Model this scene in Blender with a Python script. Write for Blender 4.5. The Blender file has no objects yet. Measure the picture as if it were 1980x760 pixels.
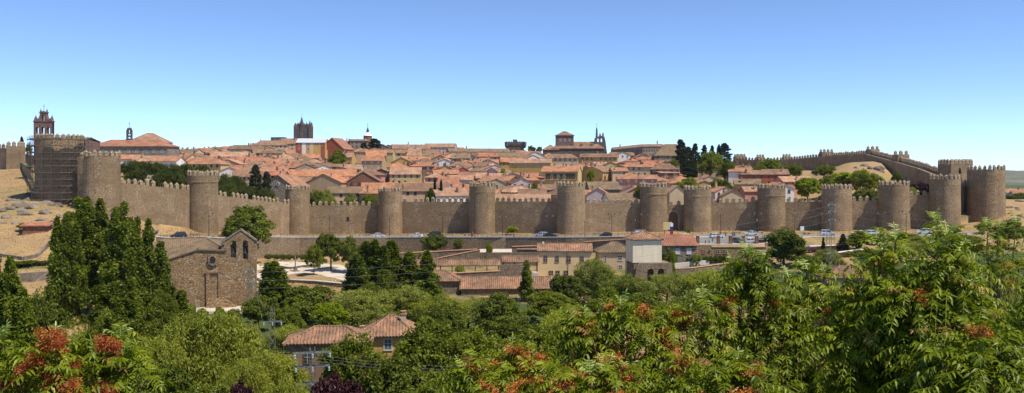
import bpy, bmesh, math, random
import numpy as np
from mathutils import Vector, Matrix

random.seed(11)
SC = bpy.context.scene
COL = SC.collection
PI = math.pi
F = 1715.0            # focal length in photo pixels
CZ = 20.0             # camera height
HY = 338.0            # horizon row of the photo


def lerp(a, b, t):
    return a + (b - a) * t


def tab(table, u, k=1):
    """piecewise linear lookup in rows (u, v1, v2 ...)"""
    if u <= table[0][0]:
        return table[0][k]
    for a, b in zip(table, table[1:]):
        if u <= b[0]:
            return lerp(a[k], b[k], (u - a[0]) / (b[0] - a[0]))
    return table[-1][k]


def X(u, D):
    return (u - 990.0) / F * max(D, 60.0)


def U(x, D):
    return 990.0 + F * x / max(D, 60.0)


def ZY(y, D):
    return CZ - (y - HY) / F * D


# ---------------------------------------------------------------- materials
def _mat(name):
    m = bpy.data.materials.new(name)
    m.use_nodes = True
    nt = m.node_tree
    b = nt.nodes['Principled BSDF']
    b.inputs['Specular IOR Level'].default_value = 0.25
    return m, nt, b


def nd(nt, typ, **kw):
    n = nt.nodes.new(typ)
    for k, v in kw.items():
        if k in n.inputs:
            n.inputs[k].default_value = v
        else:
            setattr(n, k, v)
    return n


def rgba(c):
    return (c[0], c[1], c[2], 1.0)


def mixc(nt, fac, a, b, mode='MIX'):
    n = nt.nodes.new('ShaderNodeMix')
    n.data_type = 'RGBA'
    n.blend_type = mode
    for i, v in ((0, fac), (6, a), (7, b)):
        if hasattr(v, 'is_linked') or hasattr(v, 'links'):
            nt.links.new(v, n.inputs[i])
        elif i == 0:
            n.inputs[0].default_value = v
        else:
            n.inputs[i].default_value = rgba(v)
    return n.outputs[2]


def ramp(nt, sock, p0, p1, c0=(0, 0, 0), c1=(1, 1, 1)):
    r = nt.nodes.new('ShaderNodeValToRGB')
    r.color_ramp.elements[0].position = p0
    r.color_ramp.elements[1].position = p1
    r.color_ramp.elements[0].color = rgba(c0)
    r.color_ramp.elements[1].color = rgba(c1)
    nt.links.new(sock, r.inputs[0])
    return r.outputs[0]


def noise(nt, vec, scale, detail=4, rough=.6):
    n = nd(nt, 'ShaderNodeTexNoise', Scale=scale, Detail=detail, Roughness=rough)
    nt.links.new(vec, n.inputs['Vector'])
    return n.outputs[0]


def pos(nt, s=(1, 1, 1)):
    g = nt.nodes.new('ShaderNodeNewGeometry')
    mp = nt.nodes.new('ShaderNodeMapping')
    mp.inputs['Scale'].default_value = s
    nt.links.new(g.outputs['Position'], mp.inputs['Vector'])
    return mp.outputs[0]


def bump(nt, b, sock, strength=.5, dist=.05):
    n = nd(nt, 'ShaderNodeBump', Strength=strength, Distance=dist)
    nt.links.new(sock, n.inputs['Height'])
    nt.links.new(n.outputs[0], b.inputs['Normal'])


def mat_stone(name, c0, c1, size=.8, stain=.45, course=1.5, contrast=1.0, mortar=True, holes=False):
    m, nt, b = _mat(name)
    p = pos(nt, (1, 1, course))
    w = nd(nt, 'ShaderNodeTexNoise', Scale=.8, Detail=2.0)
    nt.links.new(p, w.inputs['Vector'])
    add = nt.nodes.new('ShaderNodeVectorMath'); add.operation = 'MULTIPLY_ADD'
    nt.links.new(w.outputs[1], add.inputs[0]); add.inputs[1].default_value = (.25, .25, .12)
    nt.links.new(p, add.inputs[2])
    v = nd(nt, 'ShaderNodeTexVoronoi', Scale=1 / size)
    nt.links.new(add.outputs[0], v.inputs['Vector'])
    sep = nt.nodes.new('ShaderNodeSeparateColor')
    nt.links.new(v.outputs['Color'], sep.inputs[0])
    cell = ramp(nt, sep.outputs[0], .5 - .5 / contrast if contrast > 1 else 0, 1, c0, c1)
    # greyer, cooler stones among the warm ones
    cell = mixc(nt, ramp(nt, sep.outputs[1], .82, .88), cell, [x * .88 for x in (c1[0], c1[0] * .86, c1[0] * .72)])
    dark = ramp(nt, sep.outputs[2], .93, .96)
    cell = mixc(nt, dark, cell, [x * .6 for x in c0])
    d = nd(nt, 'ShaderNodeTexVoronoi', Scale=1 / size, feature='DISTANCE_TO_EDGE')
    nt.links.new(add.outputs[0], d.inputs['Vector'])
    joint = ramp(nt, d.outputs['Distance'], .02, .12)
    if mortar:
        cell = mixc(nt, joint, [x * .62 for x in c0], cell)
    big = ramp(nt, noise(nt, pos(nt, (.16, .16, .3)), 1.0, 5, .65), .4, .62)
    col = mixc(nt, big, mixc(nt, stain, cell, [x * .55 for x in c0]), cell)
    streak = ramp(nt, noise(nt, pos(nt, (.55, .55, .05)), 1.0, 4, .6), .42, .66)
    col = mixc(nt, streak, mixc(nt, stain * .75, col, [x * .6 for x in c0]), col)
    if holes:
        h = nd(nt, 'ShaderNodeTexVoronoi', Scale=1.0, Randomness=.55)
        nt.links.new(pos(nt, (.52, .52, .62)), h.inputs['Vector'])
        col = mixc(nt, ramp(nt, h.outputs['Distance'], .09, .15), [x * .3 for x in c0], col)
        oi = nt.nodes.new('ShaderNodeObjectInfo')
        col = mixc(nt, 1.0, col, ramp(nt, oi.outputs['Random'], 0, 1, (.84, .83, .81), (1.1, 1.1, 1.1)), 'MULTIPLY')
    fine = noise(nt, pos(nt), 3.5, 3)
    col = mixc(nt, .28, col, ramp(nt, fine, .3, .7), 'OVERLAY')
    nt.links.new(col, b.inputs['Base Color'])
    b.inputs['Roughness'].default_value = .92
    bump(nt, b, joint, .6, .09)
    return m


def mat_plain(name, c, rough=.85, amt=.22, scale=.8, metal=0.0, vary=0.0, spec=.25):
    """paint, plaster, metal: one colour with weathering of its own"""
    m, nt, b = _mat(name)
    n1 = noise(nt, pos(nt, (1, 1, .35)), scale, 6, .65)
    dk = [x * (1 - amt * 1.6) for x in c]
    lt = [min(1, x * (1 + amt)) for x in c]
    col = ramp(nt, n1, .3, .7, dk, lt)
    if vary:
        oi = nt.nodes.new('ShaderNodeObjectInfo')
        col = mixc(nt, ramp(nt, oi.outputs['Random'], 0, 1, (0, 0, 0), (vary,) * 3), col, [x * .5 for x in c])
    nt.links.new(col, b.inputs['Base Color'])
    b.inputs['Roughness'].default_value = rough
    b.inputs['Metallic'].default_value = metal
    b.inputs['Specular IOR Level'].default_value = spec
    return m


def mat_roof(name, c0, c1, old=(.13, .1, .075), oldamt=.5, period=.42):
    m, nt, b = _mat(name)
    uv = nt.nodes.new('ShaderNodeUVMap'); uv.uv_map = 'UVMap'
    mp = nt.nodes.new('ShaderNodeMapping'); mp.inputs['Scale'].default_value = (1 / period, 2.2, 1)
    nt.links.new(uv.outputs[0], mp.inputs[0])
    v = nd(nt, 'ShaderNodeTexVoronoi', Scale=1.0, Randomness=.25)
    v.voronoi_dimensions = '2D'
    nt.links.new(mp.outputs[0], v.inputs['Vector'])
    sep = nt.nodes.new('ShaderNodeSeparateColor'); nt.links.new(v.outputs['Color'], sep.inputs[0])
    col = ramp(nt, sep.outputs[0], 0.05, .95, c0, c1)
    oi = nt.nodes.new('ShaderNodeObjectInfo')
    col = mixc(nt, ramp(nt, oi.outputs['Random'], 0, 1, (0, 0, 0), (.65,) * 3), col, [(c0[0] + .1) * .62, (c0[0] + .02) * .43, (c0[0]) * .3])
    n1 = ramp(nt, noise(nt, pos(nt, (.5, .5, .5)), .9, 5, .7), .42, .68, (0, 0, 0), (oldamt,) * 3)
    col = mixc(nt, n1, col, old)
    n2 = ramp(nt, noise(nt, pos(nt), .35, 3, .6), .35, .7, (.72,) * 3, (1.12,) * 3)
    col = mixc(nt, 1.0, col, n2, 'MULTIPLY')
    wv = nt.nodes.new('ShaderNodeTexWave'); wv.inputs['Scale'].default_value = 1.0
    sc = nt.nodes.new('ShaderNodeMapping'); sc.inputs['Scale'].default_value = (1 / period / 3.1831 * 1.0, 0, 0)
    nt.links.new(uv.outputs[0], sc.inputs[0]); nt.links.new(sc.outputs[0], wv.inputs[0])
    bump(nt, b, wv.outputs[1], .55, .12)
    nt.links.new(col, b.inputs['Base Color'])
    b.inputs['Roughness'].default_value = .9
    return m


def mat_leaf(name, c0, c1, trans=.38, gloss=.06, tint=(1.25, 1.3, .5), nscale=.45, rough=.45, dry=False):
    """leaves differ from leaf to leaf and from bough to bough; light also comes through them"""
    m = bpy.data.materials.new(name); m.use_nodes = True
    nt = m.node_tree; nt.nodes.clear()
    out = nt.nodes.new('ShaderNodeOutputMaterial')
    tc = nt.nodes.new('ShaderNodeTexCoord')
    n1 = noise(nt, tc.outputs['Object'], nscale, 3, .6)
    at = nt.nodes.new('ShaderNodeAttribute'); at.attribute_name = 'leaf_tone'
    mth = nt.nodes.new('ShaderNodeMath'); mth.operation = 'MULTIPLY_ADD'
    nt.links.new(at.outputs['Fac'], mth.inputs[0]); mth.inputs[1].default_value = .7
    oi = nt.nodes.new('ShaderNodeObjectInfo')
    m2 = nt.nodes.new('ShaderNodeMath'); m2.operation = 'MULTIPLY_ADD'
    nt.links.new(oi.outputs['Random'], m2.inputs[0]); m2.inputs[1].default_value = .3
    m3 = nt.nodes.new('ShaderNodeMath'); m3.operation = 'SUBTRACT'
    nt.links.new(n1, m3.inputs[0]); m3.inputs[1].default_value = .42
    nt.links.new(m3.outputs[0], m2.inputs[2]); nt.links.new(m2.outputs[0], mth.inputs[2])
    col = ramp(nt, mth.outputs[0], .0, .85, c0, c1)
    if dry:
        e = col.node.color_ramp.elements.new(.97); e.color = (.4, .3, .06, 1)
        e = col.node.color_ramp.elements.new(1.0); e.color = (.3, .17, .06, 1)
    df = nt.nodes.new('ShaderNodeBsdfDiffuse'); nt.links.new(col, df.inputs[0])
    tr = nt.nodes.new('ShaderNodeBsdfTranslucent')
    tcol = mixc(nt, 1.0, col, tint, 'MULTIPLY'); nt.links.new(tcol, tr.inputs[0])
    mx = nt.nodes.new('ShaderNodeMixShader'); mx.inputs[0].default_value = trans
    nt.links.new(df.outputs[0], mx.inputs[1]); nt.links.new(tr.outputs[0], mx.inputs[2])
    gl = nt.nodes.new('ShaderNodeBsdfGlossy'); gl.inputs['Roughness'].default_value = rough
    gl.inputs[0].default_value = (.8, .85, .8, 1)
    m4 = nt.nodes.new('ShaderNodeMixShader'); m4.inputs[0].default_value = gloss
    nt.links.new(mx.outputs[0], m4.inputs[1]); nt.links.new(gl.outputs[0], m4.inputs[2])
    nt.links.new(m4.outputs[0], out.inputs[0])
    return m


def mat_glass(name, c=(.03, .04, .05)):
    m, nt, b = _mat(name)
    b.inputs['Base Color'].default_value = rgba(c)
    b.inputs['Roughness'].default_value = .12
    b.inputs['Specular IOR Level'].default_value = .6
    return m


def mat_ground(name):
    m, nt, b = _mat(name)
    at = nt.nodes.new('ShaderNodeAttribute'); at.attribute_name = 'green'
    n1 = noise(nt, pos(nt), .12, 6, .65)
    n2 = noise(nt, pos(nt), 1.3, 5, .7)
    n3 = noise(nt, pos(nt), .035, 4, .6)
    straw = ramp(nt, n2, .3, .72, (.27, .17, .075), (.45, .31, .15))
    earth = ramp(nt, n2, .3, .7, (.23, .14, .07), (.38, .255, .14))
    dry = mixc(nt, ramp(nt, n1, .42, .6), straw, earth)
    dry = mixc(nt, ramp(nt, n3, .5, .68, (0, 0, 0), (.55,) * 3), dry, (.2, .19, .07))
    grass = ramp(nt, n2, .3, .7, (.03, .05, .014), (.09, .12, .035))
    sm = nt.nodes.new('ShaderNodeMath'); sm.operation = 'MULTIPLY_ADD'
    nt.links.new(n1, sm.inputs[0]); sm.inputs[1].default_value = .8
    nt.links.new(at.outputs['Fac'], sm.inputs[2])
    f = ramp(nt, sm.outputs[0], .72, 1.02)
    nt.links.new(mixc(nt, f, dry, grass), b.inputs['Base Color'])
    b.inputs['Roughness'].default_value = .97
    bump(nt, b, n2, .7, .25)
    return m


M = {}
M['wall'] = mat_stone('town_wall_stone', (.385, .265, .155), (.53, .395, .245), .5, .75, 1.7, holes=True)
M['wall_top'] = mat_stone('merlon_stone', (.37, .27, .165), (.52, .4, .265), .6, .3, 1.4)
M['church'] = mat_stone('church_stone', (.32, .205, .105), (.5, .345, .2), .6, .45, 1.5)
M['dark_stone'] = mat_stone('dark_stone', (.13, .095, .085), (.22, .165, .14), 1.0, .4, 1.4)
M['grey_stone'] = mat_stone('grey_granite', (.26, .215, .17), (.4, .34, .275), .6, .3, 1.4)
M['retain'] = mat_stone('retaining_stone', (.25, .18, .115), (.37, .28, .195), .55, .3, 1.6)
M['rock'] = mat_stone('boulder_rock', (.18, .145, .11), (.36, .3, .235), 2.6, .5, .8, mortar=False)
M['brick'] = mat_stone('red_brick', (.25, .105, .065), (.34, .16, .10), .45, .25, 2.6)
M['brick_dark'] = mat_stone('belfry_brick', (.2, .115, .1), (.29, .18, .15), .6, .25, 2.4)
M['coping'] = mat_plain('clay_coping', (.48, .25, .15), .9, .2, 2)
for n, c in dict(cream=(.56, .44, .29), white=(.74, .70, .64), ochre=(.5, .32, .115), pink=(.56, .26, .2),
                 tan=(.44, .31, .19), grey=(.36, .31, .26), sand=(.5, .38, .25), brown=(.27, .165, .105),
                 red=(.31, .095, .06), lilac=(.58, .46, .44), yellow=(.52, .4, .2), peach=(.55, .36, .24), straw=(.72, .53, .29), warm=(.8, .69, .52)).items():
    M['w_' + n] = mat_plain('plaster_' + n, c, .9, .1, .5)
M['r_orange'] = mat_roof('tiles_orange', (.4, .15, .07), (.6, .28, .145), oldamt=.35)
M['r_red'] = mat_roof('tiles_red', (.37, .12, .07), (.55, .22, .13), oldamt=.3)
M['r_pink'] = mat_roof('tiles_pale', (.42, .22, .13), (.6, .36, .235), oldamt=.45)
M['r_brown'] = mat_roof('tiles_weathered', (.25, .14, .085), (.4, .24, .15), oldamt=.65)
M['r_old'] = mat_roof('tiles_lichen', (.2, .14, .085), (.33, .24, .155), (.16, .14, .08), .7)
M['r_near'] = mat_roof('tiles_near', (.31, .145, .085), (.55, .31, .19), (.14, .11, .075), .9, .3)
M['r_metal'] = mat_plain('pale_metal_roof', (.62, .66, .68), .35, .05, .4, .2)
M['glass'] = mat_glass('window_glass')
M['glass_blue'] = mat_glass('window_glass_sky', (.09, .12, .15))
M['frame_pale'] = mat_plain('window_frame_pale', (.6, .56, .5), .7, .08)
M['frame_dark'] = mat_plain('window_frame_brown', (.13, .07, .045), .7, .1)
M['frame_rose'] = mat_plain('window_surround_rose', (.34, .19, .15), .85, .12)
M['shutter'] = mat_plain('roller_shutter', (.62, .6, .56), .7, .05)
M['wood'] = mat_plain('old_wood', (.2, .13, .075), .85, .3, 3)
M['wood_orange'] = mat_plain('varnished_wood', (.42, .16, .05), .6, .2, 3)
M['iron'] = mat_plain('painted_iron', (.05, .052, .055), .5, .15, 3, .4)
M['steel'] = mat_plain('galvanised_steel', (.2, .205, .2), .6, .2, 2, .2)
M['tube'] = mat_plain('scaffold_tube', (.13, .11, .09), .7, .2, 2, .1)
M['plank'] = mat_plain('scaffold_plank', (.36, .22, .12), .9, .3, 2)
M['asphalt'] = mat_plain('road_asphalt', (.2, .195, .19), .9, .16, .25)
M['paint'] = mat_plain('road_paint', (.7, .7, .68), .8, .15, 2)
M['pave'] = mat_plain('pale_paving', (.55, .47, .385), .9, .12, .35)
M['kerb'] = mat_plain('granite_kerb', (.55, .52, .47), .9, .12, .8)
M['concrete'] = mat_plain('pale_concrete', (.6, .56, .5), .9, .1, .6)
M['bark'] = mat_plain('bark', (.10, .075, .05), .95, .35, 4)
M['stem'] = mat_plain('young_bark', (.19, .12, .075), .85, .3, 6)
M['rubber'] = mat_plain('tyre_rubber', (.02, .02, .02), .9, .1)
M['car_dark'] = mat_plain('car_paint_black', (.018, .018, .026), .25, .04, 1, 0, 0, .6)
M['car_silver'] = mat_plain('car_paint_silver', (.6, .63, .67), .3, .04, 1, .1, 0, .6)
M['car_white'] = mat_plain('car_paint_white', (.78, .78, .76), .3, .04, 1, 0, 0, .6)
M['car_red'] = mat_plain('car_paint_red', (.12, .015, .02), .25, .04, 1, 0, 0, .6)
M['car_green'] = mat_plain('car_paint_green', (.02, .05, .03), .25, .04, 1, 0, 0, .6)
M['rim'] = mat_plain('wheel_rim', (.45, .46, .48), .35, .1, 2, .7)
M['lamp_white'] = mat_plain('lamp_glass', (.3, .3, .28), .3, .05)
M['red_lens'] = mat_plain('red_lens', (.3, .02, .015), .3, .05)
M['porcelain'] = mat_plain('insulator_glass', (.33, .46, .44), .25, .1)
M['cable'] = mat_plain('cable', (.2, .2, .2), .7, .1, 1)
M['signboard'] = mat_plain('sign_cream', (.62, .47, .23), .6, .06)
M['sign_white'] = mat_plain('sign_white', (.74, .75, .76), .5, .04)
M['sign_red'] = mat_plain('sign_red', (.33, .03, .035), .5, .06)
M['sign_blue'] = mat_plain('sign_blue', (.02, .05, .19), .5, .06)
M['net'] = mat_plain('green_net', (.02, .12, .085), .9, .2)
M['skin'] = mat_plain('skin', (.45, .27, .19), .7, .05)
M['cloth_red'] = mat_plain('cloth_red', (.4, .03, .03), .9, .1)
M['cloth_white'] = mat_plain('cloth_white', (.7, .7, .68), .9, .06)
M['cloth_blue'] = mat_plain('cloth_blue', (.05, .09, .2), .9, .1)
M['hair'] = mat_plain('hair', (.03, .02, .015), .7, .1)
M['ground'] = mat_ground('dry_ground')
M['hill'] = mat_plain('far_hill', (.15, .15, .1), .95, .35, .01)
L_ = mat_leaf
M['lf_poplar'] = L_('leaf_poplar', (.04, .058, .005), (.17, .205, .018), .35, .015)
M['lf_dark'] = L_('leaf_dark', (.032, .047, .006), (.16, .19, .02), .3, .015)
M['lf_green'] = L_('leaf_green', (.055, .075, .007), (.21, .24, .024), .4, .012)
M['lf_willow'] = L_('leaf_willow', (.12, .145, .015), (.34, .36, .05), .4, .012)
M['lf_olive'] = L_('leaf_olive', (.105, .13, .02), (.295, .315, .065), .35, .012)
M['lf_lime'] = L_('leaf_lime', (.12, .17, .007), (.33, .38, .016), .45, .012)
M['lf_pine'] = L_('leaf_pine', (.022, .034, .007), (.09, .11, .02), .2, .01)
M['lf_fir'] = L_('leaf_fir', (.008, .014, .008), (.035, .046, .02), .1, .01)
M['lf_plum'] = L_('leaf_plum', (.014, .005, .009), (.085, .026, .034), .25, .02, (1.4, .8, .9))
M['lf_ail'] = L_('leaf_tree_of_heaven', (.03, .05, .002), (.225, .275, .010), .3, .02, nscale=1.6, rough=.42, dry=True)
M['lf_ail_young'] = L_('leaf_young', (.16, .23, .03), (.36, .42, .1), .3, .04, nscale=1.2)
M['lf_locust'] = L_('leaf_locust', (.06, .095, .008), (.23, .28, .028), .4, .015, nscale=1.2)
M['seed'] = L_('seed_red', (.27, .055, .016), (.5, .15, .045), .35, .02, (1.2, .9, .7), nscale=2.5)
M['seed_orange'] = L_('seed_orange', (.4, .13, .025), (.66, .3, .08), .4, .02, (1.2, .9, .7), nscale=2.5)
M['pod'] = L_('pod_yellow', (.35, .24, .03), (.6, .44, .07), .35, .02, (1.2, 1, .6), nscale=2.5)


# ---------------------------------------------------------------- mesh builder
class MB:
    def __init__(self):
        self.v = []; self.f = []; self.mi = []

    def quad(self, *pts, mi=0):
        n = len(self.v)
        self.v += [tuple(p) for p in pts]
        self.f.append(tuple(range(n, n + len(pts)))); self.mi.append(mi)

    def hexa(self, b, t, mi=0):
        """solid between two quads (bottom ccw seen from above, top ccw)"""
        n = len(self.v)
        self.v += [tuple(p) for p in b] + [tuple(p) for p in t]
        for q in ((3, 2, 1, 0), (4, 5, 6, 7), (0, 1, 5, 4), (1, 2, 6, 5), (2, 3, 7, 6), (3, 0, 4, 7)):
            self.f.append(tuple(n + i for i in q)); self.mi.append(mi)

    def box(self, c, s, rz=0, mi=0, taper=1.0):
        x, y, z = c; a, b, h = s[0] / 2, s[1] / 2, s[2] / 2
        cr, sr = math.cos(rz), math.sin(rz)
        P = lambda px, py, pz: (x + px * cr - py * sr, y + px * sr + py * cr, z + pz)
        q = ((-a, -b), (a, -b), (a, b), (-a, b))
        self.hexa([P(i, j, -h) for i, j in q], [P(i * taper, j * taper, h) for i, j in q], mi)

    def prism(self, poly, axis, a, b, mi=0):
        """polygon extruded; axis 'x': poly=(y,z), 'y': poly=(x,z), 'z': poly=(x,y)"""
        n = len(self.v); k = len(poly)
        fn = {'x': lambda p, t: (t, p[0], p[1]), 'y': lambda p, t: (p[0], t, p[1]), 'z': lambda p, t: (p[0], p[1], t)}[axis]
        self.v += [fn(p, a) for p in poly] + [fn(p, b) for p in poly]
        self.f.append(tuple(range(n + k - 1, n - 1, -1))); self.mi.append(mi)
        self.f.append(tuple(range(n + k, n + 2 * k))); self.mi.append(mi)
        for i in range(k):
            j = (i + 1) % k
            self.f.append((n + i, n + j, n + k + j, n + k + i)); self.mi.append(mi)

    def lathe(self, prof, c=(0, 0, 0), seg=24, mi=0, a0=0, jit=0, cap=True):
        n = len(self.v); k = len(prof)
        for i in range(seg):
            a = a0 + 2 * PI * i / seg
            for (r, z) in prof:
                rr = r * (1 + jit * (random.random() - .5))
                self.v.append((c[0] + rr * math.cos(a), c[1] + rr * math.sin(a), c[2] + z))
        for i in range(seg):
            j = (i + 1) % seg
            for q in range(k - 1):
                self.f.append((n + i * k + q, n + j * k + q, n + j * k + q + 1, n + i * k + q + 1)); self.mi.append(mi)
        if cap:
            self.f.append(tuple(n + i * k + k - 1 for i in range(seg))); self.mi.append(mi)
            self.f.append(tuple(n + i * k for i in reversed(range(seg)))); self.mi.append(mi)

    def tube(self, pts, r0, r1=None, seg=6, mi=0):
        if r1 is None: r1 = r0
        pts = [Vector(p) for p in pts]; n = len(self.v); k = len(pts)
        for i, p in enumerate(pts):
            t = (pts[min(i + 1, k - 1)] - pts[max(i - 1, 0)]).normalized()
            s = t.cross(Vector((0, 0, 1)))
            s = s.normalized() if s.length > 1e-3 else Vector((1, 0, 0))
            w = s.cross(t)
            r = lerp(r0, r1, i / max(1, k - 1))
            for j in range(seg):
                a = 2 * PI * j / seg
                self.v.append(tuple(p + s * (r * math.cos(a)) + w * (r * math.sin(a))))
        for i in range(k - 1):
            for j in range(seg):
                j2 = (j + 1) % seg
                self.f.append((n + i * seg + j, n + i * seg + j2, n + (i + 1) * seg + j2, n + (i + 1) * seg + j)); self.mi.append(mi)
        self.f.append(tuple(n + j for j in reversed(range(seg)))); self.mi.append(mi)
        self.f.append(tuple(n + (k - 1) * seg + j for j in range(seg))); self.mi.append(mi)

    def mesh(self, name, mats, smooth=False, uv=True):
        me = bpy.data.meshes.new(name)
        me.from_pydata(self.v, [], self.f)
        for m in (mats if isinstance(mats, (list, tuple)) else [mats]):
            me.materials.append(m)
        me.polygons.foreach_set('material_index', self.mi)
        if smooth:
            me.polygons.foreach_set('use_smooth', [True] * len(self.f))
        me.update()
        if uv:
            metre_uv(me)
        return me

    def build(self, name, mats, parent=None, loc=(0, 0, 0), rz=0, smooth=False, uv=True):
        return obj(name, self.mesh(name, mats, smooth, uv), parent, loc, rz)


def metre_uv(me):
    l = me.uv_layers.new(name='UVMap')
    vs = me.vertices; uvs = np.zeros(len(me.loops) * 2)
    for p in me.polygons:
        n = p.normal
        h = Vector((0, 0, 1)).cross(n)
        h = h.normalized() if h.length > .05 else Vector((1, 0, 0))
        v = n.cross(h)
        for li in p.loop_indices:
            co = vs[me.loops[li].vertex_index].co
            uvs[li * 2] = co.dot(h); uvs[li * 2 + 1] = co.dot(v)
    l.data.foreach_set('uv', uvs)


def obj(name, me, parent=None, loc=(0, 0, 0), rz=0, scale=None):
    o = bpy.data.objects.new(name, me)
    COL.objects.link(o)
    o.location = loc
    o.rotation_euler = (0, 0, rz)
    if scale: o.scale = scale
    if parent: o.parent = parent
    return o


LABELS = {}


def tag(o, label=None, cat=None, group=None, kind=None):
    if label:
        n = len(label.split())
        if n > 16 or n < 4: print('LABEL LENGTH', n, label)
        if label in LABELS and not (group and LABELS[label] == group): print('LABEL TWICE', label)
        LABELS[label] = group
        o['label'] = label
    if cat: o['category'] = cat
    if group: o['group'] = group
    if kind: o['kind'] = kind
    return o


def thing(name, label, cat, loc=(0, 0, 0), rz=0, group=None):
    o = bpy.data.objects.new(name, None); COL.objects.link(o)
    o.empty_display_size = .3
    o.location = loc; o.rotation_euler = (0, 0, rz)
    return tag(o, label, cat, group)


def struct(name, me, label=None, cat=None):
    o = obj(name, me)
    o['kind'] = 'structure'
    if label: o['label'] = label
    o['category'] = cat or name.replace('_', ' ')
    return o


def copy_tree(o, loc, rz=None, label=None, parent=None):
    c = o.copy(); COL.objects.link(c)
    if parent: c.parent = parent
    else:
        c.location = loc
        if rz is not None: c.rotation_euler = (0, 0, rz)
        if label: tag(c, label, None, o.get('group'))
    for ch in list(o.children):
        copy_tree(ch, None, None, None, c)
    return c


def curve_plate(loops, depth):
    """flat plate (x, z outline with holes) extruded to depth along y, as mesh data"""
    cu = bpy.data.curves.new('plate', 'CURVE'); cu.dimensions = '2D'; cu.fill_mode = 'BOTH'; cu.extrude = depth / 2
    for lp in loops:
        sp = cu.splines.new('POLY'); sp.points.add(len(lp) - 1); sp.use_cyclic_u = True
        for p, q in zip(sp.points, lp): p.co = (q[0], q[1], 0, 1)
    o = bpy.data.objects.new('plate', cu); COL.objects.link(o)
    dg = bpy.context.evaluated_depsgraph_get(); dg.update()
    me = bpy.data.meshes.new_from_object(o.evaluated_get(dg))
    bpy.data.objects.remove(o)
    me.transform(Matrix.Rotation(PI / 2, 4, 'X'))
    return me


def arch(cx, z0, w, h, n=8):
    r = w / 2
    pts = [(cx - r, z0), (cx + r, z0)]
    for i in range(n + 1):
        a = PI * i / n
        pts.append((cx + r * math.cos(a), z0 + h - r + r * math.sin(a)))
    return pts
# ================================================================ terrain
WALL = [  # photo column, depth, base height of the town wall
    (-900, 430, 24), (-100, 365, 24), (40, 345, 23.5), (62, 268, 15), (113, 255, 13), (198, 247, 10), (391, 277, 2.6),
    (575, 322, -1.6), (754, 324, -1.6), (932, 314, -.6), (1104, 302, 0), (1263, 304, .8), (1348, 303, .8),
    (1491, 299, 1.2), (1617, 294, 1.6), (1728, 291, 2), (1827, 289, 2.6), (1906, 298, 5), (1950, 300, 7.5), (2100, 310, 10), (2900, 330, 10)]
ROAD = [  # column, depth of the front edge, road height, height of the ground below it
    (-900, 300, 15, 15), (-100, 260, 14, 14), (30, 242, 12.8, 12.8), (100, 242, 12.4, 12.4), (230, 238, 6.8, 6.6), (300, 252, 2.2, -1), (330, 253, 1.7, -3), (420, 259, 1.4, -5),
    (500, 284, 0, -6.8), (575, 297, -1.2, -7.1), (750, 300, -1.4, -6.5), (930, 292, -.8, -5.5), (1100, 280, 0, -4.5),
    (1230, 277, .5, -4.5), (1285, 260, .3, -5), (1300, 252, .2, -5.2), (1470, 252, .2, -5), (1500, 258, .5, -2),
    (1560, 268, 1.2, .9), (1700, 266, 1.6, 1.4), (1850, 262, 2.2, 2), (1980, 262, 4, 3.9), (2900, 280, 6, 6)]
VAL = [  # columns of the valley profile (depth, height), from under the camera to the foot of the road
    (-900, [(-60, 19), (0, 18.2), (15, 13.5), (40, 6), (70, -1), (90, -4), (140, -5), (152, -2.9), (165, -.4), (185, 2.5), (200, 6.4), (215, 8.5)]),
    (110, [(-60, 19), (0, 18.2), (15, 13.5), (40, 6), (70, -1), (90, -4), (140, -5), (152, -2.9), (165, -.4), (185, 2.5), (200, 6.4), (215, 8.5)]),
    (240, [(-60, 19), (0, 18.2), (15, 13.5), (40, 6), (70, -1.5), (90, -7), (150, -7.5), (180, -5), (215, 2.5)]),
    (330, [(-60, 19), (0, 18.2), (15, 13.5), (40, 6), (70, -2), (90, -8), (150, -9.3), (178, -8.2), (205, -7), (240, -4)]),
    (480, [(-60, 19), (0, 18.2), (15, 13.5), (40, 6), (70, -2), (90, -8.5), (150, -9.7), (182, -8.2), (225, -8.2), (262, -7.2)]),
    (560, [(-60, 19), (0, 18.2), (15, 13.5), (40, 6), (70, -2), (90, -8.5), (180, -9.7), (225, -8.4), (268, -7.2)]),
    (900, [(-60, 19), (0, 18.2), (15, 13.5), (40, 6), (70, -2), (90, -8.5), (130, -10), (200, -9.6), (240, -8), (275, -6)]),
    (1300, [(-60, 19), (0, 18.2), (15, 13.5), (40, 6.5), (70, -1), (90, -7), (130, -10), (205, -9), (235, -6.5)]),
    (1600, [(-60, 19), (0, 18.2), (15, 13.8), (40, 7.5), (70, 1), (90, -4), (130, -7), (205, -5.5), (240, -2)]),
    (1900, [(-60, 19), (0, 18.2), (15, 14), (40, 8.5), (70, 4), (90, 0), (130, -3), (205, -2), (240, 1)]),
    (2900, [(-60, 19), (0, 18.2), (15, 14), (40, 9), (70, 5), (90, 2), (130, 0), (205, 1), (240, 3)])]
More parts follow.
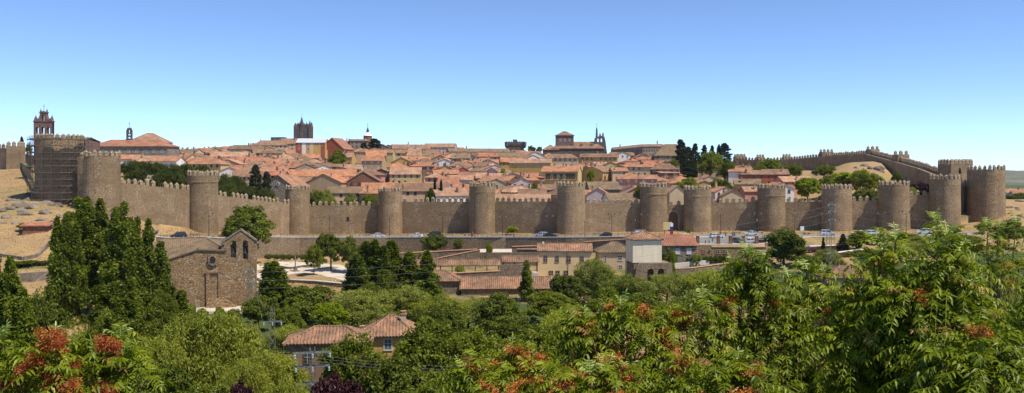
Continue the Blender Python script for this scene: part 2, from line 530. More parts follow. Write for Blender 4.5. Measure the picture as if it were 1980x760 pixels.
TOWN = [  # columns of the ground inside the wall
    (-900, [(345, 25), (450, 28), (700, 26), (1500, 0)]), (40, [(345, 25), (450, 28), (700, 28), (1500, 0)]), (70, [(275, 17), (330, 23), (450, 27), (700, 28), (1500, 0)]),
    (200, [(255, 14), (290, 16), (330, 18.5), (400, 26), (620, 31), (700, 31), (1500, 0)]),
    (330, [(275, 11), (300, 13), (330, 15.5), (400, 21.5), (500, 26), (620, 33), (700, 33), (1500, 0)]),
    (480, [(310, 7), (330, 9), (360, 11), (400, 14.5), (500, 24), (620, 37), (700, 38), (1500, 0)]),
    (640, [(325, 3.5), (345, 6), (400, 12), (500, 22.5), (620, 37.5), (700, 40), (1500, 0)]),
    (900, [(320, 3.5), (345, 6), (400, 12), (500, 21.5), (620, 34), (700, 36), (1500, 0)]),
    (1150, [(310, 4), (345, 7.5), (400, 13), (500, 22), (620, 33), (700, 34), (1500, 0)]),
    (1300, [(310, 4.5), (345, 8), (400, 14), (500, 23), (620, 32), (700, 32), (1500, 0)]),
    (1430, [(308, 4.5), (340, 8), (400, 15.5), (500, 20.5), (600, 24), (660, 22), (1500, -5)]),
    (1560, [(304, 4.5), (340, 8), (380, 14), (450, 19), (530, 23), (600, 22), (1500, -5)]),
    (1640, [(300, 4.5), (340, 9.5), (380, 18), (410, 23), (440, 26.2), (490, 26), (560, 18), (1500, -6)]),
    (1700, [(300, 4.5), (340, 10), (370, 15.5), (400, 21), (425, 26), (450, 27), (480, 26), (560, 16), (1500, -6)]),
    (1760, [(296, 4.5), (330, 10), (360, 14), (390, 16), (410, 18), (480, 14), (1500, -6)]),
    (1850, [(296, 6), (320, 11), (345, 12), (400, 10), (500, 3), (1500, -6)]),
    (1960, [(305, 8), (330, 11), (360, 9), (500, 4), (700, 2), (1500, -2)]),
    (2900, [(335, 10), (420, 7), (500, 4), (700, 2), (1500, -2)])]


def prof(lst, D):
    return tab(lst, D)


def cols(table, u, D, tail=None):
    def one(c):
        lst = table[c][1]
        if tail: lst = [p for p in lst if p[0] < tail[0] - 2] + [tail]
        return prof(lst, D)
    if u <= table[0][0]: return one(0)
    for i in range(len(table) - 1):
        if u <= table[i + 1][0]:
            t = (u - table[i][0]) / (table[i + 1][0] - table[i][0])
            return lerp(one(i), one(i + 1), t)
    return one(len(table) - 1)


def lump(x, y):
    return .35 * math.sin(x * .21 + y * .13) * math.sin(y * .17 - x * .08) + .18 * math.sin(x * .7 + 1.3) * math.sin(y * .63)


def gz(u, D):
    """ground height at photo column u and depth D"""
    rf, rz, rb = tab(ROAD, u, 1), tab(ROAD, u, 2), tab(ROAD, u, 3)
    dw, zb = tab(WALL, u, 1), tab(WALL, u, 2)
    if D <= rf:
        z = cols(VAL, u, D, (rf, rb))
        k = min(1, max(0, (rf - D) / 12)) * min(1, max(0, (D - 20) / 20))
        return z + lump(X(u, D), D) * k
    if D <= dw:
        r2 = rf + 10
        if D <= r2: return rz
        return lerp(rz, zb, (D - r2) / max(.1, dw - r2))
    return cols(TOWN, u, D)


def grid_sheet(name, us, rows, zfun, gfun, mat):
    """rows: list of functions u -> depth"""
    V = []; G = []
    for u in us:
        for r in rows:
            D = r(u)
            V.append((X(u, D), D, zfun(u, D))); G.append(gfun(u, D))
    n = len(rows); Fc = []
    for i in range(len(us) - 1):
        for j in range(n - 1):
            Fc.append((i * n + j, (i + 1) * n + j, (i + 1) * n + j + 1, i * n + j + 1))
    me = bpy.data.meshes.new(name); me.from_pydata(V, [], Fc); me.materials.append(mat)
    a = me.attributes.new('green', 'FLOAT', 'POINT'); a.data.foreach_set('value', G)
    me.polygons.foreach_set('use_smooth', [True] * len(Fc)); me.update()
    return me


US = [-900 + 14.0 * i for i in range(272)]


def green_val(u, D):
    g = .75
    if u < 330: g = lerp(.05, .75, max(0, min(1, (u - 180) / 150)))
    if D < 130: g = max(g, .8)
    if u < 180:
        if D > 176 and D < 182 and u > 10: g = .6
        if D > 250: g = .22
    if 480 < u < 700 and 205 < D: g = .12
    if 700 <= u < 1300 and D > 200: g = .45
    if u > 1480 and D > 225: g = .35
    if u > 1900 and D > 235: g = .1
    return g


def sheet_valley():
    rows = [(lambda u, t=t: lerp(-60, 60, t)) for t in [i / 14 for i in range(14)]]
    rows += [(lambda u, t=t: lerp(60, tab(ROAD, u, 1), t)) for t in [i / 70 for i in range(71)]]
    return grid_sheet('valley_ground', US, rows, lambda u, D: gz(u, min(D, tab(ROAD, u, 1) - 1e-4)), green_val, M['ground'])


struct('valley_ground', sheet_valley(), 'dry grassy valley ground below the town wall', 'ground')


def sheet_verge():
    rows = [lambda u: tab(ROAD, u, 1), lambda u: tab(ROAD, u, 1) + .001]
    rows += [(lambda u, t=t: lerp(tab(ROAD, u, 1) + 10, tab(WALL, u, 1) + 1.5, t)) for t in [i / 10 for i in range(11)]]
    rows += [lambda u: tab(WALL, u, 1) + 1.501]
    return grid_sheet('wall_verge_ground', US, rows, lambda u, D: cols(TOWN, u, D) if D > tab(WALL, u, 1) + 1.5005 else gz(u, min(D, tab(WALL, u, 1))) - (.03 if 270 < u < 1960 else 0), lambda u, D: .25 if u < 180 else .3, M['ground'])


struct('verge_ground', sheet_verge(), 'strip of dry ground between the road and the wall', 'ground')


def sheet_town():
    rows = [(lambda u, t=t: lerp(tab(WALL, u, 1) + 1.5, 700, t)) for t in [i / 60 for i in range(61)]]
    rows += [lambda u, d=d: d for d in (800, 1000, 1500, 2600, 4500, 9000)]
    return grid_sheet('town_hill', US, rows, lambda u, D: cols(TOWN, u, D) if D < 1500 else -6, lambda u, D: .9 if D > 430 and u > 1780 else (.08 if (1560 < u < 1780 or u > 1900) else .4), M['ground'])


struct('town_hill', sheet_town(), 'hill carrying the old town and the plain beyond', 'hill')


def hills():
    mb = MB(); us = range(-2600, 5200, 60); rows = [(2300, 0), (2600, .5), (2900, 1), (3400, .85), (4200, .2)]
    pts = []
    for u in us:
        h = 26 + 14 * math.sin(u * .0041 + 2) + 7 * math.sin(u * .013) + 3 * math.sin(u * .05)
        if 1700 < u < 2200: h = 40 + 6 * math.sin(u * .02 + .6)
        for D, k in rows:
            pts.append(((u - 990) / F * 2600, D, -7 + k * (h + 7 + 2 * math.sin(u * .11 + D))))
    n = len(rows); mb.v = pts
    for i in range(len(us) - 1):
        for j in range(n - 1):
            mb.f.append((i * n + j, (i + 1) * n + j, (i + 1) * n + j + 1, i * n + j + 1)); mb.mi.append(0)
    return mb.mesh('far_hills', M['hill'], True, False)


struct('far_hills', hills(), 'low scrub covered hills on the horizon', 'hills')


def strip(name, us, d0, d1, dz, mat, label, thick=.0, cat=None):
    mb = MB(); pr = None
    for u in us:
        a, b = d0(u), d1(u)
        za, zb = gz(u, a) + dz, gz(u, b) + dz
        cur = ((X(u, a), a, za), (X(u, b), b, zb))
        if pr:
            if thick:
                dn = lambda p: (p[0], p[1], p[2] - thick)
                mb.hexa([dn(pr[0]), dn(cur[0]), dn(cur[1]), dn(pr[1])], [pr[0], cur[0], cur[1], pr[1]])
            else:
                mb.quad(pr[0], cur[0], cur[1], pr[1])
        pr = cur
    return struct(name, mb.mesh(name, mat, False, False), label, cat)


def rng(a, b, s):
    r = []; x = a
    while x < b: r.append(x); x += s
    return r + [b]


RF = lambda u: tab(ROAD, u, 1)
DW = lambda u: tab(WALL, u, 1)
BACK = [(300, 8.6), (1200, 8.6), (1290, 22), (1310, 34), (1470, 34), (1520, 16), (1560, 8.6), (1960, 8.6)]
RBK = lambda u: min(RF(u) + tab(BACK, u), DW(u) - 7)


def bench_sheet(name, us, d0, d1, n, dz, mat, label):
    mb = MB(); P = []
    for u in us:
        P.append([(X(u, D), D, gz(u, D) + dz) for D in [lerp(d0(u), d1(u), j / n) for j in range(n + 1)]])
    for a, b in zip(P, P[1:]):
        for j in range(n): mb.quad(a[j], b[j], b[j + 1], a[j + 1])
    return struct(name, mb.mesh(name, mat, False, False), label)


bench_sheet('road', rng(296, 1960, 12), lambda u: RF(u) + 1.9, RBK, 6, .012, M['asphalt'], 'grey asphalt road running along the foot of the wall')
strip('road_pavement', rng(296, 1960, 12), lambda u: RF(u) + .35, lambda u: RF(u) + 1.85, .13, M['kerb'], 'pale raised pavement along the outer road edge', .2, 'pavement')
strip('road_kerb', rng(296, 1960, 12), lambda u: RBK(u) + .03, lambda u: RBK(u) + .3, .12, M['kerb'], 'pale granite kerb along the inner road edge', .3, 'kerb')
strip('road_marking', rng(300, 1280, 9), lambda u: lerp(RF(u) + 1.9, RBK(u), .5) - .1, lambda u: lerp(RF(u) + 1.9, RBK(u), .5) + .1, .018, M['paint'], 'white painted centre line of the road', 0, 'road marking')
strip('road_edge_marking', rng(300, 1950, 12), lambda u: RF(u) + 2.3, lambda u: RF(u) + 2.5, .018, M['paint'], 'white painted edge line of the road', 0, 'road marking')
# traffic island on the little square
strip('traffic_island', rng(1334, 1392, 6), lambda u: 277.5, lambda u: 279.5, .14, M['kerb'], 'low kerbed traffic island on the square', .2)


# ================================================================ the wall
def merlon_mesh(w, h, t, name='merlon'):
    mb = MB(); b = h * .62
    mb.hexa([(-w / 2, -t / 2, 0), (w / 2, -t / 2, 0), (w / 2, t / 2, 0), (-w / 2, t / 2, 0)], [(-w / 2, -t / 2, b), (w / 2, -t / 2, b), (w / 2, t / 2, b), (-w / 2, t / 2, b)])
    mb.hexa([(-w / 2 - .05, -t / 2 - .05, b + .002), (w / 2 + .05, -t / 2 - .05, b + .002), (w / 2 + .05, t / 2 + .05, b + .002), (-w / 2 - .05, t / 2 + .05, b + .002)],
            [(-w * .1, -t * .1, h), (w * .1, -t * .1, h), (w * .1, t * .1, h), (-w * .1, t * .1, h)])
    return mb.mesh(name, M['wall_top'], False, False)


MER = merlon_mesh(1.15, 1.75, .6)
MER_T = merlon_mesh(.82, 1.7, .55)
MER_F = merlon_mesh(1.25, 1.9, .7)


def curtain(p0, p1, zb0, zb1, zt0, zt1, label, thick=2.8, mer=MER, gap=2.05, cat='town wall', group='stretches of town wall', walk_side=1, door=None, mh=1.75, parapet=.6, skip=(0, 0)):
    """stretch of wall; p = (x, y) of the outer face, outer side on the right hand of p0->p1 ; zt = merlon tips"""
    a, b = Vector((*p0, 0)), Vector((*p1, 0)); d = (b - a); Ln = d.length; d.normalize()
    n = Vector((-d.y, d.x, 0))      # inward
    root = thing('town_wall', label, cat, (p0[0], p0[1], zb0), math.atan2(d.y, d.x), group)
    mb = MB(); k = max(1, int(Ln / 4))
    for i in range(k):
        s, e = Ln * i / k, Ln * (i + 1) / k
        Z = lambda q, A, B: lerp(A, B, q / Ln) - zb0
        bs, be = Z(s, zb0, zb1) - 3, Z(e, zb0, zb1) - 3
        ts, te = Z(s, zt0, zt1) - mh - .95, Z(e, zt0, zt1) - mh - .95
        mb.hexa([(s, 0, bs), (e, 0, be), (e, thick, be), (s, thick, bs)], [(s, 0, ts), (e, 0, te), (e, thick, te), (s, thick, ts)])
        y1 = parapet
        mb.hexa([(s, 0, ts), (e, 0, te), (e, y1, te), (s, y1, ts)], [(s, 0, ts + .95), (e, 0, te + .95), (e, y1, te + .95), (s, y1, ts + .95)])
    mb.build('masonry', M['wall'], root, uv=False)
    m = int((Ln - skip[0] - skip[1]) / gap)
    for i in range(m):
        if random.random() < .03: continue
        q = skip[0] + (i + .5) * (Ln - skip[0] - skip[1]) / m
        o = obj('merlon', mer, root, (q, parapet / 2, lerp(zt0, zt1, q / Ln) - zb0 - mh + random.uniform(-.05, .03) + .003))
        o.scale = (1 + random.uniform(-.14, .1), 1, 1 + random.uniform(-.22, .08))
    return root


def round_tower(u, D, r, zb, zt, label, taper=1.05, mh=1.7, group='round towers of the town wall'):
    x = X(u, D)
    root = thing('wall_tower', label, 'tower', (x, D, zb), 0, group)
    H = zt - zb - mh; h2 = H - random.uniform(2.0, 3.0); bw = random.choice((.03, .06, .12, .02))
    mb = MB()
    prof_ = [(r * taper, -4), (r * taper, 0), (r * lerp(taper, 1, .5), h2 * .4), (r, h2 * .8), (r, h2), (r + bw, h2 + .12), (r + bw, h2 + .5), (r + bw * .4, h2 + .6), (r + bw * .5, H), (r - .55, H), (r - .55, H - 1.3), (.01, H - 1.3)]
    mb.lathe(prof_, seg=40, jit=.006, cap=False)
    mb.build('masonry', M['wall'], root, uv=False)
    n = max(9, int(2 * PI * r / 1.5))
    for i in range(n):
        a = 2 * PI * i / n - PI / 2
        o = obj('merlon', MER_T, root, ((r - .22) * math.cos(a), (r - .22) * math.sin(a), H + .003 + random.uniform(-.06, .02)), a + PI / 2)
        o.scale = (1, 1, 1 + random.uniform(-.25, .1))
    return root


TOW = [  # left px, right px, top y, depth, base z
    (164, 231, 290, 247, 10), (363, 421, 329, 277, 2.4), (552, 599, 357, 322, -1.8), (731, 778, 361, 324, -1.8), (907, 958, 351, 314, -.8),
    (1077, 1132, 350, 302, -.2), (1237, 1290, 352, 304, .6), (1322, 1375, 357, 303, .6), (1465, 1518, 354, 299, 1), (1589, 1646, 355, 294, 1.4),
    (1700, 1757, 348, 291, 1.8), (1799, 1855, 336, 289, 2.4), (1873, 1940, 319, 298, 4)]
ORD = ['first', 'second', 'third', 'fourth', 'fifth', 'sixth', 'seventh', 'eighth', 'ninth', 'tenth', 'eleventh', 'twelfth', 'corner']
TDESC = ['wide round tower rising beside the scaffolded tower, above the tall poplars', 'round tower with corbelled top above the black car and the chapel roof', 'slim round tower below the grey gabled house with a round window',
         'slim pale round tower behind the silver hatchback on the road', 'round tower behind the parked motor scooter, rubble at its foot',
         'round tower behind the yellow house with balconies, rubble at its foot', 'tower on the nearer flank of the arched gate, behind the cream signboard',
         'gate tower behind the white people carrier on the square', 'round tower behind the parked silver saloon and the square', 'round tower behind the tall lattice pylon',
         'round tower in front of the straw coloured mound', 'round tower beside the narrow cypress next to the corner tower', 'largest round tower at the wall corner above the rocky slope']
TX = []
for i, (a, b, yt, D, zb) in enumerate(TOW):
    uc = (a + b) / 2; r = (b - a) / 2 / F * (D - 2) * .985
    TX.append((X(uc, D), D, r, uc, zb))
    round_tower(uc, D, r, zb, ZY(yt, D - r * .6), TDESC[i], 1.09 if i == 0 else random.uniform(1.01, 1.06))
CT = [  # merlon tip rows at both ends
    (341, 357), (366, 386), (388, 388), (381, 381), (380, 380), (383, 383), (386, 386), (383, 380), (381, 379), (379, 377), (368, 366), (352, 349)]
CD = ['stretch of wall sloping down from the first round tower above rocks', 'stretch of wall behind the bushy tree beside the chapel bell gable', 'stretch of wall with a small dark hole, shaded, behind the silver hatchback',
      'darkest stretch of wall, behind the white saloon and dark van', 'stretch of wall with a bright green shrub at its foot', 'stretch of wall behind the small dark hatchback on the road',
      'short stretch of wall pierced by the arched gate', 'stretch of wall behind the silver estate car on the square', 'stretch of wall just left of the lattice pylon, behind benches',
      'stretch of wall behind two silver cars parked close together', 'stretch of wall behind the silver off-roader parked alone', 'short stretch of wall tucked behind the narrow cypress at the corner']
for i, (ya, yb) in enumerate(CT):
    A, B = TX[i], TX[i + 1]
    off = 1.0
    if i == 11: off = 8
    D0, D1 = A[1] + 1, B[1] + off
    ga, gb = A[2] * .9, B[2] * .9
    dx = B[0] - A[0]; L = math.hypot(dx, D1 - D0)
    t0, t1 = ga / L, 1 - gb / L
    pa = (lerp(A[0], B[0], t0), lerp(D0, D1, t0)); pb = (lerp(A[0], B[0], t1), lerp(D0, D1, t1))
    za, zb_ = ZY(ya, pa[1]), ZY(yb, pb[1])
    b0, b1 = tab(WALL, U(*pa), 2), tab(WALL, U(*pb), 2)
    root = curtain(pa, pb, b0, b1, za, zb_, CD[i], skip=(.6, .6))
    if i == 2:
        q = L * .42
        mb = MB(); mb.box((q, -.01, 5.4), (1.0, .06, 1.6)); mb.build('loophole', M['glass'], root)
    if i == 6:   # the gate: arched niche, its door leaf and a round-headed surround
        Lg = math.hypot(pb[0] - pa[0], pb[1] - pa[1])
        me = curve_plate([arch(0, 0, 4.2, 7.2), arch(0, .02, 3.2, 6.6)], .5); me.materials.append(M['wall_top'])
        obj('gate_arch', me, root, (Lg * .42, -.2, 0))
        me = curve_plate([arch(0, 0, 3.2, 6.6)], .1); me.materials.append(M['frame_dark'])
        obj('gate_door', me, root, (Lg * .42, -.03, 0))

# stretch joining the scaffolded tower and the first tower
curtain((X(150, 251), 251), (X(178, 249), 249), 11, 10.5, ZY(292, 250), ZY(300, 249), 'short stretch of wall between scaffolding and the first round tower')
# scaffolded tower
def scaffold_tower():
    u, D = 116, 258; x = X(u, D); zb = 12.5; zt = ZY(258, 252); r = 6.3
    root = thing('wall_tower', 'tower wrapped in scaffolding below the tall brick belfry', 'tower', (x, D, zb), 0, 'round towers of the town wall')
    H = zt - zb - 1.7
    mb = MB(); mb.lathe([(r * 1.04, -4), (r, H * .6), (r, H), (r - .6, H), (r - .6, H - 1.3), (.01, H - 1.3)], seg=36, jit=.006, cap=False)
    mb.build('masonry', M['wall'], root, uv=False)
    n = 26
    for i in range(n):
        a = 2 * PI * i / n
        obj('merlon', MER, root, ((r - .25) * math.cos(a), (r - .25) * math.sin(a), H), a + PI / 2)
    s = thing('scaffolding', 'tube and plank scaffolding wrapped round a wall tower', 'scaffolding', (x, D, zb - 1.5))
    ring = [(-6.9, 4), (-6.9, -3), (-3.6, -6.8), (3.8, -7.0), (6.6, -4.2), (6.9, 3)]
    lev = 10; hh = (H + 1.5) / lev
    def off(p, k): return (p[0] * k, p[1] * k)
    for l in range(1, lev + 1):
        dk = MB(); lg = MB()
        for a, b in zip(ring, ring[1:]):
            a2, b2 = off(a, 1.13), off(b, 1.13); z = l * hh
            dk.hexa([(*a, z), (*a2, z), (*b2, z), (*b, z)][::-1], [(*a, z + .09), (*a2, z + .09), (*b2, z + .09), (*b, z + .09)][::-1])
            for zz in (.55, 1.05):
                lg.tube([(*a2, z + zz), (*b2, z + zz)], .035)
            # toe board
            lg.hexa([(*a2, z), (*off(a2, 1.006), z), (*off(b2, 1.006), z), (*b2, z)][::-1], [(*a2, z + .25), (*off(a2, 1.006), z + .25), (*off(b2, 1.006), z + .25), (*b2, z + .25)][::-1])
        dk.build('deck', M['plank'], s, uv=False); lg.build('guard_rail', M['tube'], s, uv=False)
    for a, b in zip(ring, ring[1:]):
        d = math.hypot(b[0] - a[0], b[1] - a[1]); k = max(1, round(d / 2.4))
        for i in range(k + 1):
            if i == k and b != ring[-1]: continue
            p = (lerp(a[0], b[0], i / k), lerp(a[1], b[1], i / k))
            for kk in (1.005, 1.125):
                mb = MB(); q = off(p, kk); mb.tube([(*q, -1), (*q, H + 2.6)], .055)
                mb.build('standard', M['tube'], s, uv=False)
        for i in range(0, lev - 1, 2):
            mb = MB(); a2, b2 = off(a, 1.13), off(b, 1.13)
            mb.tube([(*a2, i * hh), (*b2, (i + 2) * hh)], .045); mb.build('brace', M['tube'], s, uv=False)


scaffold_tower()
# far stretch at the left edge with its end tower
curtain((X(-330, 395), 395), (X(18, 335), 335), 23.5, 23, ZY(272, 395), ZY(277, 335), 'far wall on the grassy ridge ending in a square tower', mer=MER_F, gap=2.6, mh=1.9)
sq = thing('wall_tower', 'squat square tower ending the far wall on the ridge', 'tower', (X(28, 336), 337, 18.9), .18)
mb = MB(); mb.box((0, 0, 5.4), (5, 5, 13)); mb.build('masonry', M['wall'], sq, uv=False)
for i in (-1, 0, 1):
    obj('merlon', MER_F, sq, (i * 1.85, -2.1, 11.9)); obj('merlon', MER_F, sq, (2.1, i * 1.8, 11.9), PI / 2)
curtain((X(40, 352), 352), (X(66, 348), 348), 24, 23, ZY(289, 352), ZY(291, 348), 'low shaded wall between the square tower and scaffolding', mer=MER_F, gap=2.6, mh=1.9)
mb = MB(); mb.box((0, 0, .4), (4.5, .08, 1.1), 0)
for i in range(4): mb.tube([(-2.2 + 1.46 * i, -.07, -.5), (-2.2 + 1.46 * i, -.07, 1)], .04, mi=1)
tag(mb.build('site_fence', [M['net'], M['tube']], None, (X(50, 330), 330, 23.4)), 'green site netting fence below the ridge wall', 'fence')

# north wall climbing over the hill: (column, depth, merlon tip row)
NW = [(1893, 318, 336), (1838, 338, 331), (1790, 372, 314), (1743, 412, 302), (1688, 465, 289), (1598, 515, 295), (1520, 548, 303), (1470, 565, 304), (1424, 580, 302)]
NL = ['lowest stretch of the climbing wall, behind the corner tower', 'climbing wall stretch beside the rectangular crenellated tower', 'climbing wall stretch with sandy walkway below the crest', 'topmost climbing wall stretch reaching the crest of the hill',
      'crest wall stretch directly above the straw coloured mound', 'long far wall stretch sinking behind the green trees', 'far wall stretch between two tiny turrets', 'farthest wall stretch beside the black conifers']
for i in range(len(NW) - 1):
    (u0, d0, y0), (u1, d1, y1) = NW[i], NW[i + 1]
    # outer side lies to the north/east: far side from the camera
    a, b = (X(u0, d0), d0), (X(u1, d1), d1)
    zt0, zt1 = ZY(y0, d0), ZY(y1, d1)
    hb = 12.5
    curtain(b, a, zt1 - hb, zt0 - hb, zt1, zt0, NL[i], 3.4, MER_F, 2.35, mh=1.9) if False else None
    # built so that the crenellated parapet is on the far edge of the walkway
    root = curtain(a, b, zt0 - hb, zt1 - hb, zt0, zt1, NL[i], 3.6, MER_F, 2.35, mh=1.9)
    inner = MB(); Ln = math.hypot(b[0] - a[0], b[1] - a[1]); dz = zt1 - zt0
    t0 = hb - 1.9 - .95
    inner.hexa([(0, 3.1, t0), (Ln, 3.1, t0 + dz), (Ln, 3.6, t0 + dz), (0, 3.6, t0)], [(0, 3.1, t0 + .5), (Ln, 3.1, t0 + dz + .5), (Ln, 3.6, t0 + dz + .5), (0, 3.6, t0 + .5)])
    inner.build('inner_kerb', M['wall_top'], root, uv=False)
NT = [(1688, 465, 282, 5, 'turret on the crest where the climbing wall bends'), (1743, 412, 291, 5.5, 'turret on the climbing wall just below the crest'), (1598, 516, 288, 6.5, 'square turret on the far wall over the mound'),
      (1521, 549, 297, 4, 'tiny turret midway along the far wall'), (1470, 566, 298, 4, 'tiny turret close to the farthest wall end'), (1430, 582, 297, 7, 'square turret closing the far wall by conifers')]
for u, D, y, w, lab in NT:
    zt = ZY(y, D)
    t = thing('wall_turret', lab, 'turret', (X(u, D) + .6, D + 2.0, zt - 12), random.uniform(-.1, .3), 'turrets of the far wall')
    mb = MB(); mb.box((0, 0, 4.2), (w, w, 12)); mb.build('masonry', M['wall'], t, uv=False)
    k = max(2, int(w / 1.9))
    for i in range(k):
        q = (i + .5) * w / k - w / 2
        for yy in (-w / 2 + .35, w / 2 - .35): obj('merlon', MER_F, t, (q, yy, 10.2))
# rectangular tower behind the corner
t = thing('wall_tower', 'rectangular tower standing behind the corner tower, tallest on its stretch', 'tower', (X(1855, 322), 325, 8), .12)
mb = MB(); mb.box((0, 0, 6.4), (8.6, 8, 18.9)); mb.build('masonry', M['wall'], t, uv=False)
for i in range(6):
    for yy in (-3.7, 3.7): obj('merlon', MER_F, t, (-3.6 + i * 1.44, yy, 15.86))
for i in range(3):
    for xx in (-4, 4): obj('merlon', MER_F, t, (xx, -1.8 + i * 1.8, 15.86), PI / 2)

# retaining wall under the road
def retaining(u0, u1, label, top=.75):
    root = thing('retaining_wall', label, 'retaining wall', (X(u0, RF(u0)), RF(u0), gz(u0, RF(u0) - 1)), 0)
    L0 = root.location; mb = MB(); cp = MB(); pr = None
    for u in rng(u0, u1, 10):
        D = RF(u) - .25
        P = lambda dd, z: (X(u, D) - L0.x, D + dd - L0.y, z - L0.z)
        zt = tab(ROAD, u, 2) + top; zb = tab(ROAD, u, 3) - 2
        cur = (P(0, zb), P(.55, zb), P(0, zt), P(.55, zt), P(-.08, zt), P(.63, zt), P(-.08, zt + .16), P(.63, zt + .16))
        if pr:
            mb.hexa([pr[0], cur[0], cur[1], pr[1]], [pr[2], cur[2], cur[3], pr[3]])
            cp.hexa([pr[4], cur[4], cur[5], pr[5]], [pr[6], cur[6], cur[7], pr[7]])
        pr = cur
    mb.build('masonry', M['retain'], root, uv=False); cp.build('coping', M['kerb'], root, uv=False)
    return root


retaining(300, 500, 'road retaining wall behind the chapel roof', .2)
retaining(500, 925, 'long stone retaining wall above the park plaza', .2)
retaining(925, 1285, 'stone retaining wall above the yellow house', .2)
retaining(1480, 1545, 'low retaining wall beside the dark round tree', .2)
# ================================================================ houses
def window_mesh(name, w, h, frame, glass, depth=.07, bar=True):
    mb = MB(); t = .12
    mb.box((-w / 2 + t / 2, -depth / 2, h / 2), (t, depth, h)); mb.box((w / 2 - t / 2, -depth / 2, h / 2), (t, depth, h))
    mb.box((0, -depth / 2, t / 2 - .02), (w + .16, depth + .06, t)); mb.box((0, -depth / 2, h - t / 2 + .02), (w - .002, depth + .01, t))
    if bar: mb.box((0, -.03, h / 2), (.07, .04, h - 2 * t))
    mb.box((0, -.012, h / 2), (w - .2, .03, h - .2), mi=1)
    return mb.mesh(name, [frame, glass], False, False)


WM = [window_mesh('window', 1.05, 1.45, M['frame_pale'], M['glass']), window_mesh('window', 1.0, 1.4, M['frame_dark'], M['glass']),
      window_mesh('window', 1.15, 1.3, M['frame_pale'], M['shutter'], bar=False), window_mesh('window', 1.1, 1.45, M['frame_pale'], M['glass_blue']),
      window_mesh('window', 1.0, 2.0, M['frame_dark'], M['glass'])]


def chimney_mesh(h=1.5, m='brick'):
    mb = MB(); mb.box((0, 0, h / 2 - .5), (.75, .6, h + 1)); mb.box((0, 0, h + .07), (.95, .8, .14), mi=1)
    mb.box((0, 0, h + .3), (.5, .4, .3), mi=0); mb.box((0, 0, h + .5), (.8, .7, .08), mi=1)
    return mb.mesh('chimney', [M[m], M['coping']], False, False)


CHM = [chimney_mesh(1.3, 'brick'), chimney_mesh(1.7, 'w_tan'), chimney_mesh(1.1, 'w_cream')]


def roof_mb(w, d, ze, rise, kind, o=.45, th=.2, mb=None, mi=0, hipx=None):
    mb = mb or MB(); hw, hd = w / 2, d / 2; k = rise / hd
    if kind == 'gable':
        poly = [(-hd - o, ze - o * k), (-hd - o, ze - o * k - th), (0, ze + rise - th), (hd + o, ze - o * k - th), (hd + o, ze - o * k), (0, ze + rise)]
        mb.prism(poly, 'x', -hw - o * .6, hw + o * .6, mi)
    elif kind == 'mono':
        mb.hexa([(-hw - o, -hd - o, ze - th), (hw + o, -hd - o, ze - th), (hw + o, hd + o, ze + rise - th), (-hw - o, hd + o, ze + rise - th)],
                [(-hw - o, -hd - o, ze), (hw + o, -hd - o, ze), (hw + o, hd + o, ze + rise), (-hw - o, hd + o, ze + rise)], mi)
    elif kind == 'flat':
        mb.box((0, 0, ze + .15), (w + .3, d + .3, .3), mi=mi)
    else:
        X0, Y0, z0 = hw + o, hd + o, ze - o * k
        hx = min(hipx if hipx is not None else hd, hw - .01)
        rx = max(.02, hw - hx)
        b = [(-X0, -Y0, z0), (X0, -Y0, z0), (X0, Y0, z0), (-X0, Y0, z0)]
        rl, rr = (-rx, 0, ze + rise), (rx, 0, ze + rise)
        dn = lambda p: (p[0], p[1], p[2] - th)
        mb.quad(b[0], b[1], rr, rl, mi=mi); mb.quad(b[2], b[3], rl, rr, mi=mi)
        mb.quad(b[1], b[2], rr, mi=mi); mb.quad(b[3], b[0], rl, mi=mi)
        for i in range(4): mb.quad(dn(b[i]), dn(b[(i + 1) % 4]), b[(i + 1) % 4], b[i], mi=mi)
        mb.quad(*[dn(p) for p in b[::-1]], mi=mi)
    return mb


def corr(mb, A, B, up, S, c=0.0, dd=None, per=.46, amp=.1, mi=0):
    """rows of real half-round tiles on one roof slope: eave A->B, unit vector up the slope, slope length S, hips start at c / dd along the eave"""
    A, B, up = Vector(A), Vector(B), Vector(up).normalized(); e = B - A; L = e.length; e.normalize(); nrm = e.cross(up)
    if nrm.z < 0: nrm = -nrm
    if dd is None: dd = L
    n = int(L / per)
    for i in range(n):
        x0, x1 = i * L / n, (i + 1) * L / n; xm = (x0 + x1) / 2
        vm = S
        if c > 0 and xm < c: vm = S * xm / c
        if dd < L and xm > dd: vm = min(vm, S * (L - xm) / (L - dd))
        if vm < .25: continue
        st = [(x0 + (x1 - x0) * f, h) for f, h in ((0.02, .005), (.18, .75), (.36, 1), (.54, .75), (.72, .005), (.99, .004))]
        seg = max(1, int(vm / .8)); pts = []
        for k in range(seg + 1):
            v = vm * k / seg - .06
            pts.append([A + e * x + up * v + nrm * (amp * h + .012 + .03 * (k % 2) * 0 + random.uniform(-.012, .012)) for x, h in st])
        for k in range(seg):
            for j in range(5): mb.quad(pts[k][j], pts[k][j + 1], pts[k + 1][j + 1], pts[k + 1][j], mi=mi)
    return mb


def ridge_tiles(mb, p, q, r=.16, mi=0):
    mb.tube([Vector(p) + Vector((0, 0, .05)), Vector(q) + Vector((0, 0, .05))], r, r, 6, mi)


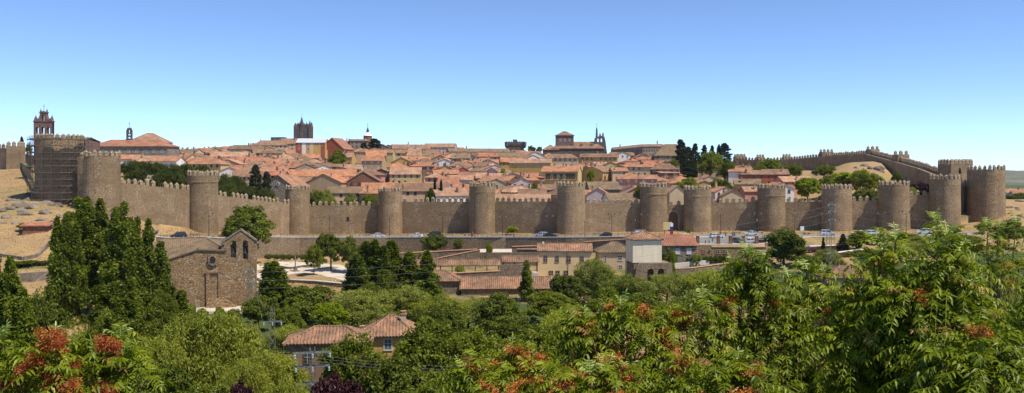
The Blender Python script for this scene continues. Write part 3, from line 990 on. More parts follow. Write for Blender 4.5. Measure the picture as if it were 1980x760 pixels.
def house(u, D, w, d, h, rise, kind, wall, roof, rz, label, name='town_house', cat='house', group='houses of the old town', win=None, floors=None, chim=1, zbase=None,
          maxwin=6, hipx=None, tiles=False, o=.45, wlow=1.0, wgap=2.7, found=3.5, sides=True, fh=2.8):
    x = X(u, D); zb = gz(u, D) if zbase is None else zbase
    root = thing(name, label, cat, (x, D, zb), rz, group)
    mb = MB(); hw, hd = w / 2, d / 2
    if kind == 'gable':
        t = .22
        mb.prism([(-hd, -found), (hd, -found), (hd, h - t), (0, h + rise - t), (-hd, h - t)], 'x', -hw, hw)
    elif kind == 'mono':
        mb.prism([(-hd, -found), (hd, -found), (hd, h + rise - .25), (-hd, h - .25)], 'x', -hw, hw)
    else:
        mb.box((0, 0, (h - .12 - found) / 2), (w, d, h - .12 + found))
    mb.build('wall', M[wall], root)
    rm = roof_mb(w, d, h, rise, kind, o, hipx=hipx)
    if tiles: near_tiles(rm, w, d, h, rise, kind, o, hipx)
    rf = rm.build('roof', M[roof], root)
    # windows on the walls that face the camera's side
    if win is not None:
        cam = Vector((-x, -D, 0)).normalized(); n = 0
        fl = floors or max(1, int((h - .4) / fh))
        for (nx, ny, ln, dist) in ((0, -1, w, hd), (1, 0, d, hw), (-1, 0, d, hw), (0, 1, w, hd)):
            a = math.atan2(ny, nx) + rz
            if math.cos(a) * cam.x + math.sin(a) * cam.y < .3: continue
            if not sides and (nx, ny) != (0, -1): continue
            k = max(1, int((ln - .8) / wgap))
            for f in range(fl - 1, -1, -1):
                for i in range(k):
                    if n >= maxwin: break
                    if random.random() < .08: continue
                    q = (i + .5) * (ln - .6) / k - (ln - .6) / 2
                    wd = WM[win] if isinstance(win, int) else win
                    obj('window', wd, root, (nx * (dist + .002) - ny * q, ny * (dist + .002) + nx * q, h - (fl - f) * fh + wlow), math.atan2(ny, nx) + PI / 2)
                    n += 1
    if random.random() < .13 and D > 330:
        mb = MB(); mb.tube([(0, 0, -.5), (0, 0, 2.6)], .035, seg=4)
        for zz in (2.1, 2.5): mb.tube([(-.55, 0, zz), (.55, 0, zz)], .025, seg=4)
        mb.build('antenna', M['iron'], root, (w * .22, 0, h + rise), uv=False)
    for i in range(chim):
        cx = random.uniform(-.4, .4) * w; cy = random.uniform(-.45, .45) * d
        zz = h + rise * (1 - abs(cy) / hd) if kind == 'gable' else h + rise * max(0, min(1 - abs(cy) / hd, (hw - abs(cx)) / max(.1, hd)))
        if kind in ('flat', 'mono'): zz = h + rise * .5
        obj('chimney', random.choice(CHM), root, (cx, cy, zz), random.choice((0, PI / 2)))
    return root


def near_tiles(mb, w, d, h, rise, kind, o, hipx):
    hw, hd = w / 2, d / 2; k = rise / hd; Y = hd + o; z0 = h - o * k
    S = math.hypot(Y, rise + o * k)
    if kind == 'gable':
        X0 = hw + o * .6
        corr(mb, (-X0, -Y, z0), (X0, -Y, z0), (0, Y, rise + o * k), S)
        corr(mb, (X0, Y, z0), (-X0, Y, z0), (0, -Y, rise + o * k), S)
        ridge_tiles(mb, (-X0, 0, h + rise), (X0, 0, h + rise))
    elif kind == 'mono':
        X0 = hw + o
        corr(mb, (-X0, -Y, h), (X0, -Y, h), (0, 2 * Y, rise), math.hypot(2 * Y, rise))
    elif kind == 'hip':
        hx = min(hipx if hipx is not None else hd, hw - .01); X0 = hw + o; rx = max(.02, hw - hx); c = X0 - rx
        corr(mb, (-X0, -Y, z0), (X0, -Y, z0), (0, Y, rise + o * k), S, c, 2 * X0 - c)
        corr(mb, (X0, Y, z0), (-X0, Y, z0), (0, -Y, rise + o * k), S, c, 2 * X0 - c)
        S2 = math.hypot(c, rise + o * k)
        corr(mb, (X0, -Y, z0), (X0, Y, z0), (-c, 0, rise + o * k), S2, Y, Y)
        corr(mb, (-X0, Y, z0), (-X0, -Y, z0), (c, 0, rise + o * k), S2, Y, Y)
        for sx in (-1, 1):
            for sy in (-1, 1): ridge_tiles(mb, (sx * X0, sy * Y, z0), (sx * rx, 0, h + rise))
        ridge_tiles(mb, (-rx, 0, h + rise), (rx, 0, h + rise))


PLACED = []   # (x, y, radius)
VIS = []      # (columns, lowest row that stays visible, depth) of houses one can pick out


def solve_D(u, y_eave, h):
    best = None
    for i in range(640):
        D = 318 + i * .5
        if D < tab(WALL, u, 1) + 6: continue
        e = abs(gz(u, D) + h - ZY(y_eave, D))
        if best is None or e < best[0]: best = (e, D)
    return best[1]


def hs(u0, u1, ye, yr, label, wall='w_cream', roof='r_orange', kind='gable', d=None, h=6.5, D=None, rz=0, win=0, chim=1, end=False, maxwin=8, vis=2, **kw):
    if rz == 0: rz = random.uniform(-.28, .28)
    """house measured on the photo: columns, eave row, ridge row.  end=True: the gable end faces the viewer"""
    u = (u0 + u1) / 2
    D = D or solve_D(u, ye, h)
    wpx = (u1 - u0) / F * D; rise = max(.5, (ye - yr) / F * D * .92)
    if end:
        dd = wpx; ww = d or 11; rot = PI / 2 + rz; Dc = D + ww / 2
    else:
        ww = wpx; dd = d or min(12, max(6, 3.4 * rise)); rot = rz; Dc = D + dd / 2
    uc = U(X(u, D), Dc) if False else 990 + (u - 990) * D / Dc + (u - 990) * (1 - D / Dc)
    zb = ZY(ye, D) - h
    VIS.append((u0, u1, ye + vis, D))
    PLACED.append((X(uc, Dc), Dc, max(ww, dd) / 2 * 1.0, min(ww, dd) / 2))
    return house(uc, Dc, ww, dd, h, rise, kind, wall, roof, rot, label, win=win, chim=chim, zbase=zb, maxwin=maxwin, found=6, **kw)


# --- houses one can pick out in the photograph
hs(525, 583, 358, 336, 'grey stone gabled house with a small round window above the wall', 'grey_stone', 'r_orange', end=True, h=8, D=352, win=2, d=15, maxwin=3, vis=22)
hs(1050, 1122, 331, 320, 'cream yellow house with a dark loggia balcony and bright orange roof', 'w_yellow', 'r_orange', h=8, d=13, win=None, chim=2, vis=25)
hs(986, 1068, 314, 306, 'long ochre house with brown wooden balcony and salmon roof', 'w_ochre', 'r_pink', h=7.5, win=3, chim=1, vis=20)
hs(1194, 1240, 345, 334, 'deep pink house with white roller shutters, hipped orange roof', 'w_pink', 'r_orange', 'hip', h=6.5, win=2, chim=0, vis=14)
hs(1236, 1270, 345, 337, 'pink house with white shutters adjoining another pink house', 'w_pink', 'r_orange', h=6.5, win=2, chim=0, vis=14)
hs(1258, 1312, 326, 315, 'red brick house with glazed bay under a brown hipped roof', 'brick', 'r_brown', 'hip', h=8, win=3, vis=14)
hs(1273, 1310, 334, 331, 'red brick house with balcony and pale tiled lean-to', 'brick', 'r_pink', 'mono', h=6.5, win=0, chim=0)
hs(1409, 1452, 331, 323, 'white house with small windows near the far wall, red roof', 'w_white', 'r_orange', h=6, win=1, d=9, rz=-.25, vis=20)
hs(1431, 1492, 336, 328, 'dark red brick house with small windows beside a white house', 'w_red', 'r_brown', 'hip', h=6.5, win=1, vis=14)
hs(1473, 1522, 336, 326, 'brown red gabled house among trees under the far wall', 'w_red', 'r_brown', h=6, win=1)
hs(1208, 1265, 322, 317, 'cream house with brown shutters beneath a wide orange roof', 'w_cream', 'r_orange', h=6.5, win=1, vis=16)
hs(1180, 1212, 330, 323, 'sand coloured house with three brown windows, orange roof', 'w_sand', 'r_orange', h=6.5, win=1, vis=16)
hs(1315, 1345, 314, 306, 'cream house with single pitched orange roof under black conifers', 'w_cream', 'r_orange', 'mono', h=6.5, win=1, vis=14)
hs(1350, 1394, 323, 318, 'cream two storey house with bright red roof by conifers', 'w_cream', 'r_red', h=6.5, win=1, vis=16)
hs(1262, 1298, 302, 297, 'house with vivid orange roof, easternmost of three similar', 'w_tan', 'r_red', h=5, win=None)
hs(1230, 1266, 308, 302, 'house with vivid orange roof, second of three similar', 'w_tan', 'r_red', h=5, win=1)
hs(1206, 1234, 311, 306, 'house with vivid orange roof, lowest of three similar', 'w_tan', 'r_red', 'hip', h=5, win=None)
hs(1299, 1334, 308, 302, 'low house with orange roof directly beneath the black firs', 'w_tan', 'r_red', h=5, win=None)
hs(1420, 1470, 355, 345, 'long grey roofed shed near the wall with weathered tiles', 'w_tan', 'r_old', h=5, win=None)
hs(1434, 1464, 369, 360, 'small pink house with orange roof just inside the wall', 'w_pink', 'r_pink', h=5, win=None)
hs(1391, 1432, 378, 366, 'pale grey gabled house peeping over the merlons', 'w_cream', 'r_old', end=True, h=5, win=None, d=9, D=327)
hs(1500, 1570, 350, 340, 'pink gabled house among bright trees inside the wall', 'w_pink', 'r_pink', h=6, win=0, rz=.3)
hs(1290, 1322, 371, 357, 'tall cream blank gable wall between two gate towers', 'w_cream', 'r_pink', end=True, h=9, win=None, d=9, D=326)
hs(1050, 1118, 305, 297, 'broad cream house with six brown windows and brown hipped roof', 'w_cream', 'r_brown', 'hip', h=7, win=4, D=505, vis=13)
hs(1122, 1195, 303, 296, 'ochre arcaded house with long brown roof on the hill', 'w_ochre', 'r_brown', h=7, win=1, D=530, vis=10)
hs(864, 985, 293, 286, 'long low range with weathered brown roof along the skyline', 'w_tan', 'r_old', h=5, win=1, D=600, d=12, maxwin=6)
hs(757, 830, 287, 278, 'long low skyline house with pale brown tiles beside a chimney', 'w_tan', 'r_brown', h=5, win=1, D=598, d=12)
hs(822, 882, 284, 276, 'pale lilac skyline house with two dormer roofs', 'w_lilac', 'r_pink', h=5, win=0, D=604, d=12)
hs(628, 676, 287, 264, 'red painted apartment block with pointed gable', 'w_red', 'r_red', end=True, h=10, D=538, d=16, win=3, rz=-.22, chim=0, maxwin=6, vis=22)
hs(577, 632, 275, 266, 'ochre, red and white striped apartment block with pale metal roof', 'w_ochre', 'r_metal', h=12, D=532, d=14, win=0, rz=.05, chim=0, vis=22)
hs(676, 712, 272, 268, 'grey stone block with two dark windows beside skyline conifer', 'grey_stone', 'r_brown', h=9, D=585, d=12, win=1, vis=14)
hs(545, 580, 277, 266, 'sand coloured block at the cathedral foot with brown roof', 'w_sand', 'r_brown', h=9, D=598, win=1, vis=12)
hs(490, 556, 280, 270, 'wide cream house with shallow brown roof on the west skyline', 'w_cream', 'r_brown', 'hip', h=7, D=585, win=1)
hs(526, 552, 266, 262, 'grey flat roofed lookout tower block by the cathedral', 'grey_stone', 'r_old', 'flat', h=9, D=615, win=1, chim=0)
hs(707, 746, 300, 290, 'ochre house with orange mono pitch roof behind grey house', 'w_ochre', 'r_orange', h=7, win=1, vis=12)
hs(703, 744, 310, 300, 'grey house with white shutter beneath an ochre house', 'w_tan', 'r_orange', h=7.5, win=2, vis=16)
hs(663, 685, 303, 294, 'tall ochre house beside the round willow inside town', 'w_ochre', 'r_pink', h=8, win=1, vis=14)
hs(790, 815, 300, 285, 'pale plaster house with salmon roof near the skyline range', 'w_peach', 'r_pink', h=7, win=1)
hs(755, 815, 336, 322, 'yellow house with two balconies under a wide salmon roof', 'w_yellow', 'r_pink', h=6.5, win=1, vis=16)
hs(675, 738, 350, 330, 'big brick gable house facing the wall, brown tiles', 'brick', 'r_brown', end=True, h=7, d=12, win=1, maxwin=2, vis=14)
hs(600, 672, 352, 334, 'rose gabled house with tall brick chimney near the third tower', 'w_tan', 'r_orange', end=True, h=7, d=12, win=None, vis=16)
hs(560, 690, 340, 326, 'long terrace with three dormer windows and orange roof', 'w_tan', 'r_orange', h=7, win=0, d=11)
hs(700, 770, 366, 352, 'low house with skylights just inside the wall, orange tiles', 'w_peach', 'r_orange', h=5.5, win=0)
hs(765, 868, 368, 353, 'long low house with four skylights in a weathered roof', 'w_peach', 'r_brown', h=5, win=1, D=340)
hs(836, 900, 377, 362, 'white gabled house with pale orange roof beside the fifth tower', 'w_white', 'r_pink', h=5, win=None, rz=.35, D=336)
hs(634, 700, 372, 360, 'plain tan gable house with olive trees before it', 'w_peach', 'r_old', h=6, win=1, D=338)
hs(700, 738, 374, 365, 'peach walled annex with orange mono roof behind the fourth tower', 'w_peach', 'r_orange', 'mono', h=6, win=None, D=336)
hs(1135, 1195, 365, 350, 'ruinous rubble house with broken tiles behind the sixth tower', 'grey_stone', 'r_old', h=6, win=None)
hs(1168, 1238, 388, 372, 'brown tiled house crouching behind the battlements', 'w_white', 'r_old', h=5, win=None, D=325)
hs(958, 1065, 390, 374, 'long salmon roof showing above the battlements between towers', 'w_cream', 'r_pink', h=5.5, win=None, D=326, d=10)
hs(1135, 1180, 376, 362, 'lilac gabled house half hidden behind the sixth tower', 'w_lilac', 'r_orange', end=True, h=6, win=None, D=334)
hs(362, 440, 316, 306, 'cream house with brown windows and hipped orange roof above pines', 'w_yellow', 'r_orange', 'hip', h=7, win=1, vis=13)
hs(410, 480, 302, 292, 'brick house with broad pale roof above the pine grove', 'brick', 'r_pink', h=6.5, win=1)
hs(298, 345, 293, 284, 'orange roofed house next to the long convent building', 'w_cream', 'r_orange', h=6, D=470, win=0)

# --- named landmarks
def landmark_convent():
    u0, u1, D = 172, 327, 392
    x0, x1 = X(u0, D), X(u1, D)
    h0 = ZY(282, D); zb = 23
    r = thing('convent_building', 'long grey convent building with bright orange roof behind round tower', 'convent', ((x0 + x1) / 2, D + 6, zb), -.05)
    w = x1 - x0; h = h0 - zb
    mb = MB(); mb.box((0, 0, h / 2 - 2), (w, 12, h + 4)); mb.build('wall', M['grey_stone'], r)
    roof_mb(w, 12, h + .1, 2.9, 'hip', .5, hipx=7).build('roof', M['r_red'], r)
    for k in range(9): obj('window', WM[3 if k % 3 else 0], r, (-w / 2 + 2.5 + k * (w - 5) / 8, -6.003, h - 3.2))
    for k in range(6): obj('window', WM[2], r, (-w / 2 + 10 + k * 4.4, -6.003, h - 6.6))
    b = thing('bell_gable', 'small dark bell gable with iron cross on the orange convent roof', 'bell gable', (X(239, D), D + 6, ZY(272, D)))
    me = curve_plate([[(-1.7, -.5), (1.7, -.5), (1.7, .6), (1.3, .9), (1.3, 5), (.9, 5.3), (.9, 6), (-.9, 6), (-.9, 5.3), (-1.3, 5), (-1.3, .9), (-1.7, .6)], arch(0, 1.2, 1.2, 2.2), arch(0, 3.8, .7, 1.3)], .8)
    me.materials.append(M['dark_stone']); obj('belfry_plate', me, b)
    mb = MB(); mb.tube([(0, 0, 5.9), (0, 0, 8.6)], .08); mb.tube([(-.5, 0, 7.8), (.5, 0, 7.8)], .07); mb.build('iron_cross', M['iron'], b, uv=False)
    mb = MB(); mb.lathe([(.05, 1.2), (.32, .9), (.42, .3), (.5, .2)], (0, 0, 1.6), 10); mb.build('bell', M['iron'], b, uv=False)
    house(290, 425, 17, 12, 7, 4.2, 'hip', 'w_tan', 'r_pink', 0, 'pyramid roofed block rising behind the convent roof', zbase=ZY(274, 425) - 7, chim=0, hipx=7)
    house(302, 372, 17, 9, 5, 2.2, 'gable', 'w_peach', 'r_pink', .1, 'peach gabled outbuilding in front of the convent', zbase=ZY(311, 368) - 5, chim=1)
    house(250, 378, 9, 7, 4, 1.6, 'gable', 'w_white', 'r_orange', .2, 'small white outbuilding with orange roof beside the wide tower', zbase=ZY(306, 375) - 4, chim=0)
    house(322, 352, 12, 8, 4, 1.8, 'gable', 'w_white', 'r_orange', -.1, 'low white cottage with orange roof right of the pines', zbase=ZY(311, 350) - 4, chim=0)


landmark_convent()


def landmark_belfry():
    D = 300; s = D / F
    b = thing('bell_gable', 'tall purple brown brick bell gable with three arches and iron cross', 'bell gable', (X(85, D), D, ZY(262, D)), .06)
    P = lambda u, y: ((u - 85) * s, (262 - y) * s)
    out = [P(67.5, 285), P(102.5, 285), P(102.5, 236), P(103.5, 235.5), P(103.5, 234), P(102, 233.5), P(101.5, 230), P(100, 227), P(98.5, 230), P(95.5, 230.5), P(92.5, 227.5), P(91.2, 223), P(91.2, 218.5), P(92, 218), P(92, 216.8), P(87, 216.3), P(85, 214.5),
           P(83, 216.3), P(78, 216.8), P(78, 218), P(78.8, 218.5), P(78.8, 223), P(77.5, 227.5), P(74.5, 230.5), P(71.5, 230), P(70, 227), P(68.5, 230), P(68, 233.5), P(66.5, 234), P(66.5, 235.5), P(67.5, 236)]
    def A(u0, u1, yb, yt):
        a = P((u0 + u1) / 2, yb); return arch(a[0], a[1], (u1 - u0) * s, (yb - yt) * s)
    me = curve_plate([out, A(71.5, 77.3, 259.5, 246), A(82, 88, 259.5, 246), A(92.5, 98.3, 259.5, 246), A(82.7, 87.4, 234, 223)], 1.6)
    me.materials.append(M['brick_dark']); obj('belfry_plate', me, b)
    mb = MB()
    mb.box((0, 0, P(0, 235)[1]), (6.5, 1.95, .25)); mb.box((0, 0, P(0, 217.4)[1]), (2.6, 1.9, .22)); mb.build('cornice', M['brick_dark'], b, uv=False)
    for u in (69.8, 100.2, 79.2, 90.8):
        q = P(u, 229 if u in (69.8, 100.2) else 217); mb = MB()
        mb.lathe([(.12, 0), (.3, .25), (.32, .5), (.12, .8), (.04, 1.3)], (q[0], 0, q[1]), 8); mb.build('finial', M['brick_dark'], b, uv=False)
    mb = MB(); q = P(85, 215); mb.tube([(0, 0, q[1]), (0, 0, q[1] + 2.3)], .06); mb.tube([(-.4, 0, q[1] + 1.6), (.4, 0, q[1] + 1.6)], .05); mb.build('iron_cross', M['iron'], b, uv=False)
    q = P(85, 262)
    # the church body that carries it
    c = thing('church', 'plain church behind the scaffolded tower carrying the brick belfry', 'church', (X(85, D) + 4, D + 8, gz(85, D) - 2))
    h = q[1] + ZY(262, D) - c.location.z - 1.5
    mb = MB(); mb.box((0, 0, h / 2), (16, 14, h)); mb.build('wall', M['brick_dark'], c)
    roof_mb(16, 14, h, 1.2, 'gable', .4).build('roof', M['r_brown'], c)


landmark_belfry()


def landmark_cathedral():
    D = 640; s = D / F; zb = ZY(275, D) - 12; zt = ZY(241, D)
    c = thing('cathedral_tower', 'dark square cathedral tower with pinnacles dominating the skyline', 'cathedral tower', (X(583, D), D + 6, zb), .1)
    H = zt - zb; W = 12.3
    mb = MB(); mb.box((0, 0, H / 2), (W - 1.4, W - 1.4, H)); mb.build('shaft', M['dark_stone'], c)
    for ix in (-1, -.1, 1):
        for iy in ((-1, 1) if ix != -.1 else (-1,)):
            mb = MB(); mb.box((ix * (W / 2 - .9), iy * (W / 2 - .9), H / 2 - .3), (1.9, 1.9, H - .6)); mb.build('buttress', M['dark_stone'], c)
    me = curve_plate([arch(0, 0, 1.7, 5)], .2); me.materials.append(M['glass'])
    for q in (-2.7, 2.2): obj('belfry_opening', me, c, (q, -W / 2 + .69, H - 9))
    mr = MB(); mr.box((0, 0, .5), (1.1, .8, 1)); mrm = mr.mesh('merlon', M['dark_stone'], False, False)
    for i in range(6):
        for yy in (-1, 1): obj('merlon', mrm, c, (-W / 2 + 1.1 + i * 2.05, yy * (W / 2 - 1), H))
    for ix, iy, hh, r in ((-.1, -1, 6.2, 1.5), (1, -1, 3.6, .9), (-1, -1, 1.6, .7), (-.45, -1, 2.4, .7), (.55, -1, 2.4, .7), (1, 1, 3.2, .9), (-1, 1, 2, .8)):
        mb = MB(); mb.lathe([(r, 0), (r * .85, hh * .3), (r * .3, hh * .8), (.05, hh)], seg=6); mb.build('pinnacle', M['dark_stone'], c, (ix * (W / 2 - .9), iy * (W / 2 - .9), H - .4), uv=False)
    mb = MB(); mb.tube([(0, 0, 0), (0, 0, 2.3)], .07); mb.build('iron_cross', M['iron'], c, (-.1 * (W / 2 - .9), -W / 2 + .9, H + 5.5), uv=False)


landmark_cathedral()


def landmark_cupola():
    D = 600; s = D / F
    c = thing('church_cupola', 'brick drum with white domed roof and dark needle spire', 'cupola', (X(711, D), D, ZY(280, D)))
    h = 16 * s
    mb = MB(); mb.lathe([(2.9, -8), (2.9, h), (3.1, h), (3.1, h + .4)], seg=8, a0=.39); mb.build('drum', M['brick'], c, uv=False)
    mb = MB(); mb.lathe([(3.1, h + .4), (2.5, h + 1.1), (1.5, h + 1.9), (.9, h + 2.9)], seg=16); mb.build('dome', M['w_white'], c, uv=False)
    mb = MB(); mb.lathe([(.9, h + 2.9), (.85, h + 4), (1.0, h + 4.1), (.5, h + 5.2), (.15, h + 6.2), (.05, h + 9)], seg=8); mb.tube([(-.4, 0, h + 8.2), (.4, 0, h + 8.2)], .06); mb.build('spire', M['iron'], c, uv=False)


landmark_cupola()


def landmark_keep():
    D = 625; s = D / F
    c = thing('stone_keep', 'square crenellated stone keep on the skyline', 'keep', (X(996, D), D + 6, ZY(300, D)), .05)
    W = 33 * s; H = 22 * s
    mb = MB(); mb.box((0, 0, H / 2 - 4), (W, W, H + 8))
    mb.box((0, 0, H - 1.2), (W + .5, W + .5, .9), taper=1.02); mb.box((0, 0, H + .05), (W + .9, W + .9, 1.6))
    mb.build('masonry', M['dark_stone'], c)
    mr = MB(); mr.box((0, 0, .45), (.8, .6, .9)); mrm = mr.mesh('merlon', M['dark_stone'], False, False)
    for i in range(9):
        for yy in (-1, 1): obj('merlon', mrm, c, (-W / 2 - .05 + i * (W + .1) / 8, yy * (W / 2 + .1), H + .853))
    for ix in (-1, 1):
        mb = MB(); mb.lathe([(.3, -3.2), (1.1, -1.8), (1.3, 1.2)], (0, 0, H), 10); mb.build('bartizan', M['dark_stone'], c, (ix * (W / 2 + .5), -W / 2 - .5, 0), uv=False)
    mb = MB(); mb.box((0, 0, 1.2), (3, 3, 2.4)); mb.build('stair_head', M['dark_stone'], c, (0, 1, H + .86))
    obj('window', WM[1], c, (1.5, -W / 2 - .003, H * .45))


landmark_keep()


def landmark_church():
    D = 545; s = D / F; zb = ZY(303, D)
    c = thing('hill_church', 'large stone church with square lantern and stepped belfry on skyline', 'church', (X(1118, D), D + 8, zb), 0)
    w = 100 * s; h = 17 * s; d = 15
    mb = MB(); mb.box((0, 0, h / 2 - 3), (w, d, h + 6)); mb.build('wall', M['dark_stone'], c)
    roof_mb(w, d, h, 13 * s, 'hip', .5, hipx=5).build('roof', M['r_brown'], c)
    mb = MB(); mb.box((-w / 2 - 1, -2, h * .4), (9, 12, h * .9)); mb.build('transept', M['dark_stone'], c)
    mb = MB(); roof_mb(10, 12, h * .85, 3, 'hip', .4, mb=mb, hipx=5); mb.build('transept_roof', M['r_brown'], c, (-w / 2 - 1, -2, 0))
    lw = 34 * s; lx = (1093 - 1118) * s; l0 = h + 1
    mb = MB(); mb.box((lx, 0, l0 + 3.4), (lw, lw * .9, 7.4)); mb.build('lantern', M['brick_dark'], c)
    roof_mb(lw, lw * .9, 0, 6 * s + .6, 'hip', .5).build('lantern_roof', M['r_brown'], c, (lx, 0, l0 + 7.2))
    for i in range(3): obj('window', WM[3], c, (lx + (i - 1) * 2.8, -lw * .45 - .003, l0 + 3.2))
    for q in (-5, 3, 10): obj('window', WM[1], c, (q, -d / 2 - .003, h - 3))
    for q in (-3, 2.5, 9):
        mb = MB(); mb.box((0, 0, .6), (1.3, 1.4, 1.3)); roof_mb(1.5, 1.6, 1.2, .5, 'gable', .15, .1, mb, 1); mb.build('dormer', [M['w_tan'], M['r_brown']], c, (q, -4.4, h + 1.6))
    x0 = (1161 - 1118) * s
    P = [(-3.4, -4), (3.9, -4), (3.9, 3), (3.1, 7), (2.6, 7.2), (2.6, 9.3), (2.0, 9.6), (1.6, 7.6), (.9, 7.6), (.6, 9), (.1, 9.2), (-.2, 7.4), (-1.1, 7.2), (-1.3, 12), (-1.7, 13), (-2.1, 12), (-2.4, 6.6), (-3.1, 6), (-3.3, 2)]
    me = curve_plate([P, arch(1.2, 3.8, 1.1, 2.2), arch(-.9, 3.8, 1.1, 2.2)], 1.6); me.materials.append(M['dark_stone']); obj('belfry_plate', me, c, (x0, -2, h))
    mb = MB(); mb.tube([(-1.7, 0, 12.8), (-1.7, 0, 15.5)], .07); mb.tube([(-2.1, 0, 14.8), (-1.3, 0, 14.8)], .06); mb.build('iron_cross', M['iron'], c, (x0, -2, h), uv=False)


landmark_church()


def landmark_palace():
    D = 560; s = D / F
    a = thing('palace', 'long curved grey palace with many small windows and pink roof', 'palace', (X(1245, D), D + 8, ZY(302, D)), 0)
    zb = a.location.z
    pts = [(1187, D + 6, 289, 284), (1242, D - 2, 284, 278.5), (1284, D + 2, 283, 277.5), (1306, D + 12, 287, 282)]
    W = MB(); R = MB(); mid = []
    for (u0, d0, e0, r0), (u1, d1, e1, r1) in zip(pts, pts[1:]):
        L = a.location
        q = lambda u, d, y, dd=0: (X(u, D) - L.x, d + dd - L.y, ZY(y, D) - zb)
        lo = lambda p: (p[0], p[1], -8)
        f0, f1, b0, b1 = q(u0, d0, e0), q(u1, d1, e1), q(u0, d0, e0, 12), q(u1, d1, e1, 12)
        W.hexa([lo(f0), lo(f1), lo(b1), lo(b0)], [f0, f1, b1, b0])
        g0, g1 = q(u0, d0, r0, 6), q(u1, d1, r1, 6)
        o = lambda p, k: (p[0], p[1] + k, p[2] + .03)
        R.quad(o(f0, -.5), o(f1, -.5), g1, g0); R.quad(o(b1, .5), o(b0, .5), g0, g1); R.quad(o(b0, .5), o(f0, -.5), g0); R.quad(o(f1, -.5), o(b1, .5), g1)
        R.quad(o(f1, -.5), o(f0, -.5), o(b0, .5), o(b1, .5))
        n = int(abs(u1 - u0) / 5); an = math.atan2(f1[1] - f0[1], f1[0] - f0[0])
        for i in range(n):
            t = (i + .5) / n
            obj('window', WM[1], a, (lerp(f0[0], f1[0], t), lerp(f0[1], f1[1], t) - .01, lerp(f0[2], f1[2], t) - 3), an)
    W.build('wall', M['grey_stone'], a); R.build('roof', M['r_brown'], a)
    obj('chimney', CHM[1], a, (X(1202, D) - a.location.x, 0, ZY(285, D) - zb)); obj('chimney', CHM[1], a, (X(1275, D) - a.location.x, 0, ZY(278, D) - zb))
    house(1297, 520, 21, 14, 5, 6.5, 'hip', 'grey_stone', 'r_old', 0, 'low ruin with grey lichen roof between palace and conifers', zbase=ZY(300, 520) - 5, chim=0, win=1)
    PLACED.append((X(1297, 520), 520, 11, 8))


landmark_palace()


# --- the loggia of the yellow balcony house
def loggia():
    r = [o for o in COL.objects if o.get('label', '').startswith('cream yellow house with a dark loggia')][0]
    me = [c for c in r.children if c.name.startswith('wall')][0].data
    xs = [v.co.x for v in me.vertices]; ys = [v.co.y for v in me.vertices]
    w = max(xs) - min(xs); y = min(ys)
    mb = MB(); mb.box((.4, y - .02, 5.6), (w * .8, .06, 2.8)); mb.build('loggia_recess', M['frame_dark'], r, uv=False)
    mb = MB(); mb.box((.4, y - .5, 4.1), (w * .82, 1.0, .2)); mb.build('balcony_floor', M['w_yellow'], r, uv=False)
    mb = MB()
    for i in range(19): mb.tube([(.4 - w * .4 + i * w * .8 / 18, y - .95, 4.2), (.4 - w * .4 + i * w * .8 / 18, y - .95, 5.2)], .03, seg=4)
    mb.tube([(.4 - w * .41, y - .95, 5.2), (.4 + w * .41, y - .95, 5.2)], .05, seg=4); mb.build('balcony_rail', M['iron'], r, uv=False)
    for q in (-3.6, -.6, 2.2): obj('balcony_door', WM[0], r, (q, y - .06, 4.25)).scale = (1, 1, 1.5)
    obj('drain_pipe', (lambda m: (m.tube([(0, 0, 0), (0, 0, 7.8)], .07), m.mesh('drain_pipe', M['iron'], False, False))[1])(MB()), r, (w * .46, y - .1, -1))


loggia()
r = [o for o in COL.objects if o.get('label', '').startswith('grey stone gabled house with a small round')][0]
mb = MB(); mb.lathe([(.75, -.12), (.75, .12)], seg=18); me = mb.mesh('round_window', M['frame_pale'], False, False); me.transform(Matrix.Rotation(PI / 2, 4, 'Y')); rw = obj('round_window', me, r, (-7.6, 0, 8.4))
mb = MB(); mb.lathe([(.52, -.02), (.52, .05)], seg=18); me = mb.mesh('pane', M['glass_blue'], False, False); me.transform(Matrix.Rotation(PI / 2, 4, 'Y')); obj('pane', me, rw, (-.12, 0, 0))

# --- all the other roofs of the old town
WCOL = [('cream', 'w_cream'), ('white', 'w_white'), ('tan', 'w_tan'), ('pink', 'w_pink'), ('ochre', 'w_ochre'), ('grey stone', 'grey_stone'), ('peach', 'w_peach'), ('brown', 'w_brown'), ('sandy', 'w_sand'), ('yellow', 'w_yellow'), ('lilac', 'w_lilac'), ('brick', 'brick')]
WW = [8, 8, 4, 2, 3, 3, 4, 2, 4, 3, 3, 2]
RCOL = [('orange', 'r_orange'), ('red', 'r_red'), ('salmon', 'r_pink'), ('brown', 'r_brown'), ('lichen grey', 'r_old')]
RW = [7, 3, 4, 6, 3]
ROWN = ['lowest', 'second', 'third', 'fourth', 'fifth', 'sixth', 'seventh', 'eighth', 'ninth', 'tenth', 'eleventh', 'twelfth', 'thirteenth', 'fourteenth', 'topmost', 'crest']
NEAR = [((363 + 421) / 2, 'second'), (575, 'third'), (754, 'fourth'), (932, 'fifth'), (1104, 'sixth'), (1263, 'seventh'), (1348, 'eighth'), (1491, 'ninth'), (1617, 'tenth')]
TREES_IN_TOWN = [(660, 300, 15), (712, 280, 25), (650, 385, 0)]


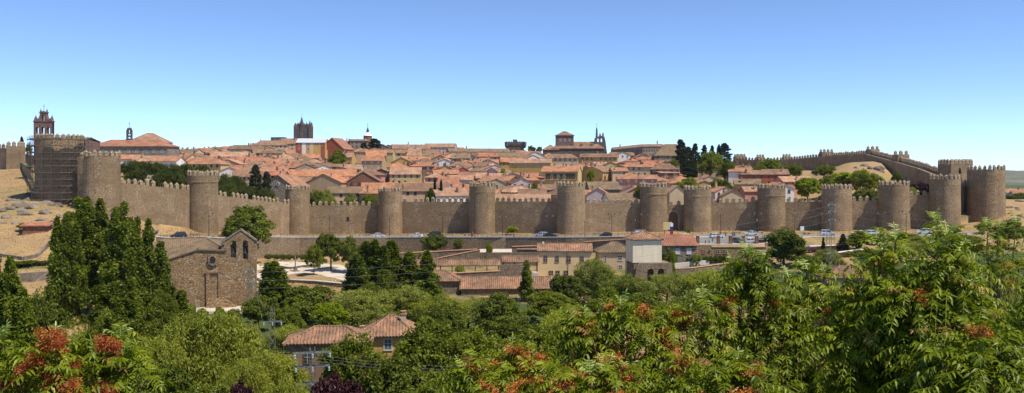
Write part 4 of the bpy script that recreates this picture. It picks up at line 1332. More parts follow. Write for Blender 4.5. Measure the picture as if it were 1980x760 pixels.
def fill_town():
    rr = random.Random(5); cnt = 0; D = 336.0; row = 0
    rows = []
    while D < 640:
        rows.append(D); D += lerp(12.4, 20, (D - 336) / 300)
    for row, D in enumerate(rows):
        # columns where the town stands at that depth
        ul = lerp(560, 320, min(1, (D - 336) / 90)); ur = lerp(1480, 1420, min(1, (D - 336) / 100)) if D < 450 else lerp(1400, 1180, min(1, (D - 450) / 100))
        if D > 560: ur = 1060
        x = X(ul, D) + rr.uniform(0, 8)
        while x < X(ur, D):
            w = rr.uniform(8.5, 15.5); d = rr.uniform(8, 11.5)
            rot = rr.choice((0, 0, PI / 2, PI / 2, PI / 2, rr.uniform(-.6, .6), rr.uniform(-.6, .6), rr.uniform(-.6, .6) + PI / 2))
            foot = w if abs(math.cos(rot)) > .7 else d
            px = x + foot / 2; py = D + rr.uniform(-4, 4); u = U(px, py)
            x += foot + rr.uniform(.0, 1.6)
            rad = min(w, d) / 2
            if any(abs(px - a) < ra * .8 + foot * .38 and abs(py - b) < rb * .9 + rad * .8 for a, b, ra, rb in PLACED): continue
            if 1322 < u < 1420 and D > 440: continue
            zs = ZY(tab(SKY_ROW, u), D)      # keep below the photograph's roof skyline
            h = rr.uniform(5.2, 7.8)
            zb = gz(u, py); rise = d / 2 * rr.uniform(.36, .52)
            kind = 'hip' if rr.random() < .24 else 'gable'
            if zb + h + rise > zs: h = zs - rise - zb
            rowp = foot / 2 / F * 0 + foot / 2 * F / D + 2
            for (a, b, yb, dv) in VIS:
                if dv > D and a < u + rowp and b > u - rowp:
                    h = min(h, ZY(yb, py) - rise - zb)
            if h < 2.6: continue
            nr = min(NEAR, key=lambda t: abs(t[0] - u))
            for tr in range(60):
                wc = rr.choices(WCOL, WW)[0]; rc = rr.choices(RCOL, RW)[0]
                ch = rr.choice((0, 1, 1, 2)) if D < 520 else rr.choice((0, 1))
                c = ['no chimney', 'one chimney', 'two chimneys'][ch]
                size = 'long' if w > 14.5 else ('small' if w < 11 else 'mid sized')
                lab = f"{wc[0]} {'hipped' if kind == 'hip' else 'gabled'} house, {rc[0]} roof, {c}, {ROWN[min(15, row)]} row above the {nr[1]} round tower"
                lab = lab.replace('house', 'house' if size == 'mid sized' else size + ' house') if tr % 2 else lab
                if lab not in LABELS and len(lab.split()) <= 16: break
            house(u, py, w, d, h, rise, kind, wc[1], rc[1], rot, lab, win=rr.choices((0, 1, 2, 3), (3, 4, 1, 1))[0], chim=ch, maxwin=5 if D < 470 else 3, floors=2 if D < 470 else 1, found=5)
            PLACED.append((px, py, foot / 2, (d if foot == w else w) / 2)); cnt += 1
    print('TOWN HOUSES', cnt, 'rows', len(rows))


SKY_ROW = [(300, 292), (340, 290), (380, 288), (420, 285), (480, 280), (520, 275), (560, 272), (640, 270), (700, 274), (760, 281), (850, 282), (900, 287), (1000, 290), (1060, 296), (1180, 292), (1250, 298), (1330, 304), (1420, 318), (1480, 330)]
fill_town()

# painted panels of the striped apartment block
r = [o for o in COL.objects if o.get('label', '').startswith('ochre, red and white striped')][0]
for q, wd, m in ((-7.2, 3.4, 'w_red'), (-3.9, 2.2, 'w_white'), (.6, 2.0, 'w_cream'), (7.3, 2.4, 'w_red')):
    mb = MB(); mb.box((q, -7.03, 6), (wd, .06, 11.4)); mb.build('painted_panel', M[m], r, uv=False)
r = [o for o in COL.objects if o.get('label', '').startswith('red painted apartment block')][0]
for q, wd, m in ((-4.6, 3.4, 'w_white'), (4.9, 4.0, 'w_ochre')):
    mb = MB(); mb.box((-8.03, -q, 4.6), (.06, wd, 9)); mb.build('painted_panel', M[m], r, uv=False)
# ================================================================ buildings outside the wall
def win_near(root, x, y, z, w, h, rz=0, frame='frame_rose', t=.14, name='window', glass='glass'):
    """window with its pane as a sub-part"""
    mb = MB(); d = .08
    mb.box((-w / 2 - t / 2, -d / 2, h / 2), (t, d, h)); mb.box((w / 2 + t / 2, -d / 2, h / 2), (t, d, h))
    mb.box((0, -d / 2 - .02, -t / 2), (w + 2 * t + .1, d + .04, t)); mb.box((0, -d / 2, h + t / 2), (w + 2 * t, d, t))
    f = mb.build(name, M[frame], root, (x, y, z), rz, uv=False)
    mb = MB(); mb.box((0, -.015, h / 2), (w, .03, h)); mb.build('pane', M[glass], f, uv=False)
    mb = MB(); mb.box((0, -.04, h / 2), (.06, .03, h)); mb.box((0, -.041, h * .6), (w, .03, .05)); mb.build('glazing_bar', M['frame_pale'], f, uv=False)
    return f


def yellow_house():
    D = 238; r = house(1092, D + 5, 14.6, 8.6, 7.4, 1.55, 'gable', 'w_straw', 'r_near', -.06, 'peach two storey house with rose window surrounds and lichen roof', name='riverside_house', group=None, chim=0, zbase=ZY(485, D) - 7.4, tiles=True, o=.4)
    y = -4.3
    for q in (-5.2, -2.1, 1.1, 4.6): win_near(r, q, y - .003, 4.3, .85, 1.5)
    win_near(r, -3.7, y - .003, 0.35, 1.0, 1.5); win_near(r, -1.9, y - .003, .2, .9, 1.7); win_near(r, .3, y - .003, .4, .9, 1.5); win_near(r, 3.2, y - .003, .4, .9, 1.5)
    win_near(r, 7.303, -.5, 4.2, .8, 1.4, PI / 2)
    mb = MB(); mb.tube([(.55, y - .12, 7.2), (.55, y - .12, 4.6), (.9, y - .12, 4.0), (.9, y - .12, 0)], .06); mb.build('drain_pipe', M['iron'], r, uv=False)
    mb = MB(); mb.box((-5.9, -.3, 9.0), (.5, .5, .9)); mb.build('chimney', M['w_white'], r, uv=False)


yellow_house()


def grey_house():
    D = 246
    r = house(1188, D + 4, 9.6, 8, 5.4, 2.3, 'hip', 'w_sand', 'r_old', .05, 'sand stone house with hipped lichen roof beside the white tower house', name='riverside_house', group=None, chim=0, zbase=ZY(486, D) - 5.4, tiles=True)
    for q in (.9, 3.4): win_near(r, q, -4.003, 2.9, 1.1, 1.3, frame='frame_pale', glass='glass_blue')
    win_near(r, -3.2, -4.003, 2.8, .5, 1.4, frame='frame_pale'); win_near(r, 1, -4.003, .1, 1.1, 1.4, frame='frame_pale', glass='glass_blue')
    r = house(1308, D + 4, 9.4, 8, 5.4, 2.4, 'gable', 'grey_stone', 'r_red', .04, 'grey stone house with plain red roof beside the white tower house', name='riverside_house', group=None, chim=0, zbase=ZY(473, D) - 5.4, tiles=True)
    for q in (-.6, 2.6): win_near(r, q, -4.003, 2.8, 1.2, 1.5, frame='w_lilac', glass='shutter')
    win_near(r, 2.2, -4.003, -.3, 1.3, 1.4, frame='w_lilac', glass='shutter')


grey_house()


def tower_house():
    D = 224
    zt = ZY(463, D); zb = ZY(508, D)
    r = thing('white_mill_house', 'white square tower house with tiled hipped roof on an arched stone base', 'mill house', (X(1248.5, D), D + 3.6, zb), .12)
    h = zt - zb
    mb = MB(); mb.box((1.3, 0, h / 2), (4.9, 7.2, h)); mb.build('wall', M['w_warm'], r)
    mb = MB(); mb.box((-2.4, .02, h / 2 - .02), (2.7, 7.16, h - .05)); mb.build('side_wall', M['w_warm'], r)
    rm = roof_mb(7.7, 7.4, h + .15, 1.75, 'hip', .35, hipx=3.8); near_tiles(rm, 7.7, 7.4, h + .15, 1.75, 'hip', .35, 3.8); rm.build('roof', M['r_near'], r)
    mb = MB(); mb.box((0, 0, h + .02), (8.0, 7.6, .22)); mb.build('cornice', M['w_tan'], r, uv=False)
    me = curve_plate([[(-3.6, -5.5), (6.6, -5.5), (6.0, -1.2), (4.4, -.05), (-2.2, -.05), (-3.2, -1.2)], arch(.5, -4.6, 1.7, 3.2), arch(3.2, -4.6, 1.7, 3.2)], 1.0)
    me.materials.append(M['retain']); obj('arched_base', me, r, (0, -4.3, 0))
    mb = MB(); mb.box((1.5, .2, -3), (10, 7.6, 5.6)); mb.build('base_block', M['retain'], r)
    mb = MB(); mb.box((1.9, -3.63, -2.9), (5.6, .06, 3.6)); mb.build('arch_shadow_wall', M['dark_stone'], r)  # thin dark panel, its colour stands in for the shade inside the arches


tower_house()
house(1090, 236, 1, 1, 1, .3, 'flat', 'w_tan', 'r_red', 0, 'tiny unused') if False else None


def sheds():
    # long shed
    D = 214
    u0, u1 = 892, 1100; w = (u1 - u0) / F * (D + 2)
    r = house((u0 + u1) / 2, D + 3.2, w, 6.4, 3.5, 2.2, 'gable', 'retain', 'r_near', .035, 'long low stone shed with bright orange tiled roof behind willows', name='long_shed', cat='shed', group=None, chim=0, zbase=ZY(556, D) - 3.5, tiles=True, o=.35)
    r = house(1074, 229, 9.4, 5, 3.2, 1.1, 'gable', 'w_straw', 'r_near', .03, 'orange roofed outbuilding at the foot of the peach house', name='outbuilding', cat='shed', group=None, chim=0, zbase=ZY(545, 229) - 3.2, tiles=True)
    r = house(853, 219, 9.0, 7.2, 4.2, 1.9, 'hip', 'retain', 'r_near', .05, 'square stone pavilion with hipped orange roof beside the poplars', name='stone_pavilion', cat='pavilion', group=None, chim=0, zbase=ZY(541, 216) - 4.2, tiles=True)
    # covered walkways
    for (a, b, ye, yr, D, lab) in ((803, 966, 512, 500, 232, 'longer covered walkway with orange roof on thin dark posts'), (971, 1041, 505, 495, 236, 'shorter covered walkway with orange roof joining the peach house')):
        z = ZY(ye, D); zb = z - 3.1
        r = thing('covered_walkway', lab, 'walkway', (X((a + b) / 2, D), D + 1.8, zb), .05, 'covered walkways')
        w = (b - a) / F * D; rm = roof_mb(w, 3.6, 3.1, 1.15, 'gable', .3, .12); near_tiles(rm, w, 3.6, 3.1, 1.15, 'gable', .3, None); rm.build('roof', M['r_near'], r)
        n = int(w / 3)
        for i in range(n + 1):
            for yy in (-1.6, 1.6):
                mb = MB(); mb.box((0, 0, 1.45), (.16, .16, 3)); mb.build('post', M['iron'], r, (-w / 2 + .3 + i * (w - .6) / n, yy, 0), uv=False)
        mb = MB(); mb.box((0, 0, -.6), (w, 4.4, 1.2)); mb.build('floor_slab', M['pave'], r, uv=False)
    # small brick shed on the dry slope
    r = house(72, 203, 5.2, 3.6, 2.1, .5, 'mono', 'brick', 'r_red', .25, 'small brick hut with red sloping roof among the boulders', name='brick_hut', cat='hut', group=None, chim=0, zbase=ZY(435, 203) - 2.1)


sheds()


def garden_wall(pts, h, label, mat='retain', cop='coping', th=.5, ztop=None, cw=.7):
    """free-standing wall along points (column, depth); ztop rows optional"""
    L0 = (X(*pts[0]), pts[0][1], 0)
    r = thing('garden_wall', label, 'wall', L0)
    mb = MB(); cp = MB()
    for i in range(len(pts) - 1):
        a, b = pts[i], pts[i + 1]
        A, B = Vector((X(*a) - L0[0], a[1] - L0[1], 0)), Vector((X(*b) - L0[0], b[1] - L0[1], 0))
        n = Vector((-(B - A).y, (B - A).x, 0)).normalized()
        if ztop: ta, tb = ZY(ztop[i], a[1]), ZY(ztop[i + 1], b[1]); ba, bb = ta - h, tb - h
        else: ba, bb = gz(*a) - .6, gz(*b) - .6; ta, tb = gz(*a) + h, gz(*b) + h
        t, c = n * th / 2, n * cw / 2
        V = lambda p, z: (p.x, p.y, z)
        mb.hexa([V(A - t, ba), V(B - t, bb), V(B + t, bb), V(A + t, ba)], [V(A - t, ta), V(B - t, tb), V(B + t, tb), V(A + t, ta)])
        if cop: cp.hexa([V(A - c, ta + .004), V(B - c, tb + .004), V(B + c, tb + .004), V(A + c, ta + .004)], [V(A - c * .6, ta + .2), V(B - c * .6, tb + .2), V(B + c * .6, tb + .2), V(A + c * .6, ta + .2)])
    mb.build('masonry', M[mat], r, uv=False)
    if cop: cp.build('coping', M[cop], r, uv=False)
    return r


garden_wall([(768, 268), (850, 268), (922, 266)], 4, 'clay capped wall rising toward the middle of the ramp', ztop=[490, 486, 482])
garden_wall([(834, 262), (928, 261)], 4, 'slanting clay capped wall beside the walkway roof', ztop=[502, 483])
garden_wall([(926, 262), (1040, 258)], 4.2, 'plain stone wall beneath the pale ramp', cop=None, ztop=[488, 488])
garden_wall([(990, 268), (1060, 266)], 3, 'upper clay capped ramp wall beside the peach house gable', ztop=[477, 475])
garden_wall([(1000, 262), (1042, 260)], 3, 'lower clay capped ramp wall beside the peach house', ztop=[482, 482])
garden_wall([(866, 226), (966, 225)], 3.4, 'clay capped garden wall in front of the walkway posts', ztop=[529, 524])
garden_wall([(966, 226), (1012, 226)], 4.2, 'higher block of stone wall at the walkway end', cop=None, ztop=[512, 511])
garden_wall([(1130, 270), (1222, 262)], 3.2, 'long clay capped wall behind the sand stone house', ztop=[468, 462])
garden_wall([(1275, 226), (1340, 228), (1420, 232)], 1.8, 'stone terrace wall below the red roofed house', ztop=[521, 518, 507], cop='coping')
garden_wall([(1290, 238), (1345, 240), (1400, 243)], 1.2, 'low pale terrace wall below the stone gatehouse', 'concrete', None, ztop=[511, 505, 500])
garden_wall([(556, 232), (610, 229), (668, 226)], 1.0, 'low retaining wall of the park lawn under trees', cop='kerb')
garden_wall([(528, 262), (560, 260), (585, 262), (620, 262)], .7, 'curved low wall beside the stone cross', cop='kerb')
garden_wall([(0, 186), (45, 183), (70, 186), (95, 193), (108, 202), (104, 212)], .7, 'long curving drystone wall on the dry slope', cop=None, mat='rock')
garden_wall([(-40, 168), (20, 167), (115, 169)], 1.6, 'rough grey drystone wall below the hedge', cop=None, mat='rock', th=.9)
garden_wall([(80, 206), (110, 208), (128, 210)], 1.6, 'dark masonry wall beside the brick hut', cop=None)
garden_wall([(1565, 250), (1640, 249)], 1.0, 'white topped terrace wall behind the pylon', cop='concrete', cw=1.2)
garden_wall([(1588, 238), (1668, 238)], 1.2, 'broad pale kerb wall below the pylon', cop='concrete', cw=1.6)


def ramp_slab():
    mb = MB(); a = (X(928, 272), 272, ZY(489, 272)); b = (X(1003, 272), 272, ZY(488, 272)); c = (X(1003, 282), 282, ZY(481, 282)); d = (X(928, 282), 282, ZY(481.5, 282))
    dn = lambda p: (p[0], p[1], p[2] - .4)
    mb.hexa([dn(p) for p in (a, b, c, d)], [a, b, c, d])
    struct('ramp_path', mb.mesh('ramp_path', M['pave'], False, False), 'pale concrete ramp below the road wall', 'path')
    r = thing('stair', 'stone stair climbing the road wall beside the ramp', 'stair', (X(952, 285), 285.5, ZY(471, 285)))
    mb = MB()
    for i in range(10): mb.box((i * .42, 0, i * .19 - 1.2), (.42, 1.2, 2.4))
    mb.build('flight', M['concrete'], r, uv=False)
    mb = MB(); mb.hexa([(-.3, -.8, -2.4), (4.3, -.8, -2.4), (4.3, -.62, -2.4), (-.3, -.62, -2.4)], [(-.3, -.8, .3), (4.3, -.8, 2.2), (4.3, -.62, 2.2), (-.3, -.62, .3)]); mb.build('stringer_wall', M['retain'], r, uv=False)


ramp_slab()


def plaza():
    def sheet(name, pts, dz, mat, label):
        mb = MB()
        # strips follow the ground
        for (a, b) in zip(pts, pts[1:]):
            n = 8
            for j in range(n):
                q = lambda p, t: (lambda u, D: (X(u, D), D, gz(u, D) + dz))(p[0], lerp(p[1], p[2], t))
                mb.quad(q(a, j / n), q(b, j / n), q(b, (j + 1) / n), q(a, (j + 1) / n))
        return struct(name, mb.mesh(name, mat, False, False), label)
    fine = lambda l: [(lerp(a[0], b[0], t), lerp(a[1], b[1], t), lerp(a[2], b[2], t)) for a, b in zip(l, l[1:]) for t in (0, .25, .5, .75)] + [l[-1]]
    sheet('plaza_pavement', fine([(484, 196, 262), (496, 202, 268), (520, 240, 274), (545, 246, 275), (580, 250, 275), (620, 243, 270), (668, 236, 262), (690, 236, 258)]), .06, M['pave'], 'pale paved plaza between the chapel and park trees')
    # stone cross
    D = 256; r = thing('stone_cross', 'tall thin stone cross on a square pedestal in the plaza', 'wayside cross', (X(571, D), D, gz(571, D)))
    mb = MB(); mb.box((0, 0, .2), (2, 2, .4)); mb.box((0, 0, .9), (1, 1, 1.0)); mb.box((0, 0, 1.45), (1.2, 1.2, .14)); mb.build('pedestal', M['grey_stone'], r, uv=False)
    mb = MB(); mb.lathe([(.2, 1.5), (.15, 4.4)], seg=8); mb.box((0, 0, 4.75), (.22, .2, .8)); mb.box((0, 0, 4.8), (.85, .2, .2)); mb.build('shaft', M['grey_stone'], r, uv=False)
    r = thing('stone_bench', 'pale slab bench on the plaza beside the chapel', 'bench', (X(501, 236), 236, gz(501, 236)), -.9)
    mb = MB(); mb.box((0, 0, .62), (5, 1.3, .3)); mb.build('seat', M['concrete'], r, uv=False)
    for q in (-1.8, 1.8):
        mb = MB(); mb.box((q, 0, .24), (.5, 1.0, .48)); mb.build('leg', M['grey_stone'], r, uv=False)


plaza()


def chapel():
    D = 186; s = D / F; zb = ZY(592, D)
    r = thing('stone_chapel', 'old sandstone chapel with bell gable, oculus and stepped doorway', 'chapel', (X(400, D), D, zb), .25)
    # west front: outline traced around the two roof slopes and the bell gable
    P = lambda u, y: ((u - 400) * s * 1.03, (592 - y) * s)
    y0 = 0
    out = [P(318, 612), P(490, 612), P(490, 469), P(461, 446), P(426, 471), P(426, 484), P(393, 481.5), P(384, 482), P(318, 503)]
    me = curve_plate([out, arch(*P(447.5, 500), 11 * s, 34 * s), arch(*P(469.5, 503), 10.5 * s, 37 * s)], 1.5)
    me.materials.append(M['church']); obj('west_front', me, r, (0, .75, 0))
    # buttress edge and gable coping
    mb = MB()
    for a, b in (((490.5, 469), (461, 446)), ((461, 446), (425, 471))):
        p, q = P(*a), P(*b); mb.hexa([(q[0], -.15, q[1] - .05), (p[0], -.15, p[1] - .05), (p[0], 1.7, p[1] - .05), (q[0], 1.7, q[1] - .05)], [(q[0], -.15, q[1] + .32), (p[0], -.15, p[1] + .32), (p[0], 1.7, p[1] + .32), (q[0], 1.7, q[1] + .32)])
    mb.build('gable_coping', M['grey_stone'], r, uv=False)
    mb = MB(); mb.box((P(426, 0)[0] + .2, .7, P(0, 471.5)[1]), (.9, 1.9, .35)); mb.build('kneeler', M['grey_stone'], r, uv=False)
    # nave and aisle behind
    w0, w1 = P(318, 0)[0] - 3.5, P(430, 0)[0]
    rid = P(392, 0)[0]; zr = P(0, 461)[1] - .4; ze = P(0, 507)[1]; zr2 = P(0, 483)[1]
    mb = MB(); mb.box(((w0 + w1) / 2, 7.6, (ze - .8) / 2 - 1), (w1 - w0, 12, ze + 1.2)); mb.box(((rid + w1) / 2, 11.6, zr2 / 2), (w1 - rid, 19.9, zr2 - .5)); mb.build('nave_wall', M['church'], r, uv=False)
    # roof: broad weathered slope to the north, short hipped slope above the door
    ym, yb = .9, 22
    kx = (P(0, 482)[1] - P(0, 503)[1]) / (P(384, 0)[0] - P(318, 0)[0]); B = (rid - .9, -.25, zr2 + .12)
    C = (rid + .2, 7.0, zr); ky = (zr - B[2] - kx * (C[0] - B[0])) / 7.25
    pl = lambda x, y: (x, y, B[2] + kx * (x - B[0]) + ky * (y + .25))
    A = pl(w0 - .6, -.25); Dd = pl(rid - 10, 18); E = pl(w0 - 11, 12)
    F_ = (w1 + .5, -.25, zr2 - .2); G = (w1 + .5, yb, zr2 - .2)
    rm = MB()
    for poly in ((A, B, C, Dd, E), (B, F_, C), (F_, G, Dd, C)):
        k = len(poly); n = len(rm.v)
        rm.v += [tuple(p) for p in poly] + [(p[0], p[1], p[2] - .22) for p in poly]
        rm.f.append(tuple(range(n, n + k))); rm.mi.append(0); rm.f.append(tuple(range(n + 2 * k - 1, n + k - 1, -1))); rm.mi.append(0)
        for i in range(k):
            j = (i + 1) % k; rm.f.append((n + i, n + k + i, n + k + j, n + j)); rm.mi.append(0)
    # ribs of tiles
    def ribs(a, b, c, d, n):
        a, b, c, d = map(Vector, (a, b, c, d))
        for i in range(n):
            t = (i + .5) / n; rm.tube([a.lerp(b, t) + Vector((0, 0, .02)), d.lerp(c, t) + Vector((0, 0, .02))], .11, .11, 4)
    ribs(A, E, Dd, C, 40); ribs(B, F_, (rid + .05, 7.5, zr), (rid - .05, 7.5, zr), 14)
    ridge_tiles(rm, B, C, .2); ridge_tiles(rm, F_, C, .2); ridge_tiles(rm, C, Dd, .2)
    rm.build('roof', M['r_old'], r)
    # oculus
    ox, oz = P(409.5, 503)
    mb = MB(); mb.box((0, -.08, 0), (17 * s, .3, 21 * s)); oc = mb.build('oculus_frame', M['church'], r, (ox + .1, 0, oz), uv=False)
    mb = MB(); mb.lathe([(.95, -.1), (.95, .1), (.62, .14), (.6, .0)], seg=20); me = mb.mesh('oculus_ring', M['church'], False, False); me.transform(Matrix.Rotation(PI / 2, 4, 'X')); me.transform(Matrix.Scale(1.25, 4, (0, 0, 1))); obj('oculus_ring', me, oc, (0, -.3, 0))
    mb = MB(); mb.lathe([(.6, -.02), (.6, .03)], seg=20); me = mb.mesh('pane', M['glass'], False, False); me.transform(Matrix.Rotation(PI / 2, 4, 'X')); me.transform(Matrix.Scale(1.25, 4, (0, 0, 1))); obj('pane', me, oc, (0, -.38, 0))
    # portal
    x0, x1 = P(399, 0)[0], P(427, 0)[0]; zt = P(0, 529)[1]; zs = P(0, 577)[1]
    mb = MB(); mb.box((x0 + .35, -.12, zt / 2), (.7, .5, zt)); mb.box((x1 - .35, -.12, zt / 2), (.7, .5, zt)); mb.box(((x0 + x1) / 2, -.121, zt + .25), (x1 - x0 + .3, .52, .5))
    pt = mb.build('portal', M['church'], r, uv=False)
    mb = MB(); mb.box(((x0 + x1) / 2, -.04, (zt + zs) / 2 - .1), (x1 - x0 - 1.4, .12, zt - zs)); mb.build('door', M['church'], pt, uv=False)
    mb = MB()
    for i in range(7): mb.box(((x0 + x1) / 2 + .5 + i * .18, -.3 - i * .36, (7 - i) * .24 / 2 - .4), (x1 - x0 + .2 + i * .45, .75 + (.1 if i == 6 else 0), (7 - i) * .24 + .8))
    mb.build('steps', M['church'], r, uv=False)
    mb = MB(); mb.box((P(385, 0)[0], -1.2, .5), (.9, .9, 1.6)); mb.build('plinth_block', M['grey_stone'], r, uv=False)
    for (u, y, hh) in ((447.5, 500, 30), (469.5, 503, 33)):
        px, pz = P(u, y)
        mb = MB(); mb.box((px, .9, pz + hh * s * .75), (11 * s, .25, .25)); mb.lathe([(.02, 1.5), (.35, 1.2), (.5, .35), (.62, .2)], (px, .9, pz + hh * s * .75 - 1.6), 10); mb.build('bell', M['iron'], r, uv=False)
    # forecourt
    mb = MB(); pts = [(372, 181), (480, 186)]
    q = [(X(368, 178), 178), (X(486, 181), 181), (X(490, 187), 187), (X(366, 184), 184)]
    mb.hexa([(x, y, zb - 1.6) for x, y in q], [(x, y, zb - .02) for x, y in q]); struct('chapel_forecourt_path', mb.mesh('forecourt', M['pave'], False, False), 'narrow paved forecourt along the chapel front', 'path')


chapel()


def gatehouse():
    D = 250.6
    z0 = ZY(505, D); zt = ZY(474, D)
    r = thing('stone_gatehouse', 'low rubble stone building under the square with orange door and small windows', 'building', (X(1400, D), D, z0), .015)
    x0, x1 = X(1337, D) - X(1400, D), X(1482, D) - X(1400, D); h = zt - z0
    mb = MB(); xm = X(1376, D) - X(1400, D)
    mb.box(((x0 + xm) / 2, .8, h / 2 - 1.5), (xm - x0, 1.6, h + 3)); mb.box(((xm + x1) / 2, .803, h / 2 - 1.8), (x1 - xm, 1.6, h + 2.4)); mb.build('wall', M['church'], r, uv=False)
    mb = MB(); mb.box(((xm + x1) / 2, .8, h - .55), (x1 - xm, 1.9, .14)); mb.build('coping', M['wall_top'], r, uv=False)
    for u, w, hh, y in ((1360, .7, 1.0, 490), (1387, 1.1, .9, 490), (1402, 1.1, .9, 489.5)):
        win_near(r, X(u, D) - X(1400, D), -.003, ZY(y, D) - z0, w, hh, 0, 'coping')
    f = win_near(r, X(1349, D) - X(1400, D), -.003, ZY(495, D) - z0, .95, 1.9, 0, 'coping', name='door', glass='wood_orange')
    mb = MB(); mb.box((X(1373, D) - X(1400, D), -.15, ZY(483, D) - z0), (.3, .3, .5)); mb.build('wall_lamp', M['lamp_white'], r, uv=False)
    for u in (1327, 1349, 1389, 1412.5, 1437, 1463):
        DD = 253.2; b = thing('brick_pillar', None, 'pillar', (X(u, DD), DD, gz(u, DD)), .05, 'brick pillars along the square')
        tag(b, {1327: 'brick pillar nearest the red roof and white people carrier', 1349: 'brick pillar above the orange door', 1389: 'brick pillar in front of the silver estate car', 1412.5: 'brick pillar left of the dark green car', 1437: 'brick pillar in front of the low silver saloon, clear of it', 1463: 'brick pillar at the pale curved parapet'}[u])
        mb = MB(); mb.box((0, 0, 1.15), (.82, .82, 2.3)); mb.build('shaft', M['brick'], b, uv=False)
        mb = MB(); mb.box((0, 0, 2.36), (1.0, 1.0, .13)); mb.box((0, 0, 2.5), (.7, .7, .2), taper=.4); mb.build('cap', M['coping'], b, uv=False)
    # curved parapet
    c = thing('curved_parapet', 'curved pale topped parapet at the end of the square', 'parapet', (X(1484, 262), 262, gz(1484, 262)))
    mb = MB(); cp = MB(); R = 5.6; pts = []
    for i in range(15):
        a = PI * .45 + PI * 1.0 * i / 14; pts.append((R * math.cos(a), R * .9 * math.sin(a)))
    for a, b in zip(pts, pts[1:]):
        k = .93; q = lambda p, m, z: (p[0] * m, p[1] * m, z)
        mb.hexa([q(a, 1, -3), q(a, k, -3), q(b, k, -3), q(b, 1, -3)], [q(a, 1, .8), q(a, k, .8), q(b, k, .8), q(b, 1, .8)])
        cp.hexa([q(a, 1.02, .804), q(a, .9, .804), q(b, .9, .804), q(b, 1.02, .804)], [q(a, 1.02, 1.0), q(a, .9, 1.0), q(b, .9, 1.0), q(b, 1.02, 1.0)])
    mb.build('masonry', M['brick'], c, uv=False); cp.build('coping', M['concrete'], c, uv=False)


gatehouse()


def near_house():
    D = 124
    zb = -9.3
    r = thing('brown_house', 'brown house with old clay tile roofs half hidden by trees', 'house', (X(672, D), D + 4, zb), .10)
    s = D / F
    # low wing
    e = ZY(664, D - 1) - zb; w = 11.5
    mb = MB(); mb.box((-3.2, 0, e / 2 - .6), (w, 6.4, e + .9)); mb.build('wing_wall', M['w_brown'], r)
    rm = roof_mb(w, 6.4, e, 1.55, 'hip', .45, hipx=3.6); near_tiles(rm, w, 6.4, e, 1.55, 'hip', .45, 3.6); rm.build('wing_roof', M['r_near'], r, (-3.2, 0, 0))
    mb = MB(); mb.box((-3.2, 0, e - .28), (w + .5, 6.9, .16)); mb.build('wing_eaves', M['coping'], r, uv=False)
    for q in (-6, -2): win_near(r, q, -3.203, e - 3, .9, 1.4, frame='frame_dark')
    # taller block
    e2 = ZY(645, D + 6) - zb
    mb = MB(); mb.box((5.4, 5.2, e2 / 2 - .6), (7.0, 8, e2 + .9)); mb.build('main_wall', M['w_ochre'], r)
    rm = roof_mb(7.0, 8, e2, 2.1, 'hip', .5, hipx=3.2); near_tiles(rm, 7.0, 8, e2, 2.1, 'hip', .5, 3.2); rm.build('main_roof', M['r_near'], r, (5.4, 5.2, 0))
    win_near(r, 5.0, 1.197, e2 - 2.3, 1.0, 1.5, frame='frame_pale', glass='glass_blue'); win_near(r, 7.4, 1.197, e2 - 2.3, 1.0, 1.5, frame='frame_pale', glass='glass_blue')
    obj('chimney', CHM[2], r, (1.2, 2.6, e2 - .6)); obj('chimney', CHM[2], r, (7.2, 4, e2 + 1.3))
    mb = MB(); mb.tube([(3.2, 3.2, e2), (3.2, 3.2, e2 + 3)], .04); mb.tube([(2.8, 3.2, e2 + 2.7), (3.6, 3.2, e2 + 2.7)], .025); mb.build('antenna', M['iron'], r, uv=False)
    # houses glimpsed through the trees on the near slope
    h1 = house(1262, 64, 6, 5, 3.8, 1.4, 'gable', 'brick', 'r_near', .2, 'brick house glimpsed through the seed laden branches', name='slope_house', group=None, chim=0, zbase=ZY(690, 62) - 3.4, tiles=True)
    h2 = house(1440, 72, 6.5, 6, 4, 1.5, 'hip', 'w_yellow', 'r_near', -.1, 'yellow plastered house glimpsed behind thin bare stems', name='slope_house', group=None, chim=0, zbase=ZY(636, 70) - 3.6, tiles=True)
    h3 = house(1640, 205, 12, 8, 4.5, 2.0, 'hip', 'w_tan', 'r_near', .1, 'low house with salmon roof below the pylon', name='riverside_house', group=None, chim=1, zbase=ZY(533, 203) - 4.5, tiles=True)
    # far houses beyond the corner
    house(1962, 690, 20, 12, 6, 3, 'gable', 'w_white', 'r_orange', .05, 'long white house with orange roof far beyond the corner tower', group='houses beyond the corner', zbase=ZY(372, 690) - 6, chim=1, win=1)
    house(1985, 660, 22, 12, 6, 3, 'gable', 'w_cream', 'r_red', -.1, 'cream house with red roof at the far edge beyond the slope', group='houses beyond the corner', zbase=ZY(377, 660) - 6, chim=0, win=1)
    house(2030, 700, 22, 12, 6, 3, 'gable', 'w_tan', 'r_pink', .1, 'tan house with pale roof farthest beyond the rocky slope', group='houses beyond the corner', zbase=ZY(375, 700) - 6, chim=0, win=1)


near_house()
# ================================================================ trees
RN = np.random.default_rng(3)


def leaf_mesh(name, P, A, N, Ls, Ws, tone, mat):
    """rhombic leaves: base point P, axis A, normal N (all n x 3), lengths, widths"""
    n = len(P); B = np.cross(A, N); B /= np.linalg.norm(B, axis=1, keepdims=True) + 1e-9
    L1 = Ls[:, None]; W1 = Ws[:, None]
    v = np.empty((n, 4, 3))
    v[:, 0] = P; v[:, 1] = P + A * L1 * .45 + B * W1 * .5; v[:, 2] = P + A * L1; v[:, 3] = P + A * L1 * .45 - B * W1 * .5
    return raw_mesh(name, v.reshape(-1, 3), np.arange(n * 4).reshape(-1, 4), np.repeat(tone, 4), mat)


